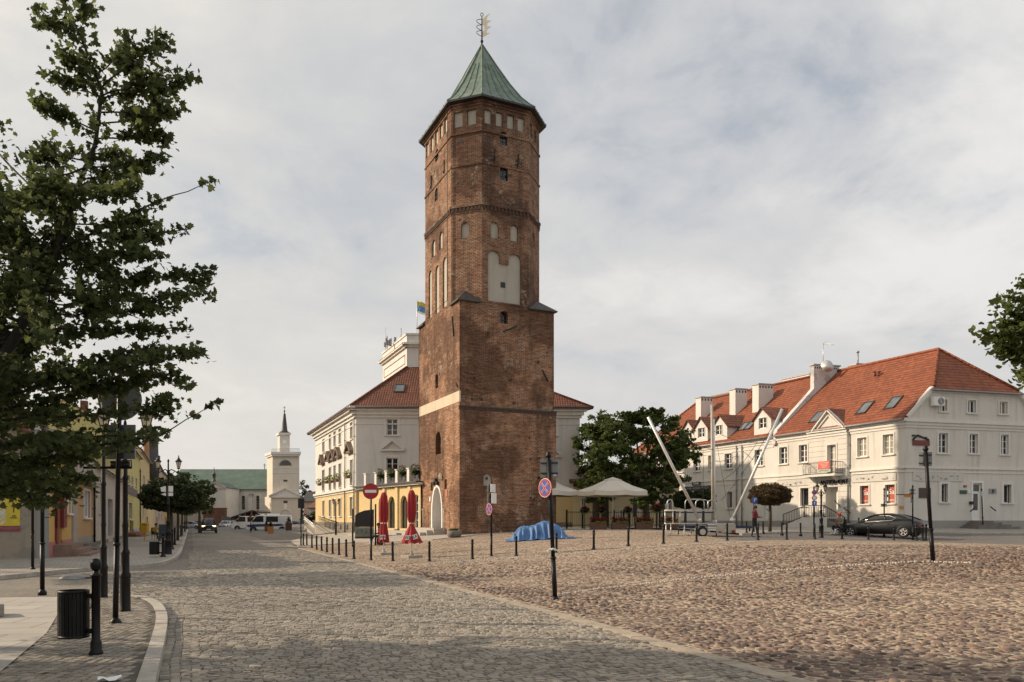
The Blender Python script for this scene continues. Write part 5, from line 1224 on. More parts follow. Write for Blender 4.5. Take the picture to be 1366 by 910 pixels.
mb.prism([gw.pt(-.3, 4.55, .35), gw.pt(5, 7.95, .35), gw.pt(5, 7.95, -2), gw.pt(-.3, 4.55, -2)], (0, 0, -.1)); mb.prism([gw.pt(14.3, 4.6, .35), gw.pt(5, 7.95, .35), gw.pt(5, 7.95, -2), gw.pt(14.3, 4.6, -2)], (0, 0, -.1)); mb.obj('gable_roof', MT['tile3'], r1_)
q = gw.rect(-38, 27, 664, 701.5); mb = M(); mb.wbox(gw, q[0], q[1], q[2], q[3], .02, .06); pos = mb.obj('map_poster', plain('yellow_poster', (.62, .5, .05), .6), r1_)
mb = M(); q2 = gw.rect(-38, 27, 701.5, 708.8); mb.wbox(gw, q2[0], q2[1], q2[2], q2[3]-.003, .02, .062); mb.obj('poster_footer', plain('dull_red_strip', (.3, .06, .06), .6), pos)
mb = M(); cx_, cz_ = (q[0]*.62+q[1]*.38), (q[2]+q[3])/2
random.seed(5)
for i in range(46):
    a = random.uniform(q[0]+.25, q[1]-.15) ; a = gw.s(9)+random.gauss(0, .42); z = cz_+random.gauss(-.02, .24); t = random.choice((.35, -.9, 1.2)); L = random.uniform(.1, .36)
    a = min(max(a, q[0]+.5), q[1]-.5); z = min(max(z, q[2]+.15), q[3]-.15); zz = min(max(z+L*math.sin(t), q[2]+.05), q[3]-.05); mb.beam(gw.pt(a, z, .062), gw.pt(a+L*math.cos(t), zz, .062), .004, random.choice((.016, .024)))
mb.obj('street_map', MT['white_paint'], pos)
mb = M(); am = gw.s(18.5); mb.wbox(gw, am-.02, am+.02, gw.z(18, 684), gw.z(18, 675), .06, .066); zt_ = gw.z(18, 673); mb.prism([gw.pt(am-.09, zt_-.1, .062), gw.pt(am+.09, zt_-.1, .062), gw.pt(am, zt_+.12, .062)], tuple(c*.004 for c in (*gw.n, 0)))
write_on(mb, gw, am, gw.z(18, 688.5), .064, '150', .1); write_on(mb, gw, am, gw.z(18, 691), .064, 'METRES', .07); mb.obj('poster_arrow', plain('brown_print', (.12, .05, .02), .7), pos)
mb = M(); write_on(mb, gw, gw.s(10), (q2[2]+q2[3])/2, .064, 'ZAPRASZAMY', .14, 0, 1.2); mb.obj('poster_text', plain('lilac_print', (.32, .2, .28), .7), pos)
mb = M(); mb.wbox(lw_, lw_.s(95.3), lw_.s(100.8), -.2, 4.7, -.02, .09); mb.obj('grey_pilaster', MT['concrete'], r1_)
r2_, s0, s1 = rowhouse('low_house', 'low tan house with one tall pale window and grey plinth', 97.2, 126, lw_.z(100, 635), MT['tan'], MT['plinth'], MT['tile'], [((111.5, 120, 655, 690.5), dict(cas=.1, cols=1, rows=1, pm=plain('net_curtain', (.33, .35, .42), .6), dep=.12))], [], rise=2.6)
mb = M()
for i in range(2): mb.wbox(lw_, lw_.s(100.5)-.05, lw_.s(112)+.5*i, -.2, .45-.22*i, 0, .6+.35*i)
mb.obj('door_steps', MT['darkstep'], r2_); downpipe(r2_, lw_, lw_.s(123), .1, 3.6, .12, MT['iron'])
r3_, s0, s1 = rowhouse('pale_house', 'pale grey house with a tall grey doorway between the tan and the lime houses', 126.3, 166, lw_.z(145, 628), MT['palewall'], MT['darkstep'], MT['tile3'], [((132, 136.5, 640, 684), dict(cas=.07, rows=3))], [((144, 150.5, 666, 715), plain('grey_door', (.2, .19, .19), .6))], z_pl=.35)
r4_, s0, s1 = rowhouse('lime_house', 'two-storey lime yellow house with balcony sign in the left row', 166.3, 186.5, lw_.z(175, 596), MT['lime'], MT['step'], MT['tile3'],
    [((171.5, 176, 671, 692), dict(rows=3, cas=.06, fm=MT['oldframe'])), ((170.5, 173, 634, 646), dict(cas=.05)), ((175, 177.5, 636, 647.5), dict(cas=.05)), ((180.5, 182.6, 638, 649), dict(cas=.05))], [((173.2, 178, 695, 716), MT['darkwood'])])
b, bx = signboard(r4_, lw_, (169.5, 183, 651, 661), plain('dull_purple_sign', (.16, .12, .13), .7)); 
mb = M()
for i in range(3): mb.wbox(lw_, lw_.s(170), lw_.s(179)+.3*i, -.2, .5-.17*i, 0, .7+.35*i)
mb.obj('door_steps', plain('red_brick_step', (.22, .1, .07), .85), r4_); downpipe(r4_, lw_, lw_.s(185.6), .1, 7.4, .12, MT['iron'])
r5_, s0, s1 = rowhouse('yellow_house', 'two-storey yellow house under a red-brown roof beside the lime house', 187, 207, lw_.z(192, 606), MT['yellow'], None, MT['tile2'],
    [((191, 192.8, 635, 652), dict(cas=.05)), ((196.5, 198, 640, 655), dict(cas=.05)), ((190, 191.6, 672, 688), dict(cas=.05)), ((200, 201.3, 646, 658), dict(cas=.05))], [((195.5, 197.5, 690, 710), MT['darkwood'])], rise=3.6)
mb = M(); p = lw_.pt(lw_.s(200), lw_.z(200, 626), .1); mb.lathe([(1.1, -1.5), (1.3, .5), (1.35, 1.9), (1.1, 2.0), (1.05, 4.2), (1.2, 4.4), (.5, 5.4), (.1, 6.6), (.02, 7.2)], tuple(p), 8, flat=True); mb.obj('oriel_turret', MT['slate'], r5_)
mb = M(); s_ = lw_.s(197); z_ = lw_.z(197, 612); mb.prism([lw_.pt(s_-3, z_, .1), lw_.pt(s_+3, z_, .1), lw_.pt(s_+1.6, z_+3.2, .1), lw_.pt(s_, z_+4.6, .1), lw_.pt(s_-1.6, z_+3.2, .1)], tuple(-c*.4 for c in (*lw_.n, 0))); mb.obj('shaped_gable', plaster('rust_render', (.42, .2, .08), .3, grime=(.2, .1, .05)), r5_)
for i, (a, b, e, c, lab, wx_) in enumerate(((207.3, 219, 622, MT['pinkwall'], 'pinkish terraced house partly hidden by the round clipped trees', 212), (219.3, 230, 640, MT['ochre'], 'ochre terraced house far along the left row', 224), (230.3, 239, 652, MT['palewall'], 'last pale house before the church square', 234))):
    rowhouse('terraced_house', lab, a, b, lw_.z((a+b)/2, e), c, MT['plinth'], MT['tile2'], [((wx_-1, wx_+.6, 684, 696), dict(cas=.05, rows=2)), ((wx_+2.5, wx_+3.6, 685, 696), dict(cas=.05, rows=2))], [((wx_-3.4, wx_-1.9, 690, 707), MT['darkwood'])])
# unseen house added beyond the left edge, sized to shade the foreground
nh_ = thing('unseen_shade_house', 'unseen house added on the near street corner to shade the foreground', 'house', (-13, 2, .1))
mb = M(); mb.box((-13.5, 2.2, 4.2), (11, 24, 8.6)); mb.obj('wall', MT['palewall'], nh_)
mb = M(); [mb.prism([(x, -10.3, 8.4), (x, 14.4, 8.4), (-13.5, 14.4, 13), (-13.5, -10.3, 13)], (0, 0, -.12)) for x in (-7.6, -19.4)]; mb.obj('roof', MT['tile3'], nh_)
# ================================================================ church at the end of the street
ch = thing('church', 'cream church with a long green copper roof and tall arched windows', 'church', tuple(P(320, 703, 218)))
def fw(a, b, d): return Wall(P(a, 690, d).xy, P(b, 690, d).xy)
nv = fw(225, 362, 218); zE_ = nv.z(330, 651.5); zR_ = nv.z(330, 610) 
hol = [window(nv, r, ch, dep=.4, cas=0, cols=1, rows=5, sill=False, kind='round', fm=MT['oldframe'], pm=MT['pane2']) for r in ((303, 307.3, 660.5, 680), (322, 326.8, 661, 680), (341.3, 346, 661, 679.5))]
mb = M(); mb.wallface(nv, [(0, -1), (nv.L, -1), (nv.L, zE_), (0, zE_)], hol, .5)
for s in (0, nv.L): mb.poly([nv.pt(s, -1, 0), nv.pt(s, zE_, 0), nv.pt(s, EYE+(HY-627)/F*227, -9), nv.pt(s, zE_, -18), nv.pt(s, -1, -18)])
mb.obj('nave_wall', MT['white2'], ch)
zrid = EYE+(HY-626)/F*227
mb = M(); mb.prism([nv.pt(-.5, zE_-.2, .6), nv.pt(nv.L-.6, zE_-.2, .6), nv.pt(nv.L-.6, zrid, -9), nv.pt(-.5, zrid, -9)], (0, 0, -.3)); mb.prism([nv.pt(-.5, zE_-.2, -18.6), nv.pt(nv.L-.6, zE_-.2, -18.6), nv.pt(nv.L-.6, zrid, -9), nv.pt(-.5, zrid, -9)], (0, 0, -.3)); mb.obj('nave_roof', MT['copperfar'], ch)
mb = M(); mb.wbox(nv, 0, nv.L, zE_-.5, zE_-.15, -.1, .4); mb.obj('cornice', MT['oldframe'], ch); mb = M(); mb.wbox(nv, nv.s(313), nv.L, zE_-1.05, zE_-.85, -.1, .1); mb.obj('moulding', MT['oldframe'], ch)
for a, b in ((313.5, 319.5), (333, 338)):
    mb = M(); s0, s1, z0, z1 = nv.rect(a, b, 660, 700); mb.wbox(nv, s0, s1, -1, z1-.6, -.1, 1.2); mb.prism([nv.pt(s0-.1, z1-.6, 1.3), nv.pt(s1+.1, z1-.6, 1.3), nv.pt(s1+.1, z1+.3, 0), nv.pt(s0-.1, z1+.3, 0)], (0, 0, -.12), 1); mb.obj('buttress', [MT['white2'], MT['lead']], ch)
cw = fw(272.5, 301.5, 207); z0_ = cw.z(287, 650.5); za_ = cw.z(287, 643.5)
mb = M(); mb.poly([cw.pt(0, -1), cw.pt(cw.L, -1), cw.pt(cw.L, z0_), cw.pt(cw.L/2, za_), cw.pt(0, z0_)])
for s in (0, cw.L): mb.quad(cw.pt(s, -1), cw.pt(s, z0_), cw.pt(s, z0_, -10), cw.pt(s, -1, -10))
mb.obj('chapel_wall', MT['white2'], ch)
mb = M(); mb.wbox(cw, 0, cw.L, z0_-.35, z0_, -.1, .25)
for s in (0, cw.L): mb.beam(cw.pt(s, z0_, .1), cw.pt(cw.L/2, za_, .1), .5, .3)
mb.obj('pediment_moulding', MT['oldframe'], ch)
mb = M()
for s in (-.3, cw.L+.3): mb.prism([cw.pt(s, z0_, .3), cw.pt(cw.L/2, za_+.2, .3), cw.pt(cw.L/2, za_+.2, -9.5), cw.pt(s, z0_, -9.5)], (0, 0, -.12))
mb.obj('chapel_roof', MT['copperfar'], ch)
mb = M(); p = P(285.6, 645, 208); k = 208/F; mb.lathe([(2.0*k, -1*k), (2.4*k, 2*k), (2.4*k, 4*k), (1.9*k, 4.5*k), (1.9*k, 11*k), (3*k, 11.5*k), (2*k, 13.5*k), (.7*k, 15*k), (.5*k, 19*k), (.15*k, 22*k)], tuple(p), 10); mb.obj('ridge_turret', MT['slate'], ch)
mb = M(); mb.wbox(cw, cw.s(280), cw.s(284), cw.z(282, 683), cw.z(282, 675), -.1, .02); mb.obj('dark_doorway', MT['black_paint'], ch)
mb = M(); p = P(353, 626, 224); mb.tube([p, p+Vector((0, 0, 1.6))], .1, 5); mb.beam(p+Vector((-.4, 0, 1.2)), p+Vector((.4, 0, 1.2)), .12); mb.obj('cross', MT['iron2'], ch)
bt = thing('bell_tower', 'square cream bell tower with balcony and dark needle spire beside the church', 'bell tower', tuple(P(380, 703, 205)))
d = 205; k = d/F
def box_st(a, b, y0, y1, m, name, side=6.7, parent=bt, inset=0.0):
    """stage of the tower: front face between pixel columns a,b, from y0 down to y1"""
    w = fw(a, b, d+inset); z1, z0 = w.z((a+b)/2, y0), w.z((a+b)/2, y1); mb = M(); D = Vector((*cdir(-.56, 1), 0))*w.L
    mb.prism([w.pt(0, z0), w.pt(w.L, z0), w.pt(w.L, z1), w.pt(0, z1)], D); o = mb.obj(name, m, parent); return o, w
MT['rusti'] = plaster('banded_stone', (.7, .63, .52), .25, grime=(.38, .32, .25))
_, wb = box_st(361.5, 401, 662, 712, MT['rusti'], 'base'); _, wm = box_st(363.6, 399.3, 606, 662, MT['rusti'], 'shaft', inset=.6)
box_st(361.5, 401.5, 602.7, 606, MT['trim'], 'cornice', inset=-.4); box_st(362.5, 400.5, 606, 608.5, MT['trim'], 'cornice', inset=-.1)
_, wt_ = box_st(373.2, 386.6, 580, 603, MT['white2'], 'lantern', inset=3.0); box_st(371.6, 388.2, 577.2, 580, MT['trim'], 'cornice', inset=2.6)
mb = M(); p = P(379.5, 577, d+5); mb.lathe([(7*k, 0), (5*k, 1.5*k), (4*k, 2.5*k), (3*k, 12*k), (1.6*k, 25*k), (.9*k, 26*k), (.3*k, 28*k)], tuple(p), 8); sp_ = mb.obj('spire', MT['slate'], bt)
mb = M(); p = P(379.5, 550, d+5); mb.lathe([(.01, 0), (.25, .2), (.25, .4), (.01, .6)], tuple(p), 8); mb.tube([p, p+Vector((0, 0, 1.7))], .06, 5); mb.beam(p+Vector((-.35, 0, 1.25)), p+Vector((.35, 0, 1.25)), .1); mb.obj('cross', MT['iron2'], sp_)
mb = M()
lp = arch(*wm.rect(373, 388.8, 613.8, 622.2)); lp = [(s, z) for s, z in half(wm.s(373), wm.s(388.8), wm.z(381, 614))]
mb.prism([wm.pt(s, z, .02) for s, z in lp], tuple(c*.05 for c in (*wm.n, 0))); mb.wbox(wm, *wm.rect(378.2, 383.4, 640, 642.5), .01, .05)
mb.obj('window', MT['pane2'], bt)
mb = M(); pts = half(wm.s(371.5), wm.s(390.3), wm.z(381, 612.4)); 
for a, b in zip(pts, pts[1:]): mb.beam(wm.pt(a[0], a[1], .08), wm.pt(b[0], b[1], .08), .3, .18)
for y in (624, 627.5, 631, 634.5, 638, 645, 648.5, 653, 657): mb.wbox(wm, 0, wm.L, wm.z(381, y)-(.08 if y in (624, 631, 653) else .035), wm.z(381, y)+.06, -.02, .1 if y in (624, 631, 653) else .03)
for i in range(12): s = wm.L*(i+.5)/12; mb.wbox(wm, s-.12, s+.12, wm.z(381, 611), wm.z(381, 608.6), -.02, .3)
mb.obj('moulding', MT['trim'], bt)
mb = M(); z0 = wb.z(381, 662); za = wb.z(381, 651.8); mb.prism([wb.pt(-.3, z0, .35), wb.pt(wb.L+.3, z0, .35), wb.pt(wb.L/2, za, .35)], tuple(-c*1.2 for c in (*wb.n, 0)))
for s in (-.4, wb.L+.4): mb.beam(wb.pt(s, z0, .5), wb.pt(wb.L/2, za+.1, .5), .5, .35)
mb.wbox(wb, -.4, wb.L+.4, z0-.4, z0, -.1, .55); mb.obj('pediment', MT['trim'], bt)
mb = M(); mb.wbox(wb, *wb.rect(378.2, 383.6, 668, 671.5), .01, .06, 0); mb.wbox(wb, *wb.rect(378.8, 383, 671.5, 679), .01, .06, 1); mb.obj('board', [plain('maroon_board', (.12, .04, .03), .7), MT['white_paint']], bt)
mb = M(); pts = half(wb.s(373), wb.s(389), wb.z(381, 680)); 
for a, b in zip(pts, pts[1:]): mb.beam(wb.pt(a[0], a[1], .06), wb.pt(b[0], b[1], .06), .3, .14)
mb.obj('door_arch', MT['trim'], bt)
mb = M(); wl = fw(362.5, 399.5, d+.2); z = wl.z(381, 602.5)
for i in range(26): s = wl.L*i/25; mb.tube([wl.pt(s, z), wl.pt(s, z+.75)], .035, 4)
mb.tube([wl.pt(0, z+.75), wl.pt(wl.L, z+.75)], .05, 4); mb.obj('balcony_railing', MT['lead'], bt)
mb = M(); w = fw(377, 382.3, d+2.95); mb.wbox(w, 0, w.L, w.z(380, 591.5), w.z(380, 587), 0, .06); mb.obj('clock_board', MT['white_paint'], bt)
# low brick wall, shed
w = fw(271, 302, 190); bwt = thing('brick_wall', 'low red brick wall in front of the church', 'wall', tuple(w.pt(w.L/2, 0)))
mb = M(); mb.wbox(w, 0, w.L, -.5, w.z(286, 678.5), -.4, 0); mb.obj('masonry', MT['brickfar'], bwt); mb = M(); mb.wbox(w, -.1, w.L+.1, w.z(286, 678.5), w.z(286, 677.5), -.5, .1); mb.obj('coping', MT['tile3'], bwt)
shed = thing('timber_shed', 'open dark timber shed with a sloping brown roof behind the vans', 'shed', tuple(P(325, 704, 172)))
a, b, c = P(307, 690, 170), P(336, 680.5, 172), P(346, 683, 172)
mb = M(); bk_ = Vector((*cdir(.1, 1), 0))*6
mb.prism([a, b, b+bk_, a+bk_], (0, 0, -.25)); mb.prism([b, c, c+bk_, b+bk_], (0, 0, -.25)); mb.obj('roof', MT['darkwood'], shed)
mb = M()
for px in (309, 318, 327, 336, 344): p = P(px, 704, 171); q = P(px, 690-max(0, (px-309))*.3, 171); mb.beam(p, Vector((p.x, p.y, q.z)), .25)
mb.prism([P(308, 704, 175), P(346, 704, 175), P(346, 686, 175), P(336, 683, 175), P(308, 691, 175)], tuple(bk_*.05)); mb.obj('posts_and_boards', MT['wood'], shed)
# far buildings right of the church
def simple(name, label, a, b, ytop, yap, d, col, rm, depth_=8, wins=()):
    w = fw(a, b, d); root = thing(name, label, 'house', tuple(w.pt(w.L/2, 0, -depth_/2))); zt = w.z((a+b)/2, ytop)
    hol = [window(w, r, root, cas=.08, **kk) for r, kk in wins]
    mb = M(); mb.wallface(w, [(0, -1), (w.L, -1), (w.L, zt), (0, zt)], hol, .2); za = w.z((a+b)/2, yap)
    for s in (0, w.L): mb.poly([w.pt(s, -1, 0), w.pt(s, zt, 0), w.pt(s, za-.1, -depth_/2), w.pt(s, zt, -depth_), w.pt(s, -1, -depth_)])
    mb.obj('wall', col, root); mb = M()
    for o in (.35, -depth_-.35): mb.prism([w.pt(-.3, zt-.15, o), w.pt(w.L+.3, zt-.15, o), w.pt(w.L+.3, za, -depth_/2), w.pt(-.3, za, -depth_/2)], (0, 0, -.15))
    mb.obj('roof', rm, root); return root, w
simple('grey_roofed_house', 'distant house with dark grey roof right of the bell tower', 405, 440, 668, 655, 190, MT['pinkwall'], MT['slate'], wins=[((411, 413, 676, 682), {}), ((418, 420, 676, 682), {})])
simple('cream_house', 'small cream house between the bell tower and the town hall', 413, 440, 676, 668, 112, MT['white2'], MT['tile3'], wins=[((415, 417.5, 680, 688), {}), ((420, 422, 680, 688), {})])
# yellow house behind the cafe
yh, w = simple('cafe_house', 'low cream yellow house behind the cafe parasols', 764, 906, 641, 618, 68, plaster('cream_yellow_render', (.66, .56, .34), .2, grime=(.34, .28, .17)), MT['tile2'],
    wins=[((776, 782, 664, 676), dict(rows=2)), ((845, 852, 662, 680), dict(rows=2)), ((888, 896, 664, 680), dict(rows=2)), ((827, 834, 680, 691), dict(rows=1))])
mb = M(); mb.wbox(w, w.s(803), w.s(812), -.5, w.z(807, 665), -.1, .03); mb.obj('door', MT['darkwood'], yh)
# ---------------------------------------------------------------- foliage
SHAPES = {
 'rhomb': np.array([(0, -.5), (.34, .02), (0, .5), (-.34, .02)]),
 'oval': np.array([(0, -.5), (.27, -.25), (.33, .08), (.16, .38), (0, .52), (-.16, .38), (-.33, .08), (-.27, -.25)]),
 'maple': np.array([(0, -.42), (.16, -.3), (.4, -.36), (.33, -.08), (.58, .1), (.28, .16), (.24, .36), (.02, .62), (-.2, .34), (-.3, .16), (-.56, .12), (-.32, -.08), (-.42, -.34), (-.15, -.3)]),
}
def leafcloud(name, C, size, m, parent=None, shape='rhomb', up=.5, jit=.48, world=True):
    C = np.asarray(C, float); N = len(C); sh = SHAPES[shape]; k = len(sh)
    nrm = RNG.normal(size=(N, 3)); nrm[:, 2] = np.abs(nrm[:, 2])+up; nrm /= np.linalg.norm(nrm, axis=1)[:, None]
    a = RNG.normal(size=(N, 3)); u = np.cross(nrm, a); u /= np.linalg.norm(u, axis=1)[:, None]; v = np.cross(nrm, u)
    s = size*(1+jit*RNG.uniform(-1, 1, N))
    bend = -(np.abs(sh[:, 0])*.35)
    co = C[:, None, :]+s[:, None, None]*(sh[None, :, 0, None]*u[:, None, :]+sh[None, :, 1, None]*v[:, None, :]+bend[None, :, None]*nrm[:, None, :])
    me = bpy.data.meshes.new(name); me.vertices.add(N*k); me.vertices.foreach_set('co', co.astype(np.float32).ravel())
    me.loops.add(N*k); me.loops.foreach_set('vertex_index', np.arange(N*k, dtype=np.int32))
    me.polygons.add(N); me.polygons.foreach_set('loop_start', np.arange(0, N*k, k, dtype=np.int32)); me.polygons.foreach_set('loop_total', np.full(N, k, dtype=np.int32))
    me.materials.append(m); me.update(calc_edges=True); me.validate()
    o = bpy.data.objects.new(name, me); COL.objects.link(o)
    if parent is not None: attach(o, parent, world)
    return o
def cloudpts(blobs):
    out = []
    for c, r, n in blobs:
        d = RNG.normal(size=(n, 3)); d /= np.linalg.norm(d, axis=1)[:, None]
        q = RNG.uniform(0, 1, n)**.45
        out.append(np.array(c)+d*q[:, None]*np.array(r))
    return np.concatenate(out)
def foliage(name, blobs, size, m, parent=None, shape='rhomb', world=True):
    return leafcloud(name, cloudpts(blobs), size, m, parent, shape, world=world)
def clumpy(c, R, n_clump, per, cr=.32, flat=1.0, bottom=-1.0):
    """leaf clumps spread over and through an ellipsoid, leaving gaps"""
    bl = []
    for i in range(n_clump):
        d = Vector((random.gauss(0, 1), random.gauss(0, 1), random.gauss(0, 1))).normalized(); q = random.uniform(.35, 1.02)**.6
        if d.z < bottom: d.z = bottom
        p = Vector(c)+Vector((d.x*R[0], d.y*R[1], d.z*R[2]))*q; r = cr*random.uniform(.6, 1.35)*min(R)
        bl.append((p, (r*1.15, r*1.15, r*.75*flat), per))
    return bl
def branch(mb, a, b, r0, r1, wob=.1, n=5):
    a, b = Vector(a), Vector(b); L = (b-a).length; pts = []
    for i in range(n+1):
        f = i/n; pts.append(a.lerp(b, f)+Vector((random.uniform(-1, 1), random.uniform(-1, 1), random.uniform(-1, 1)))*wob*L*.2*math.sin(math.pi*f))
    mb.tube(pts, [r0+(r1-r0)*i/n for i in range(n+1)], 6); return pts
MT['darkbark'] = plain('dark_bark', (.035, .03, .022), .95, var=.4, scale=9, bump=.8, bs=30)
# ---------------------------------------------------------------- big maple at the left edge
D1 = 9.4
base = G(-330, 868, .12); maple = thing('maple_tree', 'tall maple with layered branches reaching over the near left pavement', 'tree', tuple(base))
wood = M(); tips = []
def Pd(px, py, dd=0): return P(px, py, D1+dd)
lead = [base, Pd(-250, 740), Pd(-120, 640, .1), Pd(-20, 520, .1), Pd(61, 378), Pd(88, 299), Pd(105, 246), Pd(127, 193), Pd(136, 123), Pd(112, 60), Pd(88, 5), Pd(74, -50)]
lr = [.19, .17, .13, .085, .04, .034, .03, .025, .02, .014, .009, .005]
wood.tube(lead, lr, 8)
lead2 = [Pd(-120, 640, .1), Pd(-90, 480, .8), Pd(-45, 330, 1.1), Pd(-15, 230, 1.2), Pd(0, 165, 1.2)]
wood.tube(lead2, [.13, .09, .06, .04, .012], 7)
LEAF = []
def alongleaf(pts, dens, spread, sz=None):
    for a, b in zip(pts, pts[1:]):
        L = (b-a).length; n = max(1, int(L*dens))
        for i in range(n): LEAF.append(a.lerp(b, random.random())+Vector((random.gauss(0, 1), random.gauss(0, 1), random.gauss(0, .75)))*spread)
def bough(a, b, r=.018, dens=150, spread=.06, twigs=6, tl=.45, droop=.1):
    pts = branch(wood, a, b, r, .005, .12, 6); d = (b-a).normalized(); alongleaf(pts[2:], dens, spread)
    for i in range(twigs):
        f = random.uniform(.25, .98); p = pts[min(5, int(f*6))].lerp(pts[min(6, int(f*6)+1)], f*6-int(f*6))
        q = p+(d*random.uniform(.3, .9)+Vector((random.gauss(0, .5), random.gauss(0, .5), random.gauss(.05, .32)))).normalized()*tl*random.uniform(.45, 1.1)*(1.1-.5*f)
        tw = branch(wood, p, q, .008, .003, .15, 3); alongleaf(tw, dens*1.1, spread)
    LEAF.extend([pts[-1]+Vector((random.gauss(0, .03), random.gauss(0, .03), random.gauss(0, .03))) for _ in range(4)])
def onlead(py):
    for a, b in zip(lead, lead[1:]):
        pa, pb = view(*a), view(*b)
        if pb[1] <= py <= pa[1]: return a.lerp(b, (pa[1]-py)/(pa[1]-pb[1]))
    return lead[4]
for sy, ex, ey, dd, tw in ((118, 221, 44, .2, 9), (128, 233, 92, -.3, 4), (132, 244, 108, .3, 9), (150, 226, 152, -.2, 7), (165, 236, 150, .5, 8), (185, 220, 178, 0, 7), (205, 168, 205, .4, 5), (225, 220, 213, -.1, 3), (130, 58, 97, .1, 5), (175, 50, 138, -.3, 7), (60, 52, 12, .1, 4), (30, 120, 14, .2, 4), (215, 35, 205, .4, 7),
                           (300, 192, 296, .5, 8), (330, 250, 306, .2, 8), (345, 215, 340, -.5, 9), (390, 284, 360, .3, 10), (405, 282, 392, -.3, 8), (420, 235, 410, .8, 9), (440, 252, 437, .2, 9), (250, 60, 240, .6, 8), (270, 180, 250, -.4, 7), (290, 30, 262, -.6, 8), (350, 10, 320, .5, 8), (240, 168, 232, .8, 6), (100, 168, 70, .5, 6), (100, 90, 78, -.2, 6)):
    bough(onlead(sy), Pd(ex, ey, dd), .011, 125, .055, max(2, int(tw*.7)), .42)
thin = branch(wood, onlead(335), Pd(212, 268, .2), .018, .008, .1, 4); thin2 = branch(wood, thin[-1], Pd(287, 240, .3), .008, .003, .1, 4); alongleaf(thin, 110, .06); alongleaf(thin2[:2], 70, .035); alongleaf(thin2[3:], 110, .03)
for (sx, sy), ex, ey, dd, tw in (((-10, 520), 200, 470, .6, 10), ((-20, 530), 268, 468, -.3, 12), ((60, 520), 240, 500, .1, 9), ((-30, 560), 214, 545, -.2, 6), ((-60, 600), 222, 578, .4, 5), ((-80, 620), 120, 612, -.3, 7), ((-100, 630), 95, 655, .4, 10), ((-100, 640), 50, 668, -.2, 9), ((-110, 640), 118, 640, -.5, 7), ((-110, 640), 20, 652, .5, 9), ((-60, 590), 130, 600, -.7, 6), ((-60, 600), 70, 640, .8, 9), ((-40, 560), 150, 516, .9, 7)):
    bough(Pd(sx, sy, .1), Pd(ex, ey, dd), .022, 145, .068, int(tw*.8), .5)
thin = branch(wood, Pd(100, 600, 0), Pd(215, 580, -.1), .02, .008, .1, 4); thin2 = branch(wood, thin[-1], Pd(297, 533, -.15), .008, .003, .1, 5); alongleaf(thin, 130, .07); alongleaf(thin2[:1], 80, .05); alongleaf(thin2[4:], 110, .035); alongleaf(thin2[2:4], 30, .03)
# inner crown: many boughs springing from the leaders in all directions
for i in range(50):
    l = lead if random.random() < .6 else lead2; k = random.randint(2, 6) if l is lead else random.randint(0, 3); a = l[k].lerp(l[k+1], random.random())
    ex, ey = random.uniform(-170, 165), random.uniform(190, 655)
    lim = 60+110*smooth(200, 420, ey)
    if ex > lim: ex = random.uniform(-150, lim)
    if ey > 470 and ex > 85: continue
    if ey < 330 and ex > 40 and random.random() < .5: continue
    bough(a, P(ex, ey, D1+random.uniform(-1.3, 2.0)), .014, 110, .08, 6, .55)
# tail of the crown beyond the frame
for i in range(28): bough(lead[2].lerp(lead[4], random.random()), P(random.uniform(-560, -170), random.uniform(180, 600), D1+random.uniform(-1.2, 2)), .025, 70, .1, 6, .7)
alongleaf(lead[4:], 150, .1); alongleaf(lead2[1:], 110, .1)
wood.obj('trunk', MT['darkbark'], maple, uv=False)
leafcloud('crown', [tuple(p) for p in LEAF], .074, MT['maple'], maple, 'maple', .2)
print('maple leaves', len(LEAF))
# second maple, farther along the left pavement, its trunk beyond the frame
b2 = Vector((-6.6, 28.5, .12)); mp2 = thing('maple_tree', 'second maple behind the near one, its crown shading the corner house', 'tree', tuple(b2)); wood = M(); LEAF = []
wood.tube([b2, b2+Vector((.1, .1, 3)), b2+Vector((.2, 0, 6)), b2+Vector((.1, 0, 9))], [.2, .16, .1, .03], 8)
for i in range(52):
    a = random.random()*6.283; z = random.uniform(3.2, 8.6); R = 3.3*math.sin(math.pi*min(1, (z-2.0)/7.6))**.6*random.uniform(.6, 1)
    bough(b2+Vector((.1, 0, z*.82)), b2+Vector((R*math.cos(a), R*math.sin(a), z)), .025, 45, .14, 5, .9)
wood.obj('trunk', MT['darkbark'], mp2, uv=False); leafcloud('crown', [tuple(p) for p in LEAF], .15, MT['maple'], mp2, 'oval', .35)
# ---------------------------------------------------------------- tree at the right edge
bR = P(1560, 694, 17.0); bR.z = H(bR.x, bR.y); rt_ = thing('lime_tree', 'green lime tree leaning in from the right edge above the house', 'tree', tuple(bR))
wood = M(); t0 = bR; t1 = P(1540, 560, 17); wood.tube([t0, t1, P(1520, 440, 17), P(1500, 330, 17)], [.2, .16, .1, .04], 8); LEAF = []
for ex, ey in ((1314, 430), (1322, 408), (1340, 395), (1362, 375), (1330, 447), (1318, 452), (1335, 462), (1324, 470), (1345, 480), (1350, 495), (1368, 505), (1380, 390), (1400, 380), (1420, 370), (1395, 440), (1380, 470), (1410, 480), (1450, 400), (1480, 380)):
    dd = random.uniform(-.8, .8); a = P(random.uniform(1480, 1530), random.uniform(400, 520), 17); bough(a, P(ex+8, ey, 17+dd), .025, 90, .1, 9, .75)
for i in range(50): bough(P(1540, random.uniform(370, 510), 17), P(random.uniform(1430, 1700), random.uniform(320, 520), 17+random.uniform(-2, 2)), .03, 60, .15, 7, .9)
wood.obj('trunk', MT['bark'], rt_, uv=False); leafcloud('crown', [tuple(p) for p in LEAF], .13, MT['leaf'], rt_, 'oval', .4)
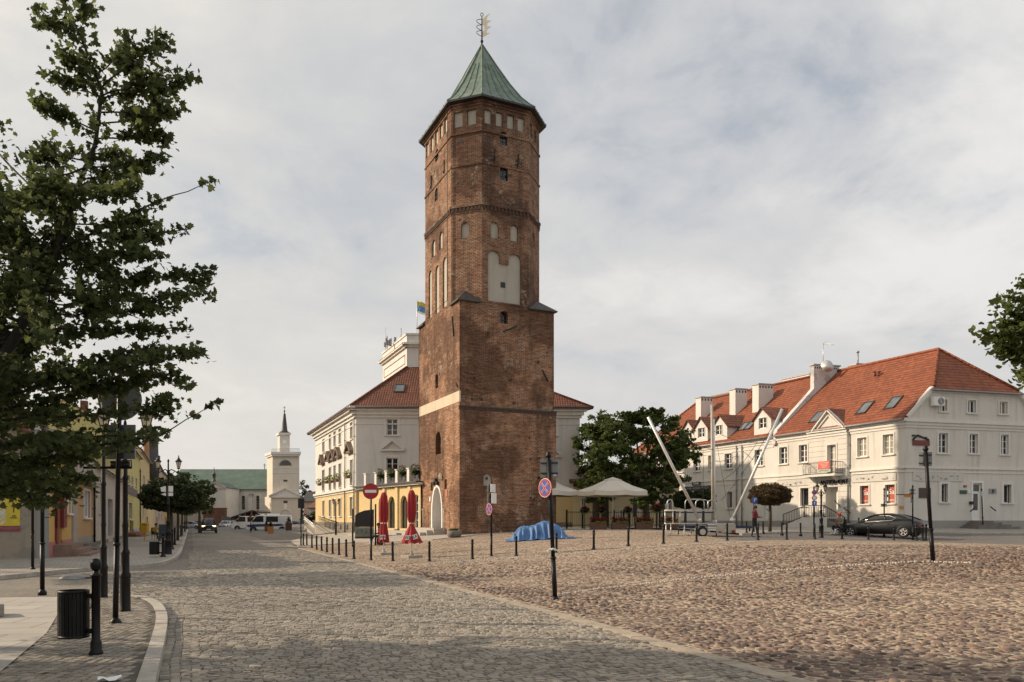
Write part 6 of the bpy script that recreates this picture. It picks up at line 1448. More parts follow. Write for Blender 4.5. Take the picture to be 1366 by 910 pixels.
# ---------------------------------------------------------------- trees of the square
def tree(name, label, base, crown_c, R, mat, n=60, per=70, size=.28, trunk_r=.16, group=None, cr=.3, bottom=-1.0):
    t = thing(name, label, 'tree', tuple(base), group=group); mb = M(); c = Vector(crown_c); b = Vector(base); fork = b.lerp(c, .72)
    mb.tube([b-Vector((0, 0, .2)), b.lerp(fork, .5)+Vector((.04, .03, 0)), fork], [trunk_r*1.15, trunk_r*.9, trunk_r*.75], 8)
    for i in range(7):
        a = 6.283*i/7+random.random(); e = c+Vector((math.cos(a)*R[0]*.6, math.sin(a)*R[1]*.6, R[2]*random.uniform(-.2, .6))); branch(mb, fork-Vector((0, 0, .15*i*trunk_r)), e, trunk_r*.45, .02, .15, 4)
    mb.obj('trunk', MT['bark'], t, uv=False); foliage('crown', clumpy(c, R, n, per, cr, bottom=bottom), size, mat, t); return t
def at(px, py, d): return P(px, py, d)
d = 62; b = P(861, 705, d); b.z = H(b.x, b.y)
t_big = thing('broad_tree', 'large dark green tree behind the cream parasol', 'tree', tuple(b)); mb = M(); top = P(856, 640, d)
mb.tube([b, P(860, 672, d), top], [.42, .36, .3], 8)
for ex, ey in ((820, 600), (845, 570), (870, 565), (890, 600), (840, 610), (900, 620), (812, 625)): branch(mb, top, P(ex, ey, d+random.uniform(-2, 2)), .16, .03, .15, 4)
mb.obj('trunk', MT['bark'], t_big, uv=False); bl = []
for px, py, rx, rz in ((850, 565, 26, 18), (822, 585, 26, 22), (880, 572, 26, 20), (900, 595, 20, 20), (848, 600, 34, 28), (812, 610, 26, 18), (885, 618, 26, 20), (850, 630, 34, 18), (815, 632, 18, 12), (890, 640, 18, 12), (868, 650, 22, 14), (868, 555, 14, 10), (836, 560, 14, 10), (905, 612, 12, 16), (868, 668, 14, 10)):
    bl += clumpy(P(px, py, d+random.uniform(-1.5, 1.5)), (rx*d/F, 2.4, rz*d/F), 30, 34, .36)
foliage('crown', bl, .34, MT['leaf'], t_big)
d = 66; b = P(795, 705, d); b.z = H(b.x, b.y); t2 = thing('broad_tree', 'smaller tree right of the white town hall wall, left of the big tree', 'tree', tuple(b)); mb = M(); mb.tube([b, P(795, 668, d), P(794, 620, d)], [.34, .3, .2], 8)
for ex, ey in ((782, 590), (800, 575), (812, 600)): branch(mb, P(795, 650, d), P(ex, ey, d), .12, .03, .15, 4)
mb.obj('trunk', MT['bark'], t2, uv=False); bl = []
for px, py, rx, rz in ((795, 565, 18, 16), (785, 590, 16, 22), (806, 590, 18, 20), (790, 620, 20, 20), (808, 635, 18, 16), (786, 645, 14, 12), (798, 660, 12, 12)): bl += clumpy(P(px, py, d+random.uniform(-1, 1)), (rx*d/F, 2.0, rz*d/F), 26, 34, .36)
foliage('crown', bl, .34, MT['leaf'], t2)
# clipped street trees: flattened balls on bare stems
def ball(label, px, pyb, yc, w, h, mat, lift=.12, size=.17, n=95, per=90, d=None, tr=.09, grp=None, name='clipped_tree'):
    b = G(px, pyb, lift) if d is None else Vector((*P(px, pyb, d).xy, H(*P(px, pyb, d).xy)+lift)); d = depth(b); R = w/2*d/F; Rz = h/2*d/F; c = Vector((b.x, b.y, EYE+(HY-yc)/F*d))
    t = thing(name, label, 'tree', tuple(b), group=grp); mb = M(); mb.tube([b-Vector((0, 0, .1)), b.lerp(c, .5)+Vector((.03, 0, 0)), c-Vector((0, 0, Rz*.3))], [tr*1.2, tr, tr*.8], 8)
    for i in range(9): a = 6.283*i/9; branch(mb, c-Vector((0, 0, Rz*.7)), c+Vector((math.cos(a)*R*.75, math.sin(a)*R*.75, random.uniform(-.2, .5)*Rz)), tr*.5, .012, .12, 4)
    mb.obj('trunk', MT['bark'], t, uv=False)
    N = n*per; dd = RNG.normal(size=(N, 3)); dd /= np.linalg.norm(dd, axis=1)[:, None]
    lump = 1+.07*np.sin(dd[:, 0]*9+px)*np.sin(dd[:, 1]*8)+.05*np.sin(dd[:, 2]*13+dd[:, 0]*5)
    q = (RNG.uniform(0, 1, N)**.16)*lump; z = dd[:, 2]; z = np.where(z < 0, z*.72, z)
    pw = np.sign(z)*np.abs(z)**.9
    pts = np.stack([dd[:, 0]*q*R, dd[:, 1]*q*R, pw*q*Rz], 1)+np.array(c)
    leafcloud('crown', pts, size, mat, t, 'rhomb', .3); return t
g_ = 'clipped round trees along the left pavement'
ball('nearest clipped round tree of the left pavement, widest dark crown', 228, 727.5, 663.5, 76, 53, MT['leafdark'], n=130, grp=g_)
ball('second clipped round tree of the left pavement, half behind the nearest crown', 237, 721, 665, 64, 46, MT['leafdark'], n=110, grp=g_)
ball('third clipped round tree of the left pavement, mostly hidden by the first two', 242.5, 714.5, 668, 54, 42, MT['leafdark'], n=70, grp=g_)
ball('fourth clipped round tree of the left pavement', 246.5, 709.5, 672, 45, 38, MT['leafdark'], n=50, grp=g_)
ball('farthest clipped round tree of the left pavement, small', 249, 706.5, 676, 36, 32, MT['leafdark'], n=40, grp=g_)
b = P(266, 706, 92); b.z = .1; t3 = thing('loose_tree', 'pale green loose tree rising behind the clipped round trees', 'tree', tuple(b)); mb = M(); mb.tube([b, P(266, 685, 92), P(264, 655, 92)], [.18, .14, .08], 7); mb.obj('trunk', MT['bark'], t3, uv=False); bl = []
for px, py, rx, rz in ((255, 640, 22, 10), (272, 650, 14, 12), (278, 664, 11, 12), (266, 668, 14, 14), (274, 680, 8, 8), (240, 636, 18, 8), (280, 654, 8, 7)): bl += clumpy(P(px, py, 92+random.uniform(-1, 1)), (rx*.09, 1.4, rz*.09), 16, 26, .4)
foliage('crown', bl, .3, MT['leaflight'], t3)
g2 = 'clipped round trees before the white house'
ball('brown leaved clipped round tree in front of the white town house', 1027, 708, 661.5, 56, 33, MT['leafbrown'], .1, .11, 110, 90, d=46, grp=g2)
ball('dark clipped round tree behind the trailer, left one', 914, 707, 668, 32, 28, MT['leafdark'], .1, .17, 100, 80, d=58, grp=g2)
ball('dark clipped round tree behind the trailer mast, right one', 938, 707, 667, 32, 28, MT['leafdark'], .1, .17, 90, 80, d=56, grp=g2)
for lab, px, d, bl in (('dark tree standing right behind the bell tower', 403, 225, ((403, 655, 8, 14), (407, 668, 9, 14), (402, 680, 8, 12), (411, 660, 6, 8))), ('far tree on the hill between bell tower and town hall', 421, 230, ((421, 662, 9, 8), (428, 668, 9, 9), (417, 672, 8, 8)))):
    b = P(px, 702, d); b.z = 0; t = thing('far_tree', lab, 'tree', tuple(b)); mb = M(); mb.tube([b, P(px, 670, d)], [.3, .15], 6); mb.obj('trunk', MT['bark'], t, uv=False)
    q = []
    for x, y, rx, rz in bl: q += clumpy(P(x, y, d), (rx*d/F, 2.5, rz*d/F), 18, 24, .4)
    foliage('crown', q, .55, MT['leafdark'], t)
b = P(430, 700, 118); b.z = 0; hd = thing('dark_hedge', 'dark green hedge beside the ramp railing', 'hedge', tuple(b)); q = []
for x in range(408, 436, 4): q += clumpy(P(x, 694-random.uniform(0, 5), 105), (.6, .8, .7), 8, 30, .5)
foliage('foliage', q, .22, MT['leafdark'], hd)
# ================================================================ street furniture
UPV = Vector((0, 0, 1)); CR = Vector((CT, -ST, 0)); CF = Vector((ST, CT, 0))   # right / forward of the photograph, as compass directions
def bollard_mesh():
    mb = M(); mb.lathe([(.1, -.1), (.1, .02), (.085, .035), (.062, .06), (.055, .1), (.048, .14), (.044, .6), (.05, .615), (.05, .65), (.042, .66), (.042, .69), (.052, .7), (.054, .74), (.04, .785), (.015, .8)], n=14); return mb
bol = thing('bollard', 'x', 'bollard', (0, 0, 0), group='black iron bollards around the square')
bollard_mesh().obj('post', MT['iron'], bol); mb = M(); mb.lathe([(.058, .6), (.061, .62), (.061, .64), (.058, .66)], n=14); mb.obj('collar', MT['iron2'], bol)
BOL = [(404.6, 727.8, 'thin black bollard at the far left end of the row beside a sign post'), (409.3, 728.2, 'black bollard second from the far left end of the row'), (416, 731.3, 'black bollard in front of the ramp railing foot, third from the far left end'), (422.4, 733.6, 'black bollard fourth from the far left end of the row'), (429.2, 735.3, 'black bollard fifth from the far left end, left of the lamp by the town hall'),
       (436, 737, 'black bollard sixth from the far left end of the row'), (443.7, 739, 'black bollard seventh from the far left end of the row'), (452.2, 740.7, 'black bollard third to the left of the black information board'), (461.8, 743, 'black bollard second to the left of the no entry sign post'), (472, 746, 'black bollard under the left edge of the information board, by the no entry sign'),
       (524, 749.3, 'black bollard in front of the slim closed red parasol'), (572.8, 749.3, 'black bollard right of the flared red parasol, before the tower door'), (630.2, 746.5, 'black bollard left of the sign post before the shaded tower wall'), (688.6, 742, 'black bollard in front of the left end of the blue tarpaulin'), (742.3, 737.5, 'black bollard right behind the sign post with the white ribbon, before the tarpaulin'),
       (792, 733.3, 'black bollard in front of the leftmost flower box'), (838, 728.7, 'black bollard before the gap right of the second flower box'), (885, 725.5, 'black bollard in front of the stacked trampoline frames'), (929, 723, 'black bollard left of the trailer wheel'), (970, 721.5, 'black bollard in front of the trailer side planks'), (1011, 720.8, 'black bollard beside the standing person by the trailer'),
       (1049.5, 720.3, 'black bollard right of the brown clipped tree'), (1087, 719.7, 'black bollard in front of the post with the blue arrow sign'), (1123.5, 719.7, 'black bollard in front of the person in the wheelchair'), (1158.4, 720.5, 'black bollard in front of the black car front wheel'), (1192.3, 721, 'black bollard in front of the black car door'), (1222.6, 721.8, 'black bollard just right of the orange arrow sign post, before the black car'), (1231, 722, 'left one of the close pair of bollards behind the black car tail'), (1234.8, 722, 'right one of the close pair of bollards behind the black car tail')]
for i, (px, py, lab) in enumerate(BOL):
    p = G(px, py); o = bol if i == 0 else dup(bol, p)
    o.location = p; o.rotation_euler = (random.gauss(0, .012), random.gauss(0, .012), random.random()*6); o['label'] = lab
for px, py, lab in ((996, 711.2, 'short dark bollard by the drainpipe of the white town house'), (1018, 710.6, 'short dark bollard left of the brown clipped tree trunk'), (1043, 712.5, 'short dark bollard right of the brown clipped tree trunk'), (1068, 713.5, 'short dark bollard left of the entrance stairs')):
    p = G(px, py, .09); o = dup(bol, p, label=lab, scale=(1, 1, .85)); o['group'] = 'short bollards along the house pavement'
# far bollards on the left pavement
bol2 = dup(bol, G(217.5, 743, .12), label='black bollard holding the second litter bin on the left pavement', scale=(1.3, 1.3, 1.3)); bol2['group'] = 'bollards of the left pavement'
for px, py, lab in ((229.5, 733, 'bollard right of the double street lamp on the left pavement'), (233, 727, 'second bollard behind the double street lamp'), (241, 716, 'bollard between the clipped tree stems, farther along the kerb')):
    o = dup(bol, G(px, py, .12), label=lab, scale=(1.3, 1.3, 1.35)); o['group'] = 'bollards of the left pavement'
# near bollard with ball top and litter bin
p = G(128, 872, .126); nb = thing('ball_bollard', 'tall black ball-topped bollard carrying the near litter bin', 'bollard', p)
mb = M(); mb.lathe([(.075, -.03), (.075, .018), (.07, .03), (.06, .045), (.06, .13), (.052, .15), (.045, .16), (.045, .88), (.062, .885), (.062, .905), (.04, .915), (.03, .93), (.03, .945)], n=20); mb.obj('post', MT['iron'], nb, world=False)
mb = M(); mb.lathe([(.012, .94), (.042, .955), (.058, .985), (.061, 1.015), (.056, 1.05), (.034, 1.078), (.01, 1.088)], n=20); mb.obj('ball', MT['iron'], nb, world=False)
def litterbin(label, bp, side, rbin, z0, z1, lidz, off):
    c = bp+side*off; t = thing('litter_bin', label, 'litter bin', c); mb = M(); n = 26
    for i in range(n):
        a = 6.283*i/n; mb.box((math.cos(a)*rbin, math.sin(a)*rbin, (z0+z1)/2), (.012, rbin*6.283/n*.86, z1-z0-.02), a)
    mb.obj('slats', MT['iron'], t, world=False)
    mb = M(); mb.lathe([(rbin*.9, z0+.02), (rbin*.95, z0+.02), (rbin*.95, z1-.03), (rbin*.93, z1-.03), (rbin*.9, z0+.03)], n=28); mb.obj('liner', MT['iron2'], t, world=False)
    for z in (z0, z1): mb = M(); mb.lathe([(rbin*.97, z-.015), (rbin*1.05, z-.015), (rbin*1.05, z+.015), (rbin*.97, z+.015), (rbin*.97, z-.015)], n=28); mb.obj('rim', MT['iron'], t, world=False)
    s = -side
    for z in (z0+.06, z1-.05): mb = M(); mb.beam(s*rbin+UPV*z, s*(off-.03)+UPV*z, .03, .05); mb.obj('bracket', MT['iron'], t, world=False)
    if lidz:
        mb = M(); mb.lathe([(.002, lidz+.045), (rbin*.4, lidz+.04), (rbin*.75, lidz+.022), (rbin*.93, lidz), (rbin*.93, lidz-.012), (.002, lidz-.004)], n=30); l = mb.obj('rain_lid', MT['lead'], t, world=False); mb = M(); mb.beam(s*rbin*.8+UPV*lidz, s*(off-.05)+UPV*lidz, .02, .015); mb.obj('lid_arm', MT['iron'], l, world=False)
        mb = M(); mb.tube([s*(rbin+.04)+UPV*(z1-.06), s*(rbin+.05)+UPV*(z1-.14), s*(rbin+.035)+UPV*(z1-.2)], .008, 5); mb.obj('chain', MT['zinc'], t, world=False)
    return t
litterbin('black slatted round litter bin with raised rain lid on the near pavement', p, -CR, .155, .2, .71, .865, .255)
litterbin('second black round litter bin, smaller in the distance on the left pavement', bol2.location.copy(), -CR, .19, .12, .62, None, .36)
# ---------------------------------------------------------------- lamps
def lantern(parent, c, s, hang=False):
    mb = M(); mb.lathe([(.055*s, 0), (.125*s, .3*s), (.125*s, .3*s)], tuple(c), 6, flat=True, sm=False); g = mb.obj('lantern', MT['lampglass'], parent, world=False)
    mb = M()
    for j in range(6):
        a = 6.283*(j+.5)/6; mb.beam(c+Vector((.058*s*math.cos(a), .058*s*math.sin(a), 0)), c+Vector((.13*s*math.cos(a), .13*s*math.sin(a), .3*s)), .014*s)
    mb.lathe([(.03*s, -.05*s), (.07*s, -.03*s), (.07*s, .005*s), (.03*s, .006*s)], tuple(c), 8)
    mb.lathe([(.15*s, .29*s), (.16*s, .31*s), (.11*s, .37*s), (.06*s, .42*s), (.05*s, .47*s), (.025*s, .49*s), (.02*s, .54*s), (.03*s, .56*s), (.005*s, .6*s)], tuple(c), 12); mb.obj('lantern_cap', MT['iron'], g, world=False)
def streetlamp(label, p, zarm, half, zl, ls, simple=False, fin=.35, k=1.0, u=None):
    t = thing('street_lamp', label, 'street lamp', p, group=None); mb = M(); u = u or CR; q = max(k, .72)
    mb.lathe([(.16*k, -.05), (.16*k, .02), (.15*k, .03), (.145*k, .55), (.16*k, .57), (.155*k, .62), (.12*k, .66), (.115*k, .95), (.13*k, .97), (.125*k, 1.0), (.085*k, 1.05), (.08*k, 1.4), (.095*k, 1.42), (.09*k, 1.47), (.06*q, 1.52), (.056*q, 2.2), (.07*q, 2.22), (.07*q, 2.27), (.052*q, 2.3), (.042*q, zarm-.1), (.065*k, zarm-.06), (.065*k, zarm+.03), (.035*k, zarm+.06), (.03*k, zarm+fin), (.05*k, zarm+fin+.03), (.04*k, zarm+fin+.09), (.01*k, zarm+fin+.14)], n=14); mb.obj('column', MT['iron'], t, world=False)
    if half:
        for s in (-1, 1):
            mb = M(); a = u*s; mb.tube([UPV*(zarm), a*half*.3+UPV*(zarm+.09), a*half*.6+UPV*(zarm+.02), a*half*.85+UPV*(zarm-.05), a*half*1.0+UPV*(zarm+.02), a*half+UPV*(zl-.04)], [.028, .024, .022, .022, .022, .024], 7)
            mb.tube([UPV*(zarm-.25), a*half*.35+UPV*(zarm-.12), a*half*.6+UPV*(zarm+.0)], .014, 6); mb.obj('arm', MT['iron'], t, world=False); lantern(t, a*half+UPV*zl, ls)
    else: lantern(t, UPV*zl, ls)
    return t
p = G(167, 815, .12); d = depth(p); zz = lambda y: EYE+(HY-y)/F*d-p.z
streetlamp('near double street lamp with ribbed base, its lanterns among the maple leaves', p, zz(590), .36, zz(574), .85, fin=.25, k=.56)
p = G(138, 797, .12); streetlamp('ornate single street lamp rising into the maple, left of the double lamp', p, 3.6, 0, 3.72, 1.0, fin=.02, k=.52)
p = G(224.5, 739.5, .12); d = depth(p); zz = lambda y: EYE+(HY-y)/F*d-p.z
sl = streetlamp('double street lamp on the left pavement with white arrow plates, before the clipped trees', p, zz(629), 13.8*d/F, zz(624.5), .46/.6*1.9*.66, fin=.42)
mb = M(); a = -CF*.1
mb.prism([p+a-CR*.3+UPV*zz(650.5), p+a-CR*.06+UPV*zz(648.5), p+a-CR*.06+UPV*zz(656.2), p+a-CR*.26+UPV*zz(656.2)], -CF*.02); mb.prism([p+a+CR*.06+UPV*zz(648.5), p+a+CR*.26+UPV*zz(648.5), p+a+CR*.26+UPV*zz(656.2), p+a+CR*.06+UPV*zz(656.2)], -CF*.02)
mb.prism([p+a-CR*.28+UPV*zz(659.5), p+a-CR*.06+UPV*zz(657.3), p+a-CR*.06+UPV*zz(661.8)], -CF*.02); mb.prism([p+a+CR*.06+UPV*zz(657.3), p+a+CR*.26+UPV*zz(657.3), p+a+CR*.26+UPV*zz(661.8), p+a+CR*.06+UPV*zz(661.8)], -CF*.02)
mb.obj('arrow_plates', MT['white_paint'], sl)
p = G(1095.5, 716.5, .05); d = depth(p); zz = lambda y: EYE+(HY-y)/F*d-p.z
streetlamp('double street lamp in front of the entrance stairs', p, zz(658), 5.3*d/F, zz(655), .72*1.1, fin=.1, k=.8)
p = P(886, 711, 50); p.z = H(p.x, p.y); d = 50; zz = lambda y: EYE+(HY-y)/F*d-p.z
streetlamp('double street lamp behind the stacked trampoline frames', p, zz(668), 4.7*d/F, zz(664), .8, fin=.1, k=.8)
p = P(448, 708.5, 66); p.z = H(p.x, p.y); zz = lambda y: EYE+(HY-y)/F*66-p.z
streetlamp('slim street lamp before the yellow side of the town hall', p, zz(672), 3.6*66/F, zz(671), .75, fin=.1, k=.6)
# ---------------------------------------------------------------- signs on posts
def signpost(label, px, py, ytop, xtop=None, r=.038, lift=0.0, name='sign_post', d=None):
    b = G(px, py, lift) if d is None else Vector((*P(px, py, d).xy, H(*P(px, py, d).xy)+lift)); dd = depth(b); h = (py-ytop)*dd/F if d is None else EYE+(HY-ytop)/F*dd-b.z
    dx = ((xtop or px)-px)/F*dd; t = thing(name, label, 'sign post', b); top = CR*dx+UPV*h; mb = M()
    mb.lathe([(.085, -.05), (.085, .015), (.06, .05), (r, .09)], n=12); mb.tube([UPV*.05, top*.28], r*1.18, 12); mb.tube([top*.27, top*.985], r, 12); mb.lathe([(r*1.2, .0), (r*1.5, .01), (r*1.5, .04), (r*1.1, .05)], tuple(top*.28), 12); mb.lathe([(r, -.03), (r*1.5, .0), (r*1.6, .02), (r, .05), (r*1.2, .08), (.005, .11)], tuple(top*.98), 12)
    mb.obj('post', MT['iron'], t, world=False)
    def at_(y): f = (py-y)/(py-ytop) if d is None else (EYE+(HY-y)/F*dd-b.z)/h; return top*f
    return t, at_, dd/F
def disc(c, r, n, th=.02, seg=24):
    n = n.normalized(); u = UPV.cross(n).normalized(); v = n.cross(u); return [c+u*r*math.cos(6.283*i/seg)+v*r*math.sin(6.283*i/seg) for i in range(seg)], n*th, u, v
def nostopping(parent, c, n, r):
    pts, e, u, v = disc(c, r, n); mb = M(); mb.prism(pts, e, 0); s = mb.obj('no_stopping_sign', MT['red_paint'], parent, world=False)
    q, e2, _, _ = disc(c+n*.021, r*.98, n, .002); mb = M(); mb.prism(q, e2)
    mb.obj('white_edge', MT['white_paint'], s, world=False); q, e2, _, _ = disc(c+n*.0235, r*.93, n, .002); mb = M(); mb.prism(q, e2); mb.obj('red_ring', MT['red_paint'], s, world=False)
    q, e2, _, _ = disc(c+n*.026, r*.74, n, .002); mb = M(); mb.prism(q, e2); mb.obj('blue_field', MT['blue_paint'], s, world=False)
    for k, m_, nm in ((.2, MT['white_paint'], 'white_cross'), (.14, MT['red_paint'], 'red_cross')):
        mb = M()
        for a in (.785, 2.356): dr = u*math.cos(a)+v*math.sin(a); pr = v*math.cos(a)-u*math.sin(a); o = c+n*(.029 if k > .15 else .0315)+n*(.001 if a > 1 else 0); mb.prism([o-dr*r*.74-pr*r*k/2, o+dr*r*.74-pr*r*k/2, o+dr*r*.74+pr*r*k/2, o-dr*r*.74+pr*r*k/2], n*.0008)
        mb.obj(nm, m_, s, world=False)
    mb = M(); q, e2, _, _ = disc(c-n*.004, r*.97, n, .003); mb.prism(q, e2); mb.obj('sign_back', MT['signback'], s, world=False)
def board(parent, c, n, w, h, m, name='sign_board', th=.03, back=None, frame=True):
    n = n.normalized(); u = UPV.cross(n).normalized(); mb = M(); q = [c-u*w/2-UPV*h/2, c+u*w/2-UPV*h/2, c+u*w/2+UPV*h/2, c-u*w/2+UPV*h/2]; mb.prism(q, n*th); o = mb.obj(name, m, parent, world=False)
    if frame:
        mb = M()
        for z in (-.28, .28): mb.beam(c-u*w*.48+UPV*h*z-n*.015, c+u*w*.48+UPV*h*z-n*.015, .02, .03)
        mb.box(c-n*.03, (.09, .09, h*.9), math.atan2(n.y, n.x)); mb.obj('bracket', MT['iron2'], o, world=False)
    return o, u
# no entry
t, a_, k = signpost('no entry sign on a black post in front of the information board', 495, 748, 646)
n = (-CF).normalized(); c = a_(655.6)-CF*.06; pts, e, u, v = disc(c, 10.6*k, n); mb = M(); mb.prism(pts, e); s = mb.obj('no_entry_sign', MT['red_paint'], t, world=False)
mb = M(); q = c+n*.021; mb.prism([q-u*7.6*k-v*1.9*k, q+u*7.6*k-v*1.9*k, q+u*7.6*k+v*1.9*k, q-u*7.6*k+v*1.9*k], n*.003); mb.obj('white_bar', MT['white_paint'], s, world=False)
# post by the shaded tower wall
t, a_, k = signpost('sign post with a no stopping sign and bright plates before the shaded tower wall', 655.5, 742, 643.5)
n = (-CR*.75-CF*.5).normalized(); nostopping(t, a_(679.5)-CR*.08-CF*.04, n, 7.8*k)
n2 = (CR*.93-CF*.36).normalized()
for y0, y1, o in ((645.5, 657, .05), (657.5, 672, .09)): board(t, (a_(y0)+a_(y1))/2+CR*o, n2, .48, (y1-y0)*k*.96, MT['white_paint'])
for y0, y1, o in ((645.5, 657, -.05), (657.5, 672, -.05)): board(t, (a_(y0)+a_(y1))/2+CR*o, -n2, .4, (y1-y0)*k*.9, MT['signback'], frame=False)
# nearest post in the square
t, a_, k = signpost('nearest sign post of the square: grey board back, no stopping sign and a white ribbon', 740.5, 800.5, 605, 731.5, .042)
n = (CF*.98+CR*.2).normalized(); b, u = board(t, a_(624.5)+n*.05, n, 24*k, 24.5*k, MT['white_paint'], th=.012); 
mb = M(); c = a_(624.5)+n*.046; q = [c-u*12*k-UPV*12.2*k, c+u*12*k-UPV*12.2*k, c+u*12*k+UPV*12.2*k, c-u*12*k+UPV*12.2*k]; mb.prism(q, n*-.006); 
mb.obj('sign_back', MT['signback'], b, world=False)
mb = M(); c2 = a_(634)+n*.036+u*-7*k; mb.prism([c2-u*2*k-UPV*1.2*k, c2+u*2*k-UPV*1.2*k, c2+u*2*k+UPV*1.2*k, c2-u*2*k+UPV*1.2*k], n*-.004); mb.obj('sticker', MT['white_paint'], b, world=False)
nn = (-CF*.62-CR*.78).normalized(); nostopping(t, a_(651)-CR*.09-CF*.05, nn, 13*k)
mb = M(); c = a_(733); ring_ = [c+CR*.055*math.cos(x)+CF*.055*math.sin(x)+UPV*.012*math.sin(3*x) for x in [6.283*i/12 for i in range(13)]]; mb.tube(ring_, .022, 5)
mb.tube([c-CR*.05-CF*.04, c-CR*.11-CF*.05-UPV*.02, c-CR*.07-CF*.06-UPV*.06], .018, 5); mb.tube([c+CR*.05-CF*.04, c+CR*.1-CF*.05-UPV*.03, c+CR*.14-CF*.05-UPV*.08], .014, 5); mb.obj('ribbon', MT['white_paint'], t, world=False)
# right post
t, a_, k = signpost('leaning sign post with a small grey board near the black car, standing in the square', 1244.5, 750.5, 597, 1234.5, .045)
n = (CF*.9+CR*.43).normalized(); b, u = board(t, a_(612.5)+n*.05-CR*.02, n, 16*k, 19*k, MT['white_paint'], th=.012); mb = M(); c = a_(612.5)+n*.046-CR*.02; mb.prism([c-u*8*k-UPV*9.4*k, c+u*8*k-UPV*9.4*k, c+u*8*k+UPV*9.4*k, c-u*8*k+UPV*9.4*k], n*-.006); mb.obj('sign_back', MT['signback'], b, world=False)
# far left sign with dark back
t, a_, k = signpost('black post with a dark square sign back at the far end of the bollard row', 401.5, 728, 662)
board(t, a_(671.5)+CF*.03, CF, 8.5*k, 13*k, MT['iron2'])
# posts on the left pavement
t, a_, k = signpost('thin black sign post beside the gable wall with the poster', 43.5, 759.5, 585, lift=.12); board(t, a_(600)+CF*.04, CF, .6, .6, MT['signback'])
t, a_, k = signpost('thin black sign post nearer the camera, right of the one by the gable wall', 56.5, 791, 560, lift=.12); board(t, a_(590)+CF*.04, CF, .55, .55, MT['signback'])
t, a_, k = signpost('tall black sign post with round and square grey sign backs inside the maple leaves', 154, 831, 464, 160.5, .034, lift=.12)
n = CF; c = a_(533)+CF*.06; pts, e, u, v = disc(c, 27*k, n); mb = M(); mb.prism(pts, e); mb.obj('round_sign', MT['signback'], t, world=False)
b, u = board(t, a_(589)+CF*.06, CF, 38*k, 46*k, MT['signback'], name='square_sign'); b, u = board(t, a_(619)+CF*.06, CF, 26*k, 9*k, MT['signback'], name='plate')
mb = M(); c = a_(624); mb.beam(c-CR*.52, c+CR*.2, .02, .035); mb.tube([c+CR*.2+UPV*x for x in (0, .11)]+[c+CR*.05+UPV*.11], .008, 5); mb.obj('name_bar', MT['iron'], t, world=False)
# signs along the house road
t, a_, k = signpost('post with two round signs and a blue arrow sign before the entrance stairs', 1085.8, 717.5, 650)
nostopping(t, a_(657)-CF*.05, -CF, 3.4*k); c = a_(664.3)-CF*.05; pts, e, u, v = disc(c, 3.4*k, -CF); mb = M(); mb.prism(pts, e); s = mb.obj('round_sign', MT['red_paint'], t, world=False); q, e2, _, _ = disc(c-CF*.021, 2.5*k, -CF, .003); mb = M(); mb.prism(q, e2); mb.obj('sign_field', MT['white_paint'], s, world=False)
b, u = board(t, a_(671.5)-CF*.05, -CF, 6*k, 6.4*k, MT['blue_paint']); mb = M(); c = a_(671.5)-CF*.085; mb.prism([c+u*x*k+UPV*y*k for x, y in ((-.5, -2.2), (.5, -2.2), (.5, .5), (1.5, .5), (0, 2.4), (-1.5, .5), (-.5, .5))], -CF*.003); mb.obj('arrow', MT['white_paint'], b, world=False)
t, a_, k = signpost('blue parking sign on a post beside the brown clipped tree', 1005.5, 709.5, 662.5, lift=.09)
b, u = board(t, a_(667.5)-CF*.05+CR*.05, -CF, 6.6*k, 8.4*k, MT['blue_paint']); mb = M(); vs, fs = text_mesh('P', 8*k, .002); c = a_(667.5)-CF*.083+CR*.05; mb.add([c+CR*x+UPV*y-CF*z for x, y, z in vs], fs); mb.obj('letter', MT['white_paint'], b, world=False)
t, a_, k = signpost('post with two bare sign backs before the shop windows', 1179.5, 714.5, 652, lift=.05)
for y in (657.5, 666): c = a_(y)+CR*.1; pts, e, u, v = disc(c, 3.4*k, (CR*.8+CF*.6).normalized()); mb = M(); mb.prism(pts, e); mb.obj('round_sign', MT['alu'], t, world=False)
board(t, a_(674)+CF*.03, CF, 8*k, 4*k, MT['zinc'])
t, a_, k = signpost('post with an orange arrow sign and pale sign backs beside the black car', 1217.5, 721.5, 648)
board(t, a_(656)+CF*.04, CF, 9*k, 8*k, MT['zinc']); c = a_(667)+CF*.04; pts, e, u, v = disc(c, 4.2*k, CF); mb = M(); mb.prism(pts, e); mb.obj('round_sign', MT['zinc'], t, world=False)
mb = M(); c = a_(662); q = c-CF*.04; mb.prism([q+CR*x*k+UPV*y*k for x, y in ((-12.5, 1), (-11, 2.8), (-2, 2.8), (-2, -1.6), (-11, -1.6))], CF*.02); mb.obj('orange_arrow', plain('orange_sign', (.55, .2, .02), .5), t, world=False)
mb = M(); c = a_(660); mb.beam(c-CR*22*k, c, .08, .05); mb.obj('dark_arm', MT['iron2'], t, world=False)
t, a_, k = signpost('thin post with a small white plate by the side door', 1311.5, 705.5, 652.5, 1309.5, lift=.09)
board(t, a_(659)+CR*.04-CF*.03, -CF, 3.4*k, 6.5*k, MT['zinc'])
t, a_, k = signpost('road sign post with a red plate in front of the vans', 334.3, 710.5, 684)
board(t, a_(690)-CF*.05, -CF, 4*k, 2.6*k, MT['red_paint'])
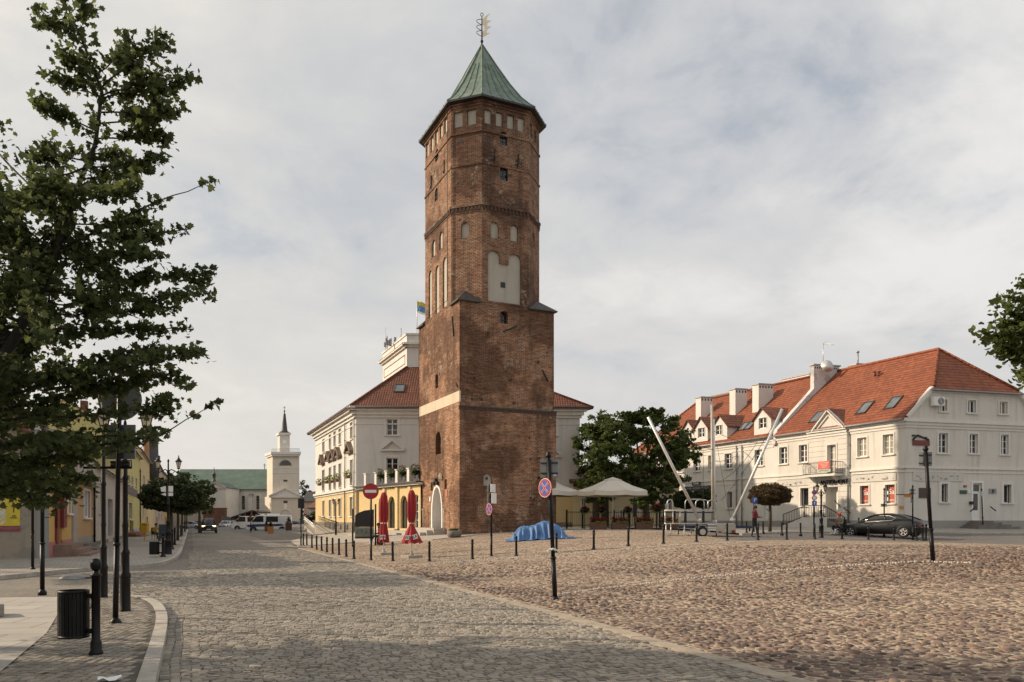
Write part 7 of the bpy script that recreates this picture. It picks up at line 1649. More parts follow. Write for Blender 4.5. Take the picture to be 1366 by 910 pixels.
# information board
p0, p1 = G(470.5, 729.5), G(501, 727.5); ib = thing('information_board', 'black information board with an arched top between two posts, facing the street', 'notice board', (p0+p1)/2)
mb = M(); d = depth((p0+p1)/2); zz = lambda y: EYE+(HY-y)/F*d
for p, y in ((p0, 679), (p1, 672.5)): mb.tube([p, Vector((p.x, p.y, zz(y)))], .05, 8)
mb.obj('posts', MT['iron'], ib); wI = Wall(p0.xy, p1.xy); s0, s1 = wI.L*.1, wI.L*.93
mb = M(); lp = [(s0, zz(703)), (s1, zz(703)), (s1, zz(679.5)), ((s0+s1)/2, zz(681)), (s0+(s1-s0)*.2, zz(684)), (s0, zz(687.5))]; mb.prism([wI.pt(s, z, .03) for s, z in lp], tuple(-c*.08 for c in (*wI.n, 0))); mb.obj('upper_panel', MT['black_paint'], ib)
mb = M(); mb.wbox(wI, s0, s1, zz(718), zz(703.2), -.05, .03); lo = mb.obj('lower_panel', plain('faded_photo_panel', (.22, .22, .19), .5, var=.5, scale=2.5), ib)
mb = M()
for i in range(4): a = s0+.06+(s1-s0-.08)*i/4; mb.wbox(wI, a, a+(s1-s0)/4-.08, zz(712), zz(706), .03, .036)
mb.obj('picture', plain('greenish_picture', (.12, .15, .1), .5, var=.6, scale=6), lo); mb = M(); mb.wbox(wI, s0, s1, zz(718.5), zz(716), -.06, .05); mb.obj('sill', MT['darkwood'], ib)
# ---------------------------------------------------------------- closed red parasols
def parasol(label, px, pyb, prof, wind, patches_):
    b = G(px, pyb); d = depth(b); t = thing('closed_parasol', label, 'parasol', b); zz = lambda y: (pyb-y)*d/F
    mb = M(); mb.box((0, 0, .06), (.72, .62, .12), .3); mb.lathe([(.1, .1), (.1, .16), (.045, .2), (.045, .3)], n=10); mb.obj('base_slab', MT['concrete'], t, world=False, bevel=.02)
    mb = M(); mb.tube([UPV*.15, UPV*zz(prof[0][1]-1)], .03, 8); mb.obj('pole', MT['white_paint'], t, world=False)
    n = 48; vs = []; ph = random.random()*6
    for i, (r, y, fold) in enumerate(prof):
        for j in range(n):
            a = 6.283*j/n; q = r*d/F*(1+fold*math.cos(8*a+ph+.25*math.sin(i*1.3))+fold*.4*math.cos(3*a+i*.7)); vs.append((q*math.cos(a), q*math.sin(a), zz(y)+(.03*math.cos(8*a+ph) if i == len(prof)-1 else 0)))
    mb = M(); mb.add(vs, [(i*n+j, i*n+(j+1) % n, (i+1)*n+(j+1) % n, (i+1)*n+j) for i in range(len(prof)-1) for j in range(n)], 0, True); can = mb.obj('canopy', MT['redcloth'], t, world=False)
    mb = M(); mb.lathe([(wind[0]*d/F, zz(wind[1])), (wind[0]*d/F*1.1, zz(wind[1]-1)), (wind[0]*d/F, zz(wind[1]-2))], n=12); mb.obj('tie', MT['white_paint'], can, world=False)
    for x, y, r, w, h, tx_, rot in patches_:
        mb = M(); c = CR*(x*d/F)-CF*(r*d/F)+UPV*zz(y); u = (CR*math.cos(rot)+UPV*math.sin(rot)); v = (UPV*math.cos(rot)-CR*math.sin(rot)); nn = -CF
        mb.prism([c+u*(sx*w*d/F/2)+v*(sy*h*d/F/2)+nn*.02 for sx, sy in ((-1, -1), (1, -1), (1, 1), (-1, 1))], nn*.012); pt = mb.obj('logo_patch', MT['white_paint'], can, world=False)
        vs, fs = text_mesh(tx_, h*d/F*.95, .003); mb = M(); mb.add([c+u*(q[0]*.8)+v*q[1]+nn*(.036+q[2]) for q in vs], fs); mb.obj('logo_text', MT['black_paint'], pt, world=False)
parasol('slim closed red parasol left of the flared one', 512, 740.5, [(.3, 656.5, 0), (2.6, 657.5, .05), (4.2, 662, .1), (5, 672, .13), (5.4, 685, .15), (5, 694, .15), (4.2, 699, .12), (4.6, 704, .16), (5.4, 713, .18), (6.2, 723.5, .2)], (4.3, 699), [(-.4, 716.5, 5.8, 7.4, 6, 'WA', .05)])
parasol('closed red parasol with a flared skirt right of the slim one', 549, 744.5, [(.4, 653.5, 0), (2.8, 654.5, .05), (4.6, 660, .1), (5.4, 672, .13), (5.5, 684, .15), (4.6, 693, .13), (2.8, 699, .08), (3.4, 702, .1), (6.6, 709, .12), (10.5, 718, .12), (13.2, 724.5, .12)], (3.0, 699), [(-3.5, 717, 9.6, 7.6, 6.4, 'WA', .06), (5.5, 716, 9.0, 7.6, 6.4, 'KA', .3)])
# ---------------------------------------------------------------- blue tarpaulin over a heap
tb = G(719, 719.5); d = depth(tb); k = d/F
from mathutils import noise as nz_
NX, NY = 110, 56; vs = []
def tarp_h(u, v):
    prof_ = [(-43, 0), (-40, .5), (-37, 2.5), (-34, 9), (-28, 14), (-20, 16.5), (-12, 17.5), (-4, 19), (2, 21.3), (8, 22), (16, 20.5), (24, 17.5), (30, 12.5), (34, 6), (38, 1.5), (44, .3), (48, 0)]
    for (a, h0), (b, h1) in zip(prof_, prof_[1:]):
        if a <= u <= b: h = h0+(h1-h0)*(u-a)/(b-a); break
    else: h = 0
    e = smooth(1.02, .3, abs(v)+.07*math.sin(u*.35)+.05*math.sin(u*.8+1)); h = h*e**.9
    q = Vector((u*.085+3, v*1.5, 1.7)); w_ = (.25+.75*smooth(0, 8, h))*smooth(1.03, .75, abs(v))
    h += w_*(2.6*nz_.noise(q)+1.5*(1-2*abs(nz_.noise(q*2.3+Vector((4, 1, 0)))))+.9*(1-2*abs(nz_.noise(q*5.1)))-1.2)
    return max(h, .35+.35*math.sin(u*1.7+v*9))*k
for j in range(NY+1):
    for i in range(NX+1):
        u = -43+90*i/NX; v = -1+2*j/NY; w_ = 1+.08*math.sin(u*.4)+.05*math.sin(u*1.1); x = u+1.2*math.sin(v*6+u*.1)*(1 if abs(u) > 36 else .3)
        q = CR*(x*k)+CF*(v*1.15*w_); vs.append(tuple(q+UPV*(tarp_h(u, v)+H(tb.x+q.x, tb.y+q.y)-tb.z+.02)))
tp_ = thing('tarpaulin_heap', 'crumpled blue tarpaulin draped over a heap beside the tower', 'tarpaulin', tb); mb = M(); mb.add(vs, [(j*(NX+1)+i, j*(NX+1)+i+1, (j+1)*(NX+1)+i+1, (j+1)*(NX+1)+i) for j in range(NY) for i in range(NX)], 0, True); mb.obj('sheet', MT['tarp'], tp_, world=False, fixn=False)
# ---------------------------------------------------------------- cafe: open parasols, flower boxes, baskets, fence
def bigparasol(label, px, d, r_px, yv0, yv1, yap, rot):
    p = P(px, 700, d); p.z = H(p.x, p.y); k = d/F; t = thing('open_parasol', label, 'parasol', p); zz = lambda y: EYE+(HY-y)/F*d-p.z; R = r_px*k; n = 8
    mb = M(); mb.tube([UPV*0, UPV*zz(yap)], .045, 8); mb.box((0, 0, .06), (.9, .9, .12)); mb.obj('pole', MT['alu'], t, world=False)
    an = [6.283*i/n+rot for i in range(n)]; dv = [Vector((math.cos(a), math.sin(a), 0)) for a in an]; zt, zm, zv = zz(yap+3.5), zz((yap+yv0)/2+3.2), zz(yv0); z1 = zz(yv1); mb = M()
    for i in range(n):
        a, b = dv[i], dv[(i+1) % n]; m = 6; 
        rings = [(.2, zt), (.6, zm), (1.0, zv), (1.0, z1)]
        for (r0, h0), (r1, h1) in zip(rings, rings[1:]):
            for j in range(m):
                f, g = j/m, (j+1)/m; sag = lambda x, r: -.1*r*math.sin(math.pi*x)*R/2.5
                A = lambda x, r, h: (a.lerp(b, x))*R*r+UPV*(h+(sag(x, r) if h != z1 else sag(x, r)*.4))
                mb.add([A(f, r0, h0), A(g, r0, h0), A(g, r1, h1), A(f, r1, h1)], [(0, 1, 2, 3)], 0, True)
    mb.obj('canopy', MT['canvas'], t, world=False, fixn=False)
    mb = M(); vs = [v*R*.26+UPV*(zt-.02) for v in dv]+[UPV*zz(yap)]; mb.add(vs, [(i, (i+1) % n, n) for i in range(n)]); vs2 = [v*R*.26+UPV*(zt-.14) for v in dv]; mb.add(vs[:n]+vs2, [(i, (i+1) % n, n+(i+1) % n, n+i) for i in range(n)]); mb.obj('vent_cap', MT['canvas'], t, world=False, fixn=False)
    mb = M()
    for v in dv: mb.beam(UPV*(zt-.1), v*R*.98+UPV*(zv-.04), .03, .02)
    mb.obj('ribs', MT['alu'], t, world=False)
bigparasol('large open cream parasol in front of the dark tree', 817.5, 54, 49, 655, 661.5, 636.5, TH*-1+.2)
bigparasol('open cream parasol half hidden by the tower', 727, 56, 46, 655, 661.5, 637, TH*-1+.35)
bx = None
for i, (px, lab) in enumerate(((798, 'leftmost brown flower box with red and lime plants'), (827, 'second brown flower box from the left, under the big cream parasol'), (859, 'third brown flower box, left of the trailer frames'), (892, 'fourth brown flower box, behind the stacked trampoline frames'))):
    p = P(px, 708.4, 52); p.z = H(p.x, p.y); k = 52/F
    if bx is None:
        bx = thing('flower_box', lab, 'flower box', (0, 0, 0), group='brown flower boxes before the cafe'); mb = M(); mb.box((0, 0, .26), (22*k, .55, .5)); 
        for z in (.12, .26, .4): mb.box((0, 0, z), (22*k+.02, .57, .012), mi=1)
        mb.obj('trough', [MT['wood'], MT['darkwood']], bx, world=False)
        foliage('red_flowers', [((x, random.uniform(-.1, .15), .66+random.uniform(0, .12)), (.22, .2, .17), 60) for x in (-.45, -.25, -.1, .1, .3, .48)], .09, MT['flowerred'], bx, 'oval', False)
        foliage('lime_leaves', [((x, -.22, .52), (.2, .12, .12), 55) for x in (-.05, .22, .42)], .09, MT['flowergreen'], bx, 'oval', False); foliage('dark_leaves', [((x, .05, .55), (.25, .2, .12), 40) for x in (-.4, -.1, .2, .45)], .1, MT['leafdark'], bx, 'oval', False)
        o = bx
    else: o = dup(bx, p)
    o.location = p; o.rotation_euler = (0, 0, -TH+random.uniform(-.04, .04)); o['label'] = lab
hb = None
for i, (px, py, lab) in enumerate(((780, 681, 'leftmost hanging flower bunch on the cafe fence'), (802, 680, 'hanging flower bunch before the smaller tree trunk'), (837.5, 680, 'hanging flower bunch right of the parasol pole'), (876, 680.5, 'large hanging flower bunch right of the big tree trunk'))):
    p = P(px, 705, 56); p.z = H(p.x, p.y); k = 56/F; h = (705-py)*k-.35
    if hb is None:
        hb = thing('flower_stand', lab, 'flower stand', p, group='flower bunches on the cafe fence'); mb = M(); mb.tube([UPV*0, UPV*1.7], .035, 6); mb.lathe([(.1, 1.2), (.32, 1.35), (.3, 1.38)], n=12); mb.obj('stand', MT['iron'], hb, world=False)
        foliage('red_flowers', [((x, 0, 1.55), (.25, .25, .16), 70) for x in (-.12, .1)], .1, MT['flowerred'], hb, 'oval', False); foliage('green_leaves', [((x, 0, 1.28), (.28, .28, .2), 70) for x in (-.2, .2)], .1, MT['flowergreen'], hb, 'oval', False); foliage('dark_leaves', [((x, 0, 1.42), (.3, .28, .2), 70) for x in (-.2, .2)], .11, MT['leafdark'], hb, 'oval', False); o = hb
    else: o = dup(hb, p)
    o.location = p; o['label'] = lab
    if i == 3: o.scale = (1.35, 1.35, 1.1)
    elif i == 0: o.scale = (.85, .85, 1)
f0, f1 = P(756, 706, 58), P(900, 706, 60); fe = thing('iron_fence', 'black iron fence around the cafe terrace', 'fence', (*f0.lerp(f1, .5).xy, .9)); wF = Wall(f0.xy, f1.xy)
zf = H(*f0.lerp(f1, .5).xy); mb = M()
for z in (zf+.25, zf+1.25): mb.wbox(wF, 0, wF.L, z, z+.05, -.02, .02)
n_ = int(wF.L/.16)
for i in range(n_): mb.wbox(wF, wF.L*i/n_-.009, wF.L*i/n_+.009, zf+.25, zf+1.25, -.008, .008)
mb.obj('bars', MT['iron'], fe)
for i in range(8):
    mb = M(); s = wF.L*i/7; mb.wbox(wF, s-.06, s+.06, zf-.2, zf+1.45, -.05, .05); mb.obj('fence_post', MT['iron'], fe)
p = P(847, 705, 57); p.z = H(p.x, p.y); mbd = thing('menu_board', 'tall black menu board on the cafe fence left of the big tree', 'board', p); mb = M(); mb.box((0, 0, .9+.5), (.28, .06, 1.0), -TH); mb.box((0, 0, .45), (.06, .05, .9), -TH); mb.obj('panel', MT['black_paint'], mbd, world=False)
# ---------------------------------------------------------------- trampoline trailer
tb = G(937, 716); d = depth(tb); k = d/F; tr = thing('trampoline_trailer', 'trailer with stacked trampoline frames and tall raised bungee poles', 'trailer', tb)
def TP(px, py, dd=0.0): return P(px, py, d+.35+dd)
wh = 6.8*k
def wheel(parent, c, axis, r, w, rimm=None):
    axis = axis.normalized(); q = axis.to_track_quat('Z', 'Y').to_matrix(); mb = M()
    mb.lathe([(r*.62, -w/2), (r*.9, -w/2), (r, -w*.3), (r, w*.3), (r*.9, w/2), (r*.62, w/2), (r*.62, -w/2)], n=22, cap=False); mb.v = [tuple(q @ Vector(v)+c) for v in mb.v]; ty = mb.obj('wheel', MT['tyre'], parent)
    mb = M(); mb.lathe([(.001, w*.3), (r*.16, w*.36), (r*.2, w*.3), (r*.5, w*.36), (r*.62, w*.46), (r*.64, w*.3), (r*.64, -w*.45), (.001, -w*.4)], n=22)
    for j in range(6): a = 6.283*j/6; mb.box((r*.36*math.cos(a), r*.36*math.sin(a), w*.36), (r*.36, r*.1, w*.14), a)
    mb.v = [tuple(q @ Vector(v)+c) for v in mb.v]; mb.obj('rim', rimm or MT['rim'], ty)
for dd in (0, 1.5): wheel(tr, TP(937, 709.5, dd), -CF if dd == 0 else CF, wh, .2, plain('white_rim', (.6, .58, .52), .5))
mb = M()
for s in (0, 1): mb.beam(TP(930, 702, .1+s*1.3), TP(979, 702, .1+s*1.3), .1)
for px in (931, 955, 978): mb.beam(TP(px, 702, .1), TP(px, 702, 1.4), .09)
mb.beam(TP(978, 703.5, .75), TP(1004, 703.5, .75), .09); mb.beam(TP(1000, 704, .75), TP(1000, 709, .75), .06); mb.obj('chassis', MT['iron2'], tr)
mb = M(); mb.beam(TP(978, 703, .75), TP(1003, 703.2, .75), .1); mb.beam(TP(905, 703, .6), TP(931, 703, .6), .13); mb.obj('drawbar', plain('dark_blue_paint', (.015, .04, .09), .5), tr)
for a, b in ((955.5, 968), (969, 981.5)): mb = M(); mb.prism([TP(a, 711, 0), TP(b, 711, 0), TP(b, 699.5, 0), TP(a, 699.5, 0)], CF*.04); mb.obj('side_plank', MT['paleplank'], tr)
mb = M()
for i, y in enumerate((700, 703.5, 707)): mb.beam(TP(944, y, .02), TP(955, y, .02), .08)
mb.prism([TP(930, 699.5, .1), TP(980, 699.5, .1), TP(980, 699.5, 1.4), TP(930, 699.5, 1.4)], UPV*.05); mb.obj('deck', MT['alu'], tr)
mb = M(); c = TP(937, 709.5, -.02); pts = [c+CR*(wh*1.28*math.cos(a))+UPV*(wh*1.28*math.sin(a)) for a in [math.pi*i/10-.1 for i in range(12)]]
for a, b in zip(pts, pts[1:]): mb.prism([a, b, b+CF*.3, a+CF*.3], (a-c).normalized()*.03)
mb.obj('mudguard', MT['zinc'], tr)
mb = M(); mb.box(TP(960.5, 710, -.05), (.14, .06, .08), -TH); mb.box(TP(978.5, 709, -.05), (.18, .06, .12), -TH); mb.obj('tail_lamp', MT['redlamp'], tr)
def pole(name, a, b, r0, r1, m):
    mb = M(); mb.tube([a, b], [r0, r1], 10); mb.tube([a, a.lerp(b, .03)], r0*1.5, 10); return mb.obj(name, m, tr)
pole('bungee_pole', TP(934, 696, .2), P(864.5, 556.5, d-.5), .085, .07, MT['alu']); pole('bungee_pole', TP(976, 696, .2), P(1043.5, 545.5, d-.3), .085, .07, MT['alu'])
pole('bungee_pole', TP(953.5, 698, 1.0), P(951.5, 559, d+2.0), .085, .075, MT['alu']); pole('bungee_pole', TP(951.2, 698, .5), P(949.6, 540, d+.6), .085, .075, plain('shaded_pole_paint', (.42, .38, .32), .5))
mb = M()
for a, b in (((866, 560), (952, 600)), ((870, 568), (938, 660)), ((952, 575), (1022, 590)), ((1040, 552), (962, 668)), ((956, 590), (974, 690)), ((938, 600), (938, 690)), ((890, 615), (878, 640)), ((1010, 590), (965, 640))):
    A, B = P(*a, d+.1), P(*b, d+.6); sg = .25 if a[0] != 956 else .1; mb.tube([A.lerp(B, i/8)-UPV*sg*math.sin(math.pi*i/8) for i in range(9)], .012, 4)
mb.obj('rope', MT['iron2'], tr)
def hoop(px0, px1, y0, y1, dd, r=.03):
    mb = M(); a, b = TP(px0, y0, dd), TP(px1, y0, dd); t = UPV*((y0-y1)*k); c = .18
    dr = (b-a).normalized(); mb.tube([a, a+t-UPV*c, a+t-UPV*c*.3+dr*c*.3, a+t+dr*c, b+t-dr*c, b+t-UPV*c*.3-dr*c*.3, b+t-UPV*c, b], r, 6); mb.obj('frame_hoop', MT['zinc'], tr)
for a, b, y0, y1, dd in ((890, 897.5, 681, 666, .2), (914, 939.5, 681, 666, .3), (928, 945, 681, 666.5, 1.0), (944, 955, 681, 667, .4)): hoop(a, b, y0, y1, dd)
mb = M()
for y, dd in ((681, .1), (681, 1.6), (698.5, .1), (698.5, 1.6)): mb.tube([TP(886, y, dd), TP(953, y, dd)], .035, 6)
for px in (887, 897.5, 907, 953):
    for y in (681, 698.5): mb.tube([TP(px, y, .1), TP(px, y, 1.6)], .03, 6)
for px in (887, 897.5, 907): mb.tube([TP(px, 681, .1), TP(px+.6, 698.5, .1)], .028, 6); mb.tube([TP(px, 681, 1.6), TP(px, 698.5, 1.6)], .028, 6)
mb.obj('stacked_frame', MT['zinc'], tr)
mb = M()
for a, b, dd in ((888.5, 913, .1), (895, 922, 1.5)): mb.tube([TP(a, 698.5, dd), TP(a, 712.5, dd), TP(a+1, 714, dd), TP(b-1, 714, dd), TP(b, 712.5, dd), TP(b, 698.5, dd)], .03, 6)
mb.obj('frame_legs', MT['zinc'], tr)
mb = M(); mb.prism([TP(888, 683, .15), TP(952, 683, .15), TP(952, 683, 1.55), TP(888, 683, 1.55)], -UPV*.06); mb.obj('jumping_mat', plain('navy_mat', (.02, .035, .08), .7), tr)
mb = M(); mb.tube([TP(905, 699, .4), TP(905, 714.5, .4)], .03, 6); mb.tube([TP(955.5, 711, .3), TP(955.5, 716, .3)], .03, 6); mb.box(TP(955.5, 716.5, .3), (.22, .2, .03)); mb.obj('prop_stand', MT['iron2'], tr)
# ================================================================ vehicles
def loft(mb, rings, mi=0, sm=True, caps=True):
    n = len(rings[0]); b = len(mb.v); vs = [p for r in rings for p in r]
    fs = [(i*n+j, i*n+(j+1) % n, (i+1)*n+(j+1) % n, (i+1)*n+j) for i in range(len(rings)-1) for j in range(n)]
    if caps: fs += [tuple(range(n)), tuple((len(rings)-1)*n+j for j in reversed(range(n)))]
    mb.add(vs, fs, mi, sm)
def car(label, pos, head, paint, L=4.6, W=1.8, Hh=1.45, kind='sedan', lit=False, name='parked_car', wr=.32, cat='car', plate=True):
    t = thing(name, label, cat, pos, math.atan2(head.y, head.x)); hw = W/2; hl = L/2
    if kind == 'coupe': body = [(-1, .42, .72, .72), (-.97, .3, .86, .86), (-.86, .22, .97, .97), (-.6, .2, .99, 1), (-.2, .18, .93, 1), (.2, .18, .9, 1), (.42, .19, .87, .99), (.7, .2, .78, .97), (.9, .24, .66, .9), (.98, .32, .56, .76), (1, .4, .5, .66)]; cab = [(-.8, .97), (-.3, 1.0*Hh), (.02, 1.0*Hh), (.46, .86)]; 
    elif kind == 'suv': body = [(-1, .5, .95, .8), (-.97, .36, 1.08, .95), (-.8, .32, 1.12, 1), (-.3, .3, 1.12, 1), (.3, .3, 1.1, 1), (.42, .3, 1.08, 1), (.8, .32, 1.02, .98), (.96, .36, .96, .92), (1, .44, .86, .82)]; cab = [(-.95, 1.1), (-.86, Hh), (.08, Hh), (.4, 1.08)]
    elif kind == 'hatch': body = [(-1, .4, .85, .8), (-.96, .26, .95, .93), (-.7, .22, .96, 1), (0, .2, .93, 1), (.4, .2, .9, .99), (.75, .22, .8, .95), (.95, .28, .68, .86), (1, .36, .58, .76)]; cab = [(-.95, .95), (-.78, Hh), (.02, Hh), (.5, .88)]
    else: body = [(-1, .4, .8, .78), (-.96, .28, .93, .92), (-.7, .22, .96, 1), (-.2, .2, .93, 1), (.4, .2, .9, 1), (.75, .22, .8, .96), (.95, .28, .68, .86), (1, .38, .56, .74)]; cab = [(-.68, .95), (-.38, Hh), (.05, Hh), (.46, .88)]
    mb = M(); rings = []
    for x, zb, zt, w in body:
        y = hw*w; half_ = [(0, zb), (y*.8, zb), (y*.97, zb+.1), (y, zb+(zt-zb)*.45), (y*.985, zb+(zt-zb)*.72), (y*.93, zt-.05), (y*.8, zt), (0, zt+.025)]
        rings.append([(x*hl, a, z) for a, z in half_]+[(x*hl, -a, z) for a, z in reversed(half_[1:-1])])
    loft(mb, rings); bo = mb.obj('body', paint, t, world=False)
    xa, xb, xc, xd = [c[0]*hl for c in cab]; zr_, zs, zf_ = cab[0][1], cab[1][1], cab[3][1]; yb, yr = hw*.86, hw*.64
    st_ = []
    nst = 14
    for i in range(nst+1):
        x = xa+(xd-xa)*i/nst
        if x < xb: f = (x-xa)/(xb-xa); z = zr_+(zs-zr_)*math.sin(f*math.pi/2)**(1.15 if kind in ('suv', 'hatch') else .95)
        elif x > xc: f = (xd-x)/(xd-xc); z = zf_+(zs-zf_)*math.sin(f*math.pi/2)**1.0
        else: z = zs+.03*math.sin(math.pi*(x-xb)/(xc-xb))
        zb = zr_+(zf_-zr_)*i/nst; f = (z-zb)/(zs-zb+.001); y = yb+(yr-yb)*min(1, max(0, f)); st_.append((x, zb-.03, z, yb, y))
    mb = M()
    rings = [[(x, yb_, zb), (x, y, max(z-.02, zb)), (x, 0, z+.02), (x, -y, max(z-.02, zb)), (x, -yb_, zb)] for x, zb, z, yb_, y in st_]; loft(mb, rings); mb.obj('glasshouse', MT['carglass'], t, world=False)
    mb = M()   # roof skin
    mid = [s for s in st_ if xb-.02*L <= s[0] <= xc+.02*L]; rr = [[(x, y*1.02, z-.03), (x, y*.9, z+.01), (x, 0, z+.045), (x, -y*.9, z+.01), (x, -y*1.02, z-.03), (x, -y*.9, z-.03), (x, y*.9, z-.03)] for x, zb, z, yb_, y in mid]
    loft(mb, rr); mb.obj('roof', paint, t, world=False)
    mb = M()
    for s in (-1, 1):
        pts = [Vector((x, s*(y*1.01), z-.01)) for x, zb, z, yb_, y in st_]; mb.tube(pts, .035, 5); mb.tube([Vector((xa, s*yb, zr_)), Vector((xd, s*yb, zf_))], .03, 5)
        xm = (xb+xc)/2; mb.beam(Vector((xm-.12, s*yb*1.0, (zr_+zf_)/2)), Vector((xm, s*yr*1.02, zs-.02)), .09, .05)
        if kind in ('suv', 'hatch'): mb.beam(Vector((xb+.25, s*yb, zr_)), Vector((xb+.2, s*yr*1.02, zs-.02)), .22, .05)
    mb.obj('pillars', paint, t, world=False)
    for s in (-1, 1):
        m2 = M(); m2.lathe([(.01, -.02), (.09, 0), (.1, .05), (.06, .1)], (xd-.28*L*.3, s*(hw+.08), zf_+.02), 8); m2.obj('mirror', paint, t, world=False)
        if kind == 'coupe':
            m2 = M(); pts = [Vector((xd-.35, s*(yb+.012), zf_+.02)), Vector((xa+1.15, s*(yb+.012), zr_-.0)), Vector((xa+.95, s*(yb*.93), zr_+.13)), Vector((xb+.1, s*(yr+.045), zs-.09)), Vector((xc-.1, s*(yr+.045), zs-.06))]; m2.tube(pts, .018, 5); m2.obj('chrome_trim', MT['alu'], t, world=False)
        m2 = M(); m2.beam(Vector((hl*.1, s*(hw*.985+.012), .75)), Vector((hl*.16, s*(hw*.985+.012), .75)), .03); m2.beam(Vector((-hl*.3, s*(hw*.985+.012), .78)), Vector((-hl*.24, s*(hw*.985+.012), .78)), .03); m2.obj('door_handle', MT['alu'] if kind != 'coupe' else paint, t, world=False)
    for fx in (-.6, .62):
        for s in (-1, 1):
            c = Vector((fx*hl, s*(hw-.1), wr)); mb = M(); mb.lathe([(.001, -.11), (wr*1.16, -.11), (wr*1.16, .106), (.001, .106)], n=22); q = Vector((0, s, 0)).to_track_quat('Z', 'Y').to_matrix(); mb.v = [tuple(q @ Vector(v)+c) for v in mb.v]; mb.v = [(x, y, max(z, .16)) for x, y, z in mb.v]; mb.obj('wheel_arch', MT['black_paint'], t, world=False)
            mb = M(); ax_ = Vector((0, s, 0)); mb.lathe([(wr*.66, -.1), (wr*.92, -.1), (wr, -.06), (wr, .06), (wr*.92, .1), (wr*.66, .1), (wr*.66, -.1)], n=24, cap=False); mb.v = [tuple(q @ Vector(v)+c+ax_*.03) for v in mb.v]; wl_ = mb.obj('wheel', MT['tyre'], t, world=False)
            mb = M(); mb.lathe([(.001, .06), (wr*.16, .075), (wr*.2, .05), (wr*.25, .02), (wr*.6, .02), (wr*.62, .09), (wr*.68, .095), (wr*.68, -.08), (.001, -.08)], n=24)
            for j in range(5): a = 6.283*j/5+.3; mb.box((wr*.4*math.cos(a), wr*.4*math.sin(a), .065), (wr*.5, wr*.16, .03), a)
            mb.v = [tuple(q @ Vector(v)+c+ax_*.03) for v in mb.v]; mb.obj('rim', MT['rim'], wl_, world=False)
    zf1 = body[-3][2]-.12; zr1 = body[1][2]-.12
    for s in (-1, 1):
        mb = M(); mb.box((hl*.955, s*hw*.62, zf1), (.2, hw*.36, .15), s*-.35); mb.obj('headlight', MT['headlamp'] if lit else MT['clearlamp'], t, world=False)
        mb = M(); mb.box((-hl*.95, s*hw*.7, zr1), (.2, hw*.36, .13), s*.4); mb.obj('tail_light', MT['redlamp'], t, world=False)
        if lit: mb = M(); mb.box((hl*.975, s*hw*.6, .5), (.12, .28, .12)); mb.obj('fog_light', MT['clearlamp'], t, world=False)
    mb = M(); mb.box((hl*.985, 0, zf1+.0), (.08, hw*.8, .2)); mb.obj('grille', MT['black_paint'], t, world=False)
    mb = M(); mb.box((hl*.985, 0, .42), (.1, hw*1.5, .14)); mb.box((-hl*.975, 0, .42), (.1, hw*1.5, .12)); mb.obj('bumper_insert', MT['black_paint'], t, world=False)
    if plate: mb = M(); mb.box((hl+.005, 0, .5), (.03, .5, .11)); mb.box((-hl-.0, 0, .62), (.04, .5, .11)); mb.obj('number_plate', MT['white_paint'], t, world=False)
    return t
def hd(r, f): v = CR*r+CF*f; return v.normalized()
hv = hd(-.695, .72); rw = G(1205, 719.8); side_ = Vector((-hv.y, hv.x, 0)); # left side of the car faces the camera
cpos = rw+hv*(.6*2.45)-side_*.92; cpos.z = H(cpos.x, cpos.y)+.012
car('glossy black coupe parked with its tail to the right post, before the corner house', cpos, hv, MT['car_black'], 4.9, 1.86, 1.33, 'coupe', wr=.33)
sp0 = G(278.5, 711.6); car('dark four-wheel drive driving towards the camera with lit headlamps', sp0-hd(.38, -.92)*2.4, hd(.38, -.92), MT['car_green'], 4.8, 1.95, 1.85, 'suv', True, name='approaching_car', wr=.37)
car('silver saloon parked across the end of the left pavement', Vector((*P(256, 703, 142).xy, 0)), hd(1, -.15), MT['car_silver'], 4.5, 1.75, 1.42, 'sedan'); car('grey car behind the silver saloon', Vector((*P(268, 700, 165).xy, 0)), hd(1, .1), MT['car_grey'], 4.2, 1.75, 1.45, 'hatch')
car('white hatchback facing the camera left of the dark shed', Vector((*P(300, 703, 160).xy, 0)), hd(.1, -1), MT['car_white'], 4.2, 1.75, 1.5, 'hatch'); car('second white car behind the white hatchback, nearer the shed', Vector((*P(309, 702, 165).xy, 0)), hd(-.1, -1), MT['car_white'], 4.2, 1.75, 1.48, 'hatch')
car('slate grey saloon parked behind the white van, right of the conifer box', Vector((*P(396, 702.5, 140).xy, 0)), hd(.95, -.3), MT['car_grey'], 4.6, 1.78, 1.45, 'sedan'); car('pale blue car by the ramp railing', Vector((*P(407, 702, 165).xy, 0)), hd(.9, .2), MT['car_blue'], 4.2, 1.7, 1.45, 'hatch')
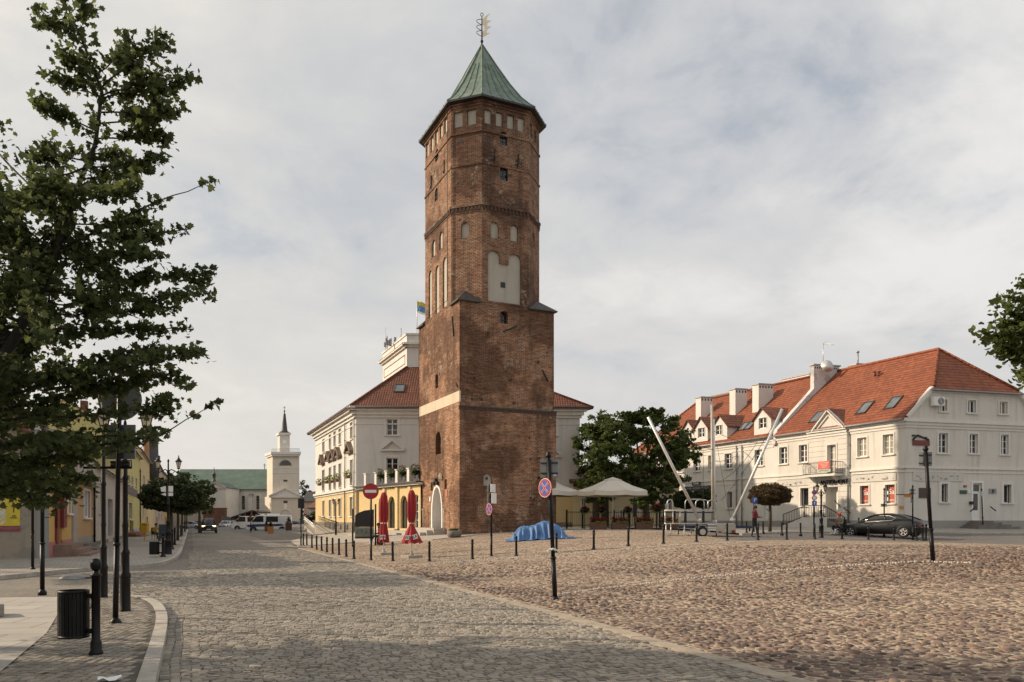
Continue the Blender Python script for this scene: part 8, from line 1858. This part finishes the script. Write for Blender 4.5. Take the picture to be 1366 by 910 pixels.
def van(label, pos, head, L=6.0, W=2.0, Hh=2.6, stripe=True, paint=None, wins=True, bar=False):
    t = thing('parked_van', label, 'van', pos, math.atan2(head.y, head.x)); hl, hw = L/2, W/2; paint = paint or MT['car_white']
    pr = [(-hl, .45), (-hl, Hh-.12), (-hl+.12, Hh), (hl*.42, Hh), (hl*.55, Hh-.12), (hl*.78, 1.35), (hl*.95, 1.12), (hl, .95), (hl, .42), (hl*.9, .38), (-hl*.95, .38)]
    mb = M(); rings = []
    for y, k_ in ((-1, .97), (-.93, 1), (.93, 1), (1, .97)): rings.append([(x*(.995 if abs(y) == 1 else 1), y*hw, .38+(z-.38)*(k_ if z > 1.3 else 1)) for x, z in pr])
    loft(mb, rings, sm=False); mb.obj('body', paint, t, world=False)
    for s in (-1, 1):
        mb = M(); mb.prism([(hl*.72, s*(hw+.004), 1.4), (hl*.53, s*(hw+.004), 2.2), (hl*.22, s*(hw+.004), 2.2), (hl*.22, s*(hw+.004), 1.4)], (0, s*.006, 0))
        if wins: mb.prism([(hl*.1, s*(hw+.004), 1.4), (hl*.1, s*(hw+.004), 2.15), (-hl*.42, s*(hw+.004), 2.15), (-hl*.42, s*(hw+.004), 1.4)], (0, s*.006, 0))
        mb.obj('side_window', MT['carglass'], t, world=False)
    mb = M(); mb.prism([(hl*.775, -hw*.88, 1.39), (hl*.775, hw*.88, 1.39), (hl*.565, hw*.84, 2.42), (hl*.565, -hw*.84, 2.42)], (.02, 0, .01)); mb.obj('windscreen', MT['carglass'], t, world=False)
    if stripe:
        for s in (-1, 1): mb = M(); mb.prism([(hl*.96, s*(hw+.004), .95), (hl*.7, s*(hw+.004), 1.1), (-hl*.55, s*(hw+.004), 1.15), (-hl*.75, s*(hw+.004), .95), (-hl*.4, s*(hw+.004), .82), (hl*.9, s*(hw+.004), .72)], (0, s*.008, 0)); mb.obj('side_stripe', MT['car_navy'], t, world=False)
    for fx in (-.6, .66):
        for s in (-1, 1):
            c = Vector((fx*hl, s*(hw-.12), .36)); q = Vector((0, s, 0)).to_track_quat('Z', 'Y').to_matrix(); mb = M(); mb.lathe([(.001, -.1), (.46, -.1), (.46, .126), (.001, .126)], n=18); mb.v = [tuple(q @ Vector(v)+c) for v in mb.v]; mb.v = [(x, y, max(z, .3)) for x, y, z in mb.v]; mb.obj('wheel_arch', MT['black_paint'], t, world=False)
            mb = M(); mb.lathe([(.2, -.1), (.33, -.1), (.36, 0), (.33, .14), (.22, .14), (.22, -.1)], n=20, cap=False); mb.v = [tuple(q @ Vector(v)+c) for v in mb.v]; wl_ = mb.obj('wheel', MT['tyre'], t, world=False); mb = M(); mb.lathe([(.001, .12), (.1, .13), (.22, .11), (.22, -.08)], n=16); mb.v = [tuple(q @ Vector(v)+c) for v in mb.v]; mb.obj('rim', MT['rim'], wl_, world=False)
    mb = M(); mb.box((hl*.99, 0, .55), (.16, W*.96, .3)); mb.box((-hl, 0, .52), (.12, W*.96, .2)); mb.obj('bumper', MT['black_paint'], t, world=False)
    for s in (-1, 1): mb = M(); mb.box((hl*.97, s*hw*.75, 1.0), (.2, .35, .28)); mb.obj('headlight', MT['clearlamp'], t, world=False); mb = M(); mb.box((hl*.68, s*(hw+.14), 1.55), (.1, .18, .34)); mb.obj('mirror', MT['black_paint'], t, world=False)
    if bar: mb = M(); mb.box((hl*.3, 0, Hh+.08), (.4, W*.8, .16)); mb.obj('light_bar', MT['white_paint'], t, world=False); mb = M(); mb.box((-hl*.2, 0, Hh+.1), (1.6, W*.5, .2)); mb.obj('roof_unit', MT['white_paint'], t, world=False)
    return t
van('white van with a navy side stripe and roof unit before the bell tower', Vector((*P(359, 709.5, 106).xy, .0)), hd(-1, -.22), 6.0, 2.0, 2.35, bar=True); van('plain white van parked behind the striped van, nose showing to the left', Vector((*P(334, 706.5, 124).xy, 0)), hd(-1, -.15), 5.6, 2.0, 2.3, stripe=False)
van('dark wine coloured van before the low brick wall', Vector((*P(303, 701, 176).xy, 0)), hd(.2, -1), 5.0, 2.0, 2.3, False, MT['car_wine'])
# planters with small conifers by the vans
def conbox(label, px, py, w, h, m, tree_h):
    p = G(px, py); k = depth(p)/F; t = thing('tree_planter', label, 'planter', p); W = w*k; mb = M(); mb.lathe([(W*.62, 0), (W*.68, h*k), (W*.58, h*k), (W*.55, h*k-.05)], n=4, flat=True, sm=False); mb.obj('box', m, t, world=False)
    bl = [((0, 0, h*k+tree_h*k*f), (W*.5*(1.1-f), W*.5*(1.1-f), tree_h*k*.12), 60) for f in (.1, .25, .4, .55, .7, .85)]; foliage('conifer', bl, .13, MT['leafdark'], t, 'rhomb', False)
conbox('orange planter box with a small conifer in front of the striped van', 361, 711.5, 7.4, 9, MT['orangebox'], 6); conbox('dark red planter with a conifer at the rear of the striped van', 385, 707.5, 8, 10, plain('dark_red_box', (.09, .03, .022), .7), 8); conbox('dark planter half behind the orange planter', 355.5, 709, 5, 8, MT['wood'], 7)
# small things on the left pavement far away
p = P(193, 713, 58); p.z = .12; lb = thing('letter_box', 'yellow letter box on the wall of the yellow house', 'letter box', p); mb = M(); mb.box((0, 0, .95), (.5, .4, .75), -TH); mb.lathe([(.05, 0), (.05, .6)], n=8); mb.obj('case', plain('yellow_box_paint', (.58, .34, .02), .5), lb, world=False, bevel=.04); mb = M(); mb.box((0, -.2, 1.18), (.34, .06, .05), -TH); mb.obj('slot', MT['black_paint'], lb, world=False)
p = P(217.5, 712, 56); p.z = .12; sb = thing('advert_board', 'dark blue grey advertising board standing under the clipped trees', 'board', p); mb = M(); mb.box((0, 0, .75), (.6, .06, .95), -TH); mb.obj('panel', plain('slate_blue_panel', (.05, .065, .085), .6), sb, world=False); mb = M(); [mb.box(CR*x+UPV*.18, (.05, .3, .36), -TH) for x in (-.25, .25)]; mb.obj('feet', MT['iron2'], sb, world=False)
p = G(-9, 823, .126); sbn = thing('stone_bench', 'pale granite bench end at the left edge of the view', 'bench', p); mb = M(); mb.box((-.35, .1, .1), (.9, .5, .2), .28); mb.obj('block', MT['granite'], sbn, world=False, bevel=.02)
p = G(146, 908, .126); pp = thing('paper_sheet', 'crumpled white paper lying at the bottom of the near pavement', 'litter', p); mb = M(); n = 5; vs = [((i/4-.5)*.2, (j/4-.5)*.14, .012+.02*math.sin(i*1.9+j)*math.cos(j*2.3)+.01) for j in range(n) for i in range(n)]; mb.add(vs, [(j*n+i, j*n+i+1, (j+1)*n+i+1, (j+1)*n+i) for j in range(4) for i in range(4)]); mb.obj('sheet', MT['white_paint'], pp, world=False)
p = G(58, 901, .126); lf = thing('dry_leaf', 'single dark dry leaf on the near pavement', 'leaf', p); mb = M(); mb.add([(-.05, 0, .012), (0, -.025, .02), (.06, 0, .03), (.01, .03, .025), (0, 0, .008)], [(0, 1, 4), (1, 2, 4), (2, 3, 4), (3, 0, 4)]); mb.obj('blade', MT['wood'], lf, world=False)
# litter bin by the entrance stairs, tub by the tower door
p = G(1145.5, 712, .06); t = litterbin('small dark litter bin on a post right of the entrance stairs', p, CR, .2, .35, .85, None, .34); mb = M(); mb.tube([-CR*.34, -CR*.34+UPV*.98], .05, 8); mb.obj('post', MT['iron'], t, world=False)
p = G(606, 716.5, .03); tub = thing('round_tub', 'dark round planting tub with green plants by the tower door steps', 'planter', p); mb = M(); mb.lathe([(.36, 0), (.45, .1), (.47, .38), (.42, .4), (.4, .34), (.01, .34)], n=20); mb.obj('tub', MT['darkstep'], tub, world=False); foliage('plants', [((x, y, .45), (.2, .2, .12), 60) for x, y in ((-.15, 0), (.15, .05), (0, -.12))], .09, MT['leaf'], tub, 'oval', False)
for i, (s, z) in enumerate(TERR):
    c = tw_.pt(s, z+.05, .0); t = thing('flower_basket', ('round green flower basket at the left end of the arcade terrace', 'second round flower basket from the left on the arcade terrace', 'third round flower basket on the arcade terrace, above the flared parasol', 'round flower basket on the arcade terrace nearest the tower')[i], 'flower basket', c, group='flower baskets on the arcade terrace')
    mb = M(); mb.lathe([(.1, -.3), (.3, -.15), (.36, 0)], tuple(c), 12); mb.obj('basket', MT['iron'], t); foliage('leaves', [(c+UPV*.1, (.5, .45, .4), 170), (c-UPV*.25, (.42, .36, .3), 80)], .12, MT['leaf'], t, 'oval'); foliage('flowers', [(c+UPV*.42, (.3, .3, .14), 40)], .09, MT['flowerred'], t, 'oval')
for i, (px, py) in enumerate(((430.5, 644), (440, 641), (446.5, 640), (453.8, 638.5), (468.5, 633.5))):
    c = hl.pt(hl.s(px), hl.z(px, py), .35); t = thing('window_flower_box', ('farthest window flower box on the town hall side', 'second window flower box from the far end of the town hall side', 'middle window flower box on the town hall side', 'fourth window flower box on the town hall side', 'window flower box nearest the town hall corner')[i], 'flower box', c, group='window boxes on the town hall side')
    mb = M(); mb.box(c-UPV*.2, (.9, .3, .25), hl.rotz()); mb.obj('trough', MT['wood'], t); foliage('leaves', [(c+UPV*.1, (.45, .45, .42), 120)], .14, MT['flowergreen'], t, 'oval')
# ================================================================ people
def figure(parent, J, E_, mats, zones):
    """one skinned body; J joint -> (pos, radius)"""
    names = list(J); me = bpy.data.meshes.new('body'); me.from_pydata([J[n][0] for n in names], [(names.index(a), names.index(b)) for a, b in E_], [])
    o = bpy.data.objects.new('body', me); COL.objects.link(o); sk = o.modifiers.new('s', 'SKIN'); sk.use_smooth_shade = True; o.modifiers.new('u', 'SUBSURF').levels = 1
    for i, n in enumerate(names): v = me.skin_vertices[0].data[i]; r = J[n][1]; v.radius = (r, r) if not isinstance(r, tuple) else r; v.use_root = n == 'pelvis'
    ev = o.evaluated_get(bpy.context.evaluated_depsgraph_get()); m2 = bpy.data.meshes.new_from_object(ev); bpy.data.objects.remove(o); o = bpy.data.objects.new('body', m2); COL.objects.link(o); m2.materials.clear()
    for m in mats: m2.materials.append(m)
    pts = [(Vector(J[n][0]), zones.get(n, 0)) for n in names]
    for p in m2.polygons: p.material_index = min(pts, key=lambda q: (q[0]-p.center).length_squared)[1]; p.use_smooth = True
    o.parent = parent; return o
EDG = [('pelvis', 'waist'), ('waist', 'chest'), ('chest', 'neck'), ('neck', 'jaw'), ('jaw', 'head'), ('head', 'crown')]
for s in 'lr': EDG += [('pelvis', 'hip'+s), ('hip'+s, 'knee'+s), ('knee'+s, 'ankle'+s), ('ankle'+s, 'toe'+s), ('chest', 'sho'+s), ('sho'+s, 'elb'+s), ('elb'+s, 'wri'+s), ('wri'+s, 'hand'+s)]
def joints(seated=False, lean=.0, arms='down', step=.12):
    z = .5 if seated else .93; f = lean
    J = {'pelvis': ((0, 0, z), .13), 'waist': ((f*.2, 0, z+.17), .12), 'chest': ((f*.6, 0, z+.38), (.15, .12)), 'neck': ((f, 0, z+.53), .055), 'jaw': ((f+.02, 0, z+.6), .065), 'head': ((f+.025, 0, z+.68), .088), 'crown': ((f+.015, 0, z+.76), .06)}
    for s, q in (('l', 1), ('r', -1)):
        if seated: J['hip'+s] = ((.06, q*.1, z), .1); J['knee'+s] = ((.48, q*.13, z+.02), .065); J['ankle'+s] = ((.52+.12*(q > 0), q*.14, .09), .045); J['toe'+s] = ((.68+.12*(q > 0), q*.15, .05), .04)
        else: J['hip'+s] = ((0, q*.095, z-.06), .095); J['knee'+s] = ((step*q*.5+.03, q*.1, .5), .062); J['ankle'+s] = ((step*q, q*.1, .09), .042); J['toe'+s] = ((step*q+.16, q*.11, .04), .038)
        J['sho'+s] = ((f*.75, q*.19, z+.44), .062)
        if arms == 'down': J['elb'+s] = ((f*.4-.02, q*.25, z+.18), .045); J['wri'+s] = ((f*.4+.1, q*.25, z-.05), .034); J['hand'+s] = ((f*.4+.15, q*.24, z-.14), .036)
        else: J['elb'+s] = ((f*.4+.06, q*.25, z+.18), .045); J['wri'+s] = ((f*.4+.3, q*.14, z+.16), .034); J['hand'+s] = ((f*.4+.38, q*.1, z+.17), .036)
    return J
ZN = {n: 2 for n in ('pelvis', 'hipl', 'hipr', 'kneel', 'kneer')}; ZN.update({n: 3 for n in ('toel', 'toer', 'anklel', 'ankler')}); ZN.update({n: 0 for n in ('jaw', 'head', 'crown', 'handl', 'handr')}); ZN.update({n: 1 for n in ('waist', 'chest', 'neck', 'shol', 'shor', 'elbl', 'elbr', 'wril', 'wrir')})
def person(label, pos, head, top, legs, shoe, hair, seated=False, lean=.03, arms='down', sc_=1.0, cap=None):
    t = thing('person', label, 'person', pos, math.atan2(head.y, head.x)); t.scale = (sc_,)*3; J = joints(seated, lean, arms); figure(t, J, EDG, [MT['skin'], top, legs, shoe], ZN)
    h = Vector(J['head'][0]); mb = M(); mb.lathe([(.102, -.02), (.108, .03), (.1, .07), (.07, .11), (.01, .125)], tuple(h+Vector((-.012, 0, .0))), 14); mb.v = [(x, y, z+(-.05 if x < h.x-.03 and z < h.z+.02 else 0)) for x, y, z in mb.v]
    if cap: mb.box(h+Vector((.12, 0, .015)), (.12, .15, .015))
    mb.obj('cap' if cap else 'hair', cap or hair, t, world=False)
    mb = M(); mb.lathe([(.001, -.015), (.013, 0), (.001, .02)], tuple(h+Vector((.092, 0, -.015))), 6); mb.obj('nose', MT['skin'], t, world=False); mb = M()
    for q in (-1, 1): mb.lathe([(.001, -.008), (.009, 0), (.001, .008)], tuple(h+Vector((.082, q*.033, .01))), 6)
    mb.obj('eyes', MT['hair'], t, world=False); mb = M(); mb.box(h+Vector((.082, 0, -.052)), (.012, .04, .008)); mb.obj('mouth', MT['cloth_wine'], t, world=False); return t
p = G(1006.5, 717.2); person('person in a wine red top standing by the trailer drawbar', p, hd(.75, -.6), MT['cloth_wine'], MT['cloth_dark'], MT['cloth_dark'], MT['hair'], arms='fold', sc_=.97)
p = G(1121, 713.5, .02); wcd = hd(-.9, -.45); wc = thing('wheelchair', 'dark wheelchair in front of the entrance stairs', 'wheelchair', p, math.atan2(wcd.y, wcd.x)); mb = M(); mb.box((.05, 0, .42), (.46, .44, .06)); mb.box((-.2, 0, .68), (.05, .44, .5), 0); mb.obj('seat', MT['cloth_dark'], wc, world=False)
for q in (-1, 1):
    mb = M(); mb.tube([Vector((-.08+.3*math.cos(a), q*.28, .31+.3*math.sin(a))) for a in [6.283*i/20 for i in range(21)]], .022, 6)
    for i in range(8): a = 6.283*i/8; mb.tube([Vector((-.08, q*.28, .31)), Vector((-.08+.29*math.cos(a), q*.28, .31+.29*math.sin(a)))], .006, 4)
    mb.obj('wheel', MT['tyre'], wc, world=False); mb = M(); mb.tube([Vector((-.25, q*.24, .95)), Vector((-.22, q*.24, .4)), Vector((.3, q*.24, .4)), Vector((.42, q*.22, .1))], .02, 6); mb.tube([Vector((.32+.08*math.cos(a), q*.22, .09+.08*math.sin(a))) for a in [6.283*i/10 for i in range(11)]], .015, 5); mb.obj('side_frame', MT['iron2'], wc, world=False)
person('person in a red cap and tan top sitting in the wheelchair', p+wcd*.0+UPV*.02, wcd, MT['cloth_tan'], MT['cloth_dark'], MT['shoe'], MT['hair'], True, .06, 'fold', 1.0, MT['cloth_red'])
p = G(508, 727.0, .02); bd_ = hd(-.95, -.25); be = thing('bench', 'low dark bench between the information board and the slim red parasol', 'bench', p, math.atan2(bd_.y, bd_.x)); mb = M()
for x in (-.16, 0, .16): mb.box((x, 0, .43), (.13, 1.5, .05))
mb.obj('seat', MT['darkwood'], be, world=False); mb = M(); [mb.box((0, y, .2), (.36, .08, .4)) for y in (-.6, .6)]; mb.obj('leg', MT['iron2'], be, world=False)
person('person in dark clothes sitting on the bench, legs stretched to the left', p+UPV*.0, bd_, MT['cloth_dark'], MT['cloth_dark'], MT['shoe'], MT['hair'], True, .12, 'fold')
p = P(207, 714, 60); p.z = .12; person('person sitting outside the far terraced houses under the clipped trees', p, hd(.8, -.5), plain('mustard_cloth', (.4, .26, .04), .9), MT['cloth_dark'], MT['cloth_dark'], MT['hair'], True, .1, 'fold'); ch_ = thing('cafe_chair', 'dark chair under the person by the far terraced houses', 'chair', p, math.atan2(hd(.8, -.5).y, hd(.8, -.5).x)); mb = M(); mb.box((.05, 0, .42), (.42, .42, .05)); mb.obj('seat', MT['darkwood'], ch_, world=False); mb = M(); mb.box((-.2, 0, .7), (.04, .42, .5)); mb.obj('backrest', MT['darkwood'], ch_, world=False)
for x in (-.14, .22):
    for y in (-.18, .18): mb = M(); mb.tube([Vector((x, y, 0)), Vector((x, y, .42))], .018, 6); mb.obj('leg', MT['iron2'], ch_, world=False)
# ---------------------------------------------------------------- camera, light, sky
cam = bpy.data.cameras.new('camera'); co_ = bpy.data.objects.new('camera', cam); COL.objects.link(co_); co_.location = (0, 0, EYE); co_.rotation_euler = (math.pi/2, 0, -TH)
cam.sensor_width = 36; cam.lens = F/1366*36; cam.shift_y = (HY-455)/1366; cam.clip_start = .1; cam.clip_end = 6000; sc.camera = co_
EL = rad(27); AZ = rad(33); SUNV = Vector((-math.cos(AZ)*math.cos(EL), math.sin(AZ)*math.cos(EL), math.sin(EL)))
sun = bpy.data.lights.new('sun', 'SUN'); so = bpy.data.objects.new('sun', sun); COL.objects.link(so); so.rotation_euler = SUNV.to_track_quat('Z', 'Y').to_euler()
sun.energy = 4.8; sun.angle = rad(.7); sun.color = (1.0, .815, .61)
w = bpy.data.worlds.new('World'); sc.world = w; w.use_nodes = True; nt = w.node_tree; nt.nodes.clear()
def wn_(k, **kw):
    n = nt.nodes.new(k)
    for a, b in kw.items():
        if a in n.inputs: n.inputs[a].default_value = b
        else: setattr(n, a, b)
    return n
L = nt.links.new
sky = wn_('ShaderNodeTexSky', sky_type='NISHITA', sun_disc=False, sun_elevation=EL, sun_rotation=math.atan2(SUNV.x, SUNV.y), air_density=1.2, dust_density=2.5, ozone_density=1.0)
bgs = wn_('ShaderNodeBackground', Strength=.12); L(sky.outputs[0], bgs.inputs[0])
tc = wn_('ShaderNodeTexCoord'); sep = wn_('ShaderNodeSeparateXYZ'); L(tc.outputs['Generated'], sep.inputs[0])
def mth(op, a, b=None):
    n = wn_('ShaderNodeMath', operation=op)
    for i, x in enumerate((a, b)):
        if x is None: continue
        if isinstance(x, (int, float)): n.inputs[i].default_value = x
        else: L(x, n.inputs[i])
    return n.outputs[0]
# cloud layer: direction projected on a flat deck high above the ground
den = mth('ADD', mth('MAXIMUM', sep.outputs[2], 0.0), .34)
cmb = wn_('ShaderNodeCombineXYZ'); L(mth('DIVIDE', sep.outputs[0], den), cmb.inputs[0]); L(mth('DIVIDE', sep.outputs[1], den), cmb.inputs[1])
def nz(scale, detail, rough, dist=0.0, loc=(0, 0, 0), st=(1, 1, 1)):
    mp = wn_('ShaderNodeMapping'); mp.inputs['Location'].default_value = loc; mp.inputs['Scale'].default_value = st; L(cmb.outputs[0], mp.inputs[0])
    n = wn_('ShaderNodeTexNoise', Scale=scale, Detail=detail, Roughness=rough, Distortion=dist); L(mp.outputs[0], n.inputs['Vector']); return n.outputs['Fac']
def rmp(f, stops):
    n = wn_('ShaderNodeValToRGB'); e = n.color_ramp.elements
    while len(e) < len(stops): e.new(.5)
    for i, (p, c) in enumerate(stops): e[i].position = p; e[i].color = (*c, 1)
    L(f, n.inputs[0]); return n.outputs[0]
cover = nz(1.5, 9, .55, .2, (3.1, 1.7, 0)); shade = nz(1.25, 7, .52, .4, (8.2, 4.1, 0), (1, 1.25, 1)); puff = nz(4.6, 9, .6, .3, (1.3, 6.0, 0))
dens = rmp(mth('ADD', mth('MULTIPLY', cover, .7), mth('MULTIPLY', puff, .3)), [(.36, (.6,)*3), (.42, (.87,)*3), (.47, (.97,)*3), (.53, (1,)*3)])
ccol = rmp(mth('ADD', mth('MULTIPLY', shade, .72), mth('MULTIPLY', puff, .28)), [(.36, (.55, .57, .605)), (.45, (.625, .635, .65)), (.53, (.71, .705, .695)), (.59, (.82, .805, .78)), (.66, (.9, .88, .85))])
bgc = wn_('ShaderNodeBackground', Strength=1.0); L(ccol, bgc.inputs[0])
# low bank of bright thin cloud around the horizon
hz = rmp(sep.outputs[2], [(0.0, (1,)*3), (.12, (.75,)*3), (.38, (0,)*3)])
mixh = wn_('ShaderNodeMix', data_type='RGBA'); L(mth('MULTIPLY', hz, .8), mixh.inputs[0]); L(ccol, mixh.inputs[6]); mixh.inputs[7].default_value = (.8, .765, .715, 1); 
# the veil of cloud is brightest towards the low sun
dotn = wn_('ShaderNodeVectorMath', operation='DOT_PRODUCT'); L(tc.outputs['Generated'], dotn.inputs[0]); dotn.inputs[1].default_value = tuple(SUNV)
glow = rmp(dotn.outputs['Value'], [(0.0, (.96, .965, .985)), (.45, (1.0, .995, .985)), (.8, (1.16, 1.12, 1.05)), (1.0, (1.5, 1.4, 1.25))])
mg = wn_('ShaderNodeMix', data_type='RGBA', blend_type='MULTIPLY'); mg.inputs[0].default_value = 1.0; L(mixh.outputs[2], mg.inputs[6]); L(glow, mg.inputs[7]); L(mg.outputs[2], bgc.inputs[0])
ms = wn_('ShaderNodeMixShader'); L(mth('MAXIMUM', dens, hz), ms.inputs[0]); L(bgs.outputs[0], ms.inputs[1]); L(bgc.outputs[0], ms.inputs[2])
ow_ = wn_('ShaderNodeOutputWorld'); L(ms.outputs[0], ow_.inputs[0])
sc.view_settings.view_transform = 'Standard'; sc.view_settings.look = 'None'; sc.view_settings.gamma = 1; sc.view_settings.exposure = 0.0; sc.view_settings.use_curve_mapping = False
sc.render.engine = 'CYCLES'; sc.cycles.max_bounces = 6; sc.cycles.diffuse_bounces = 3; sc.cycles.glossy_bounces = 3; sc.cycles.transmission_bounces = 4; sc.cycles.use_denoising = True
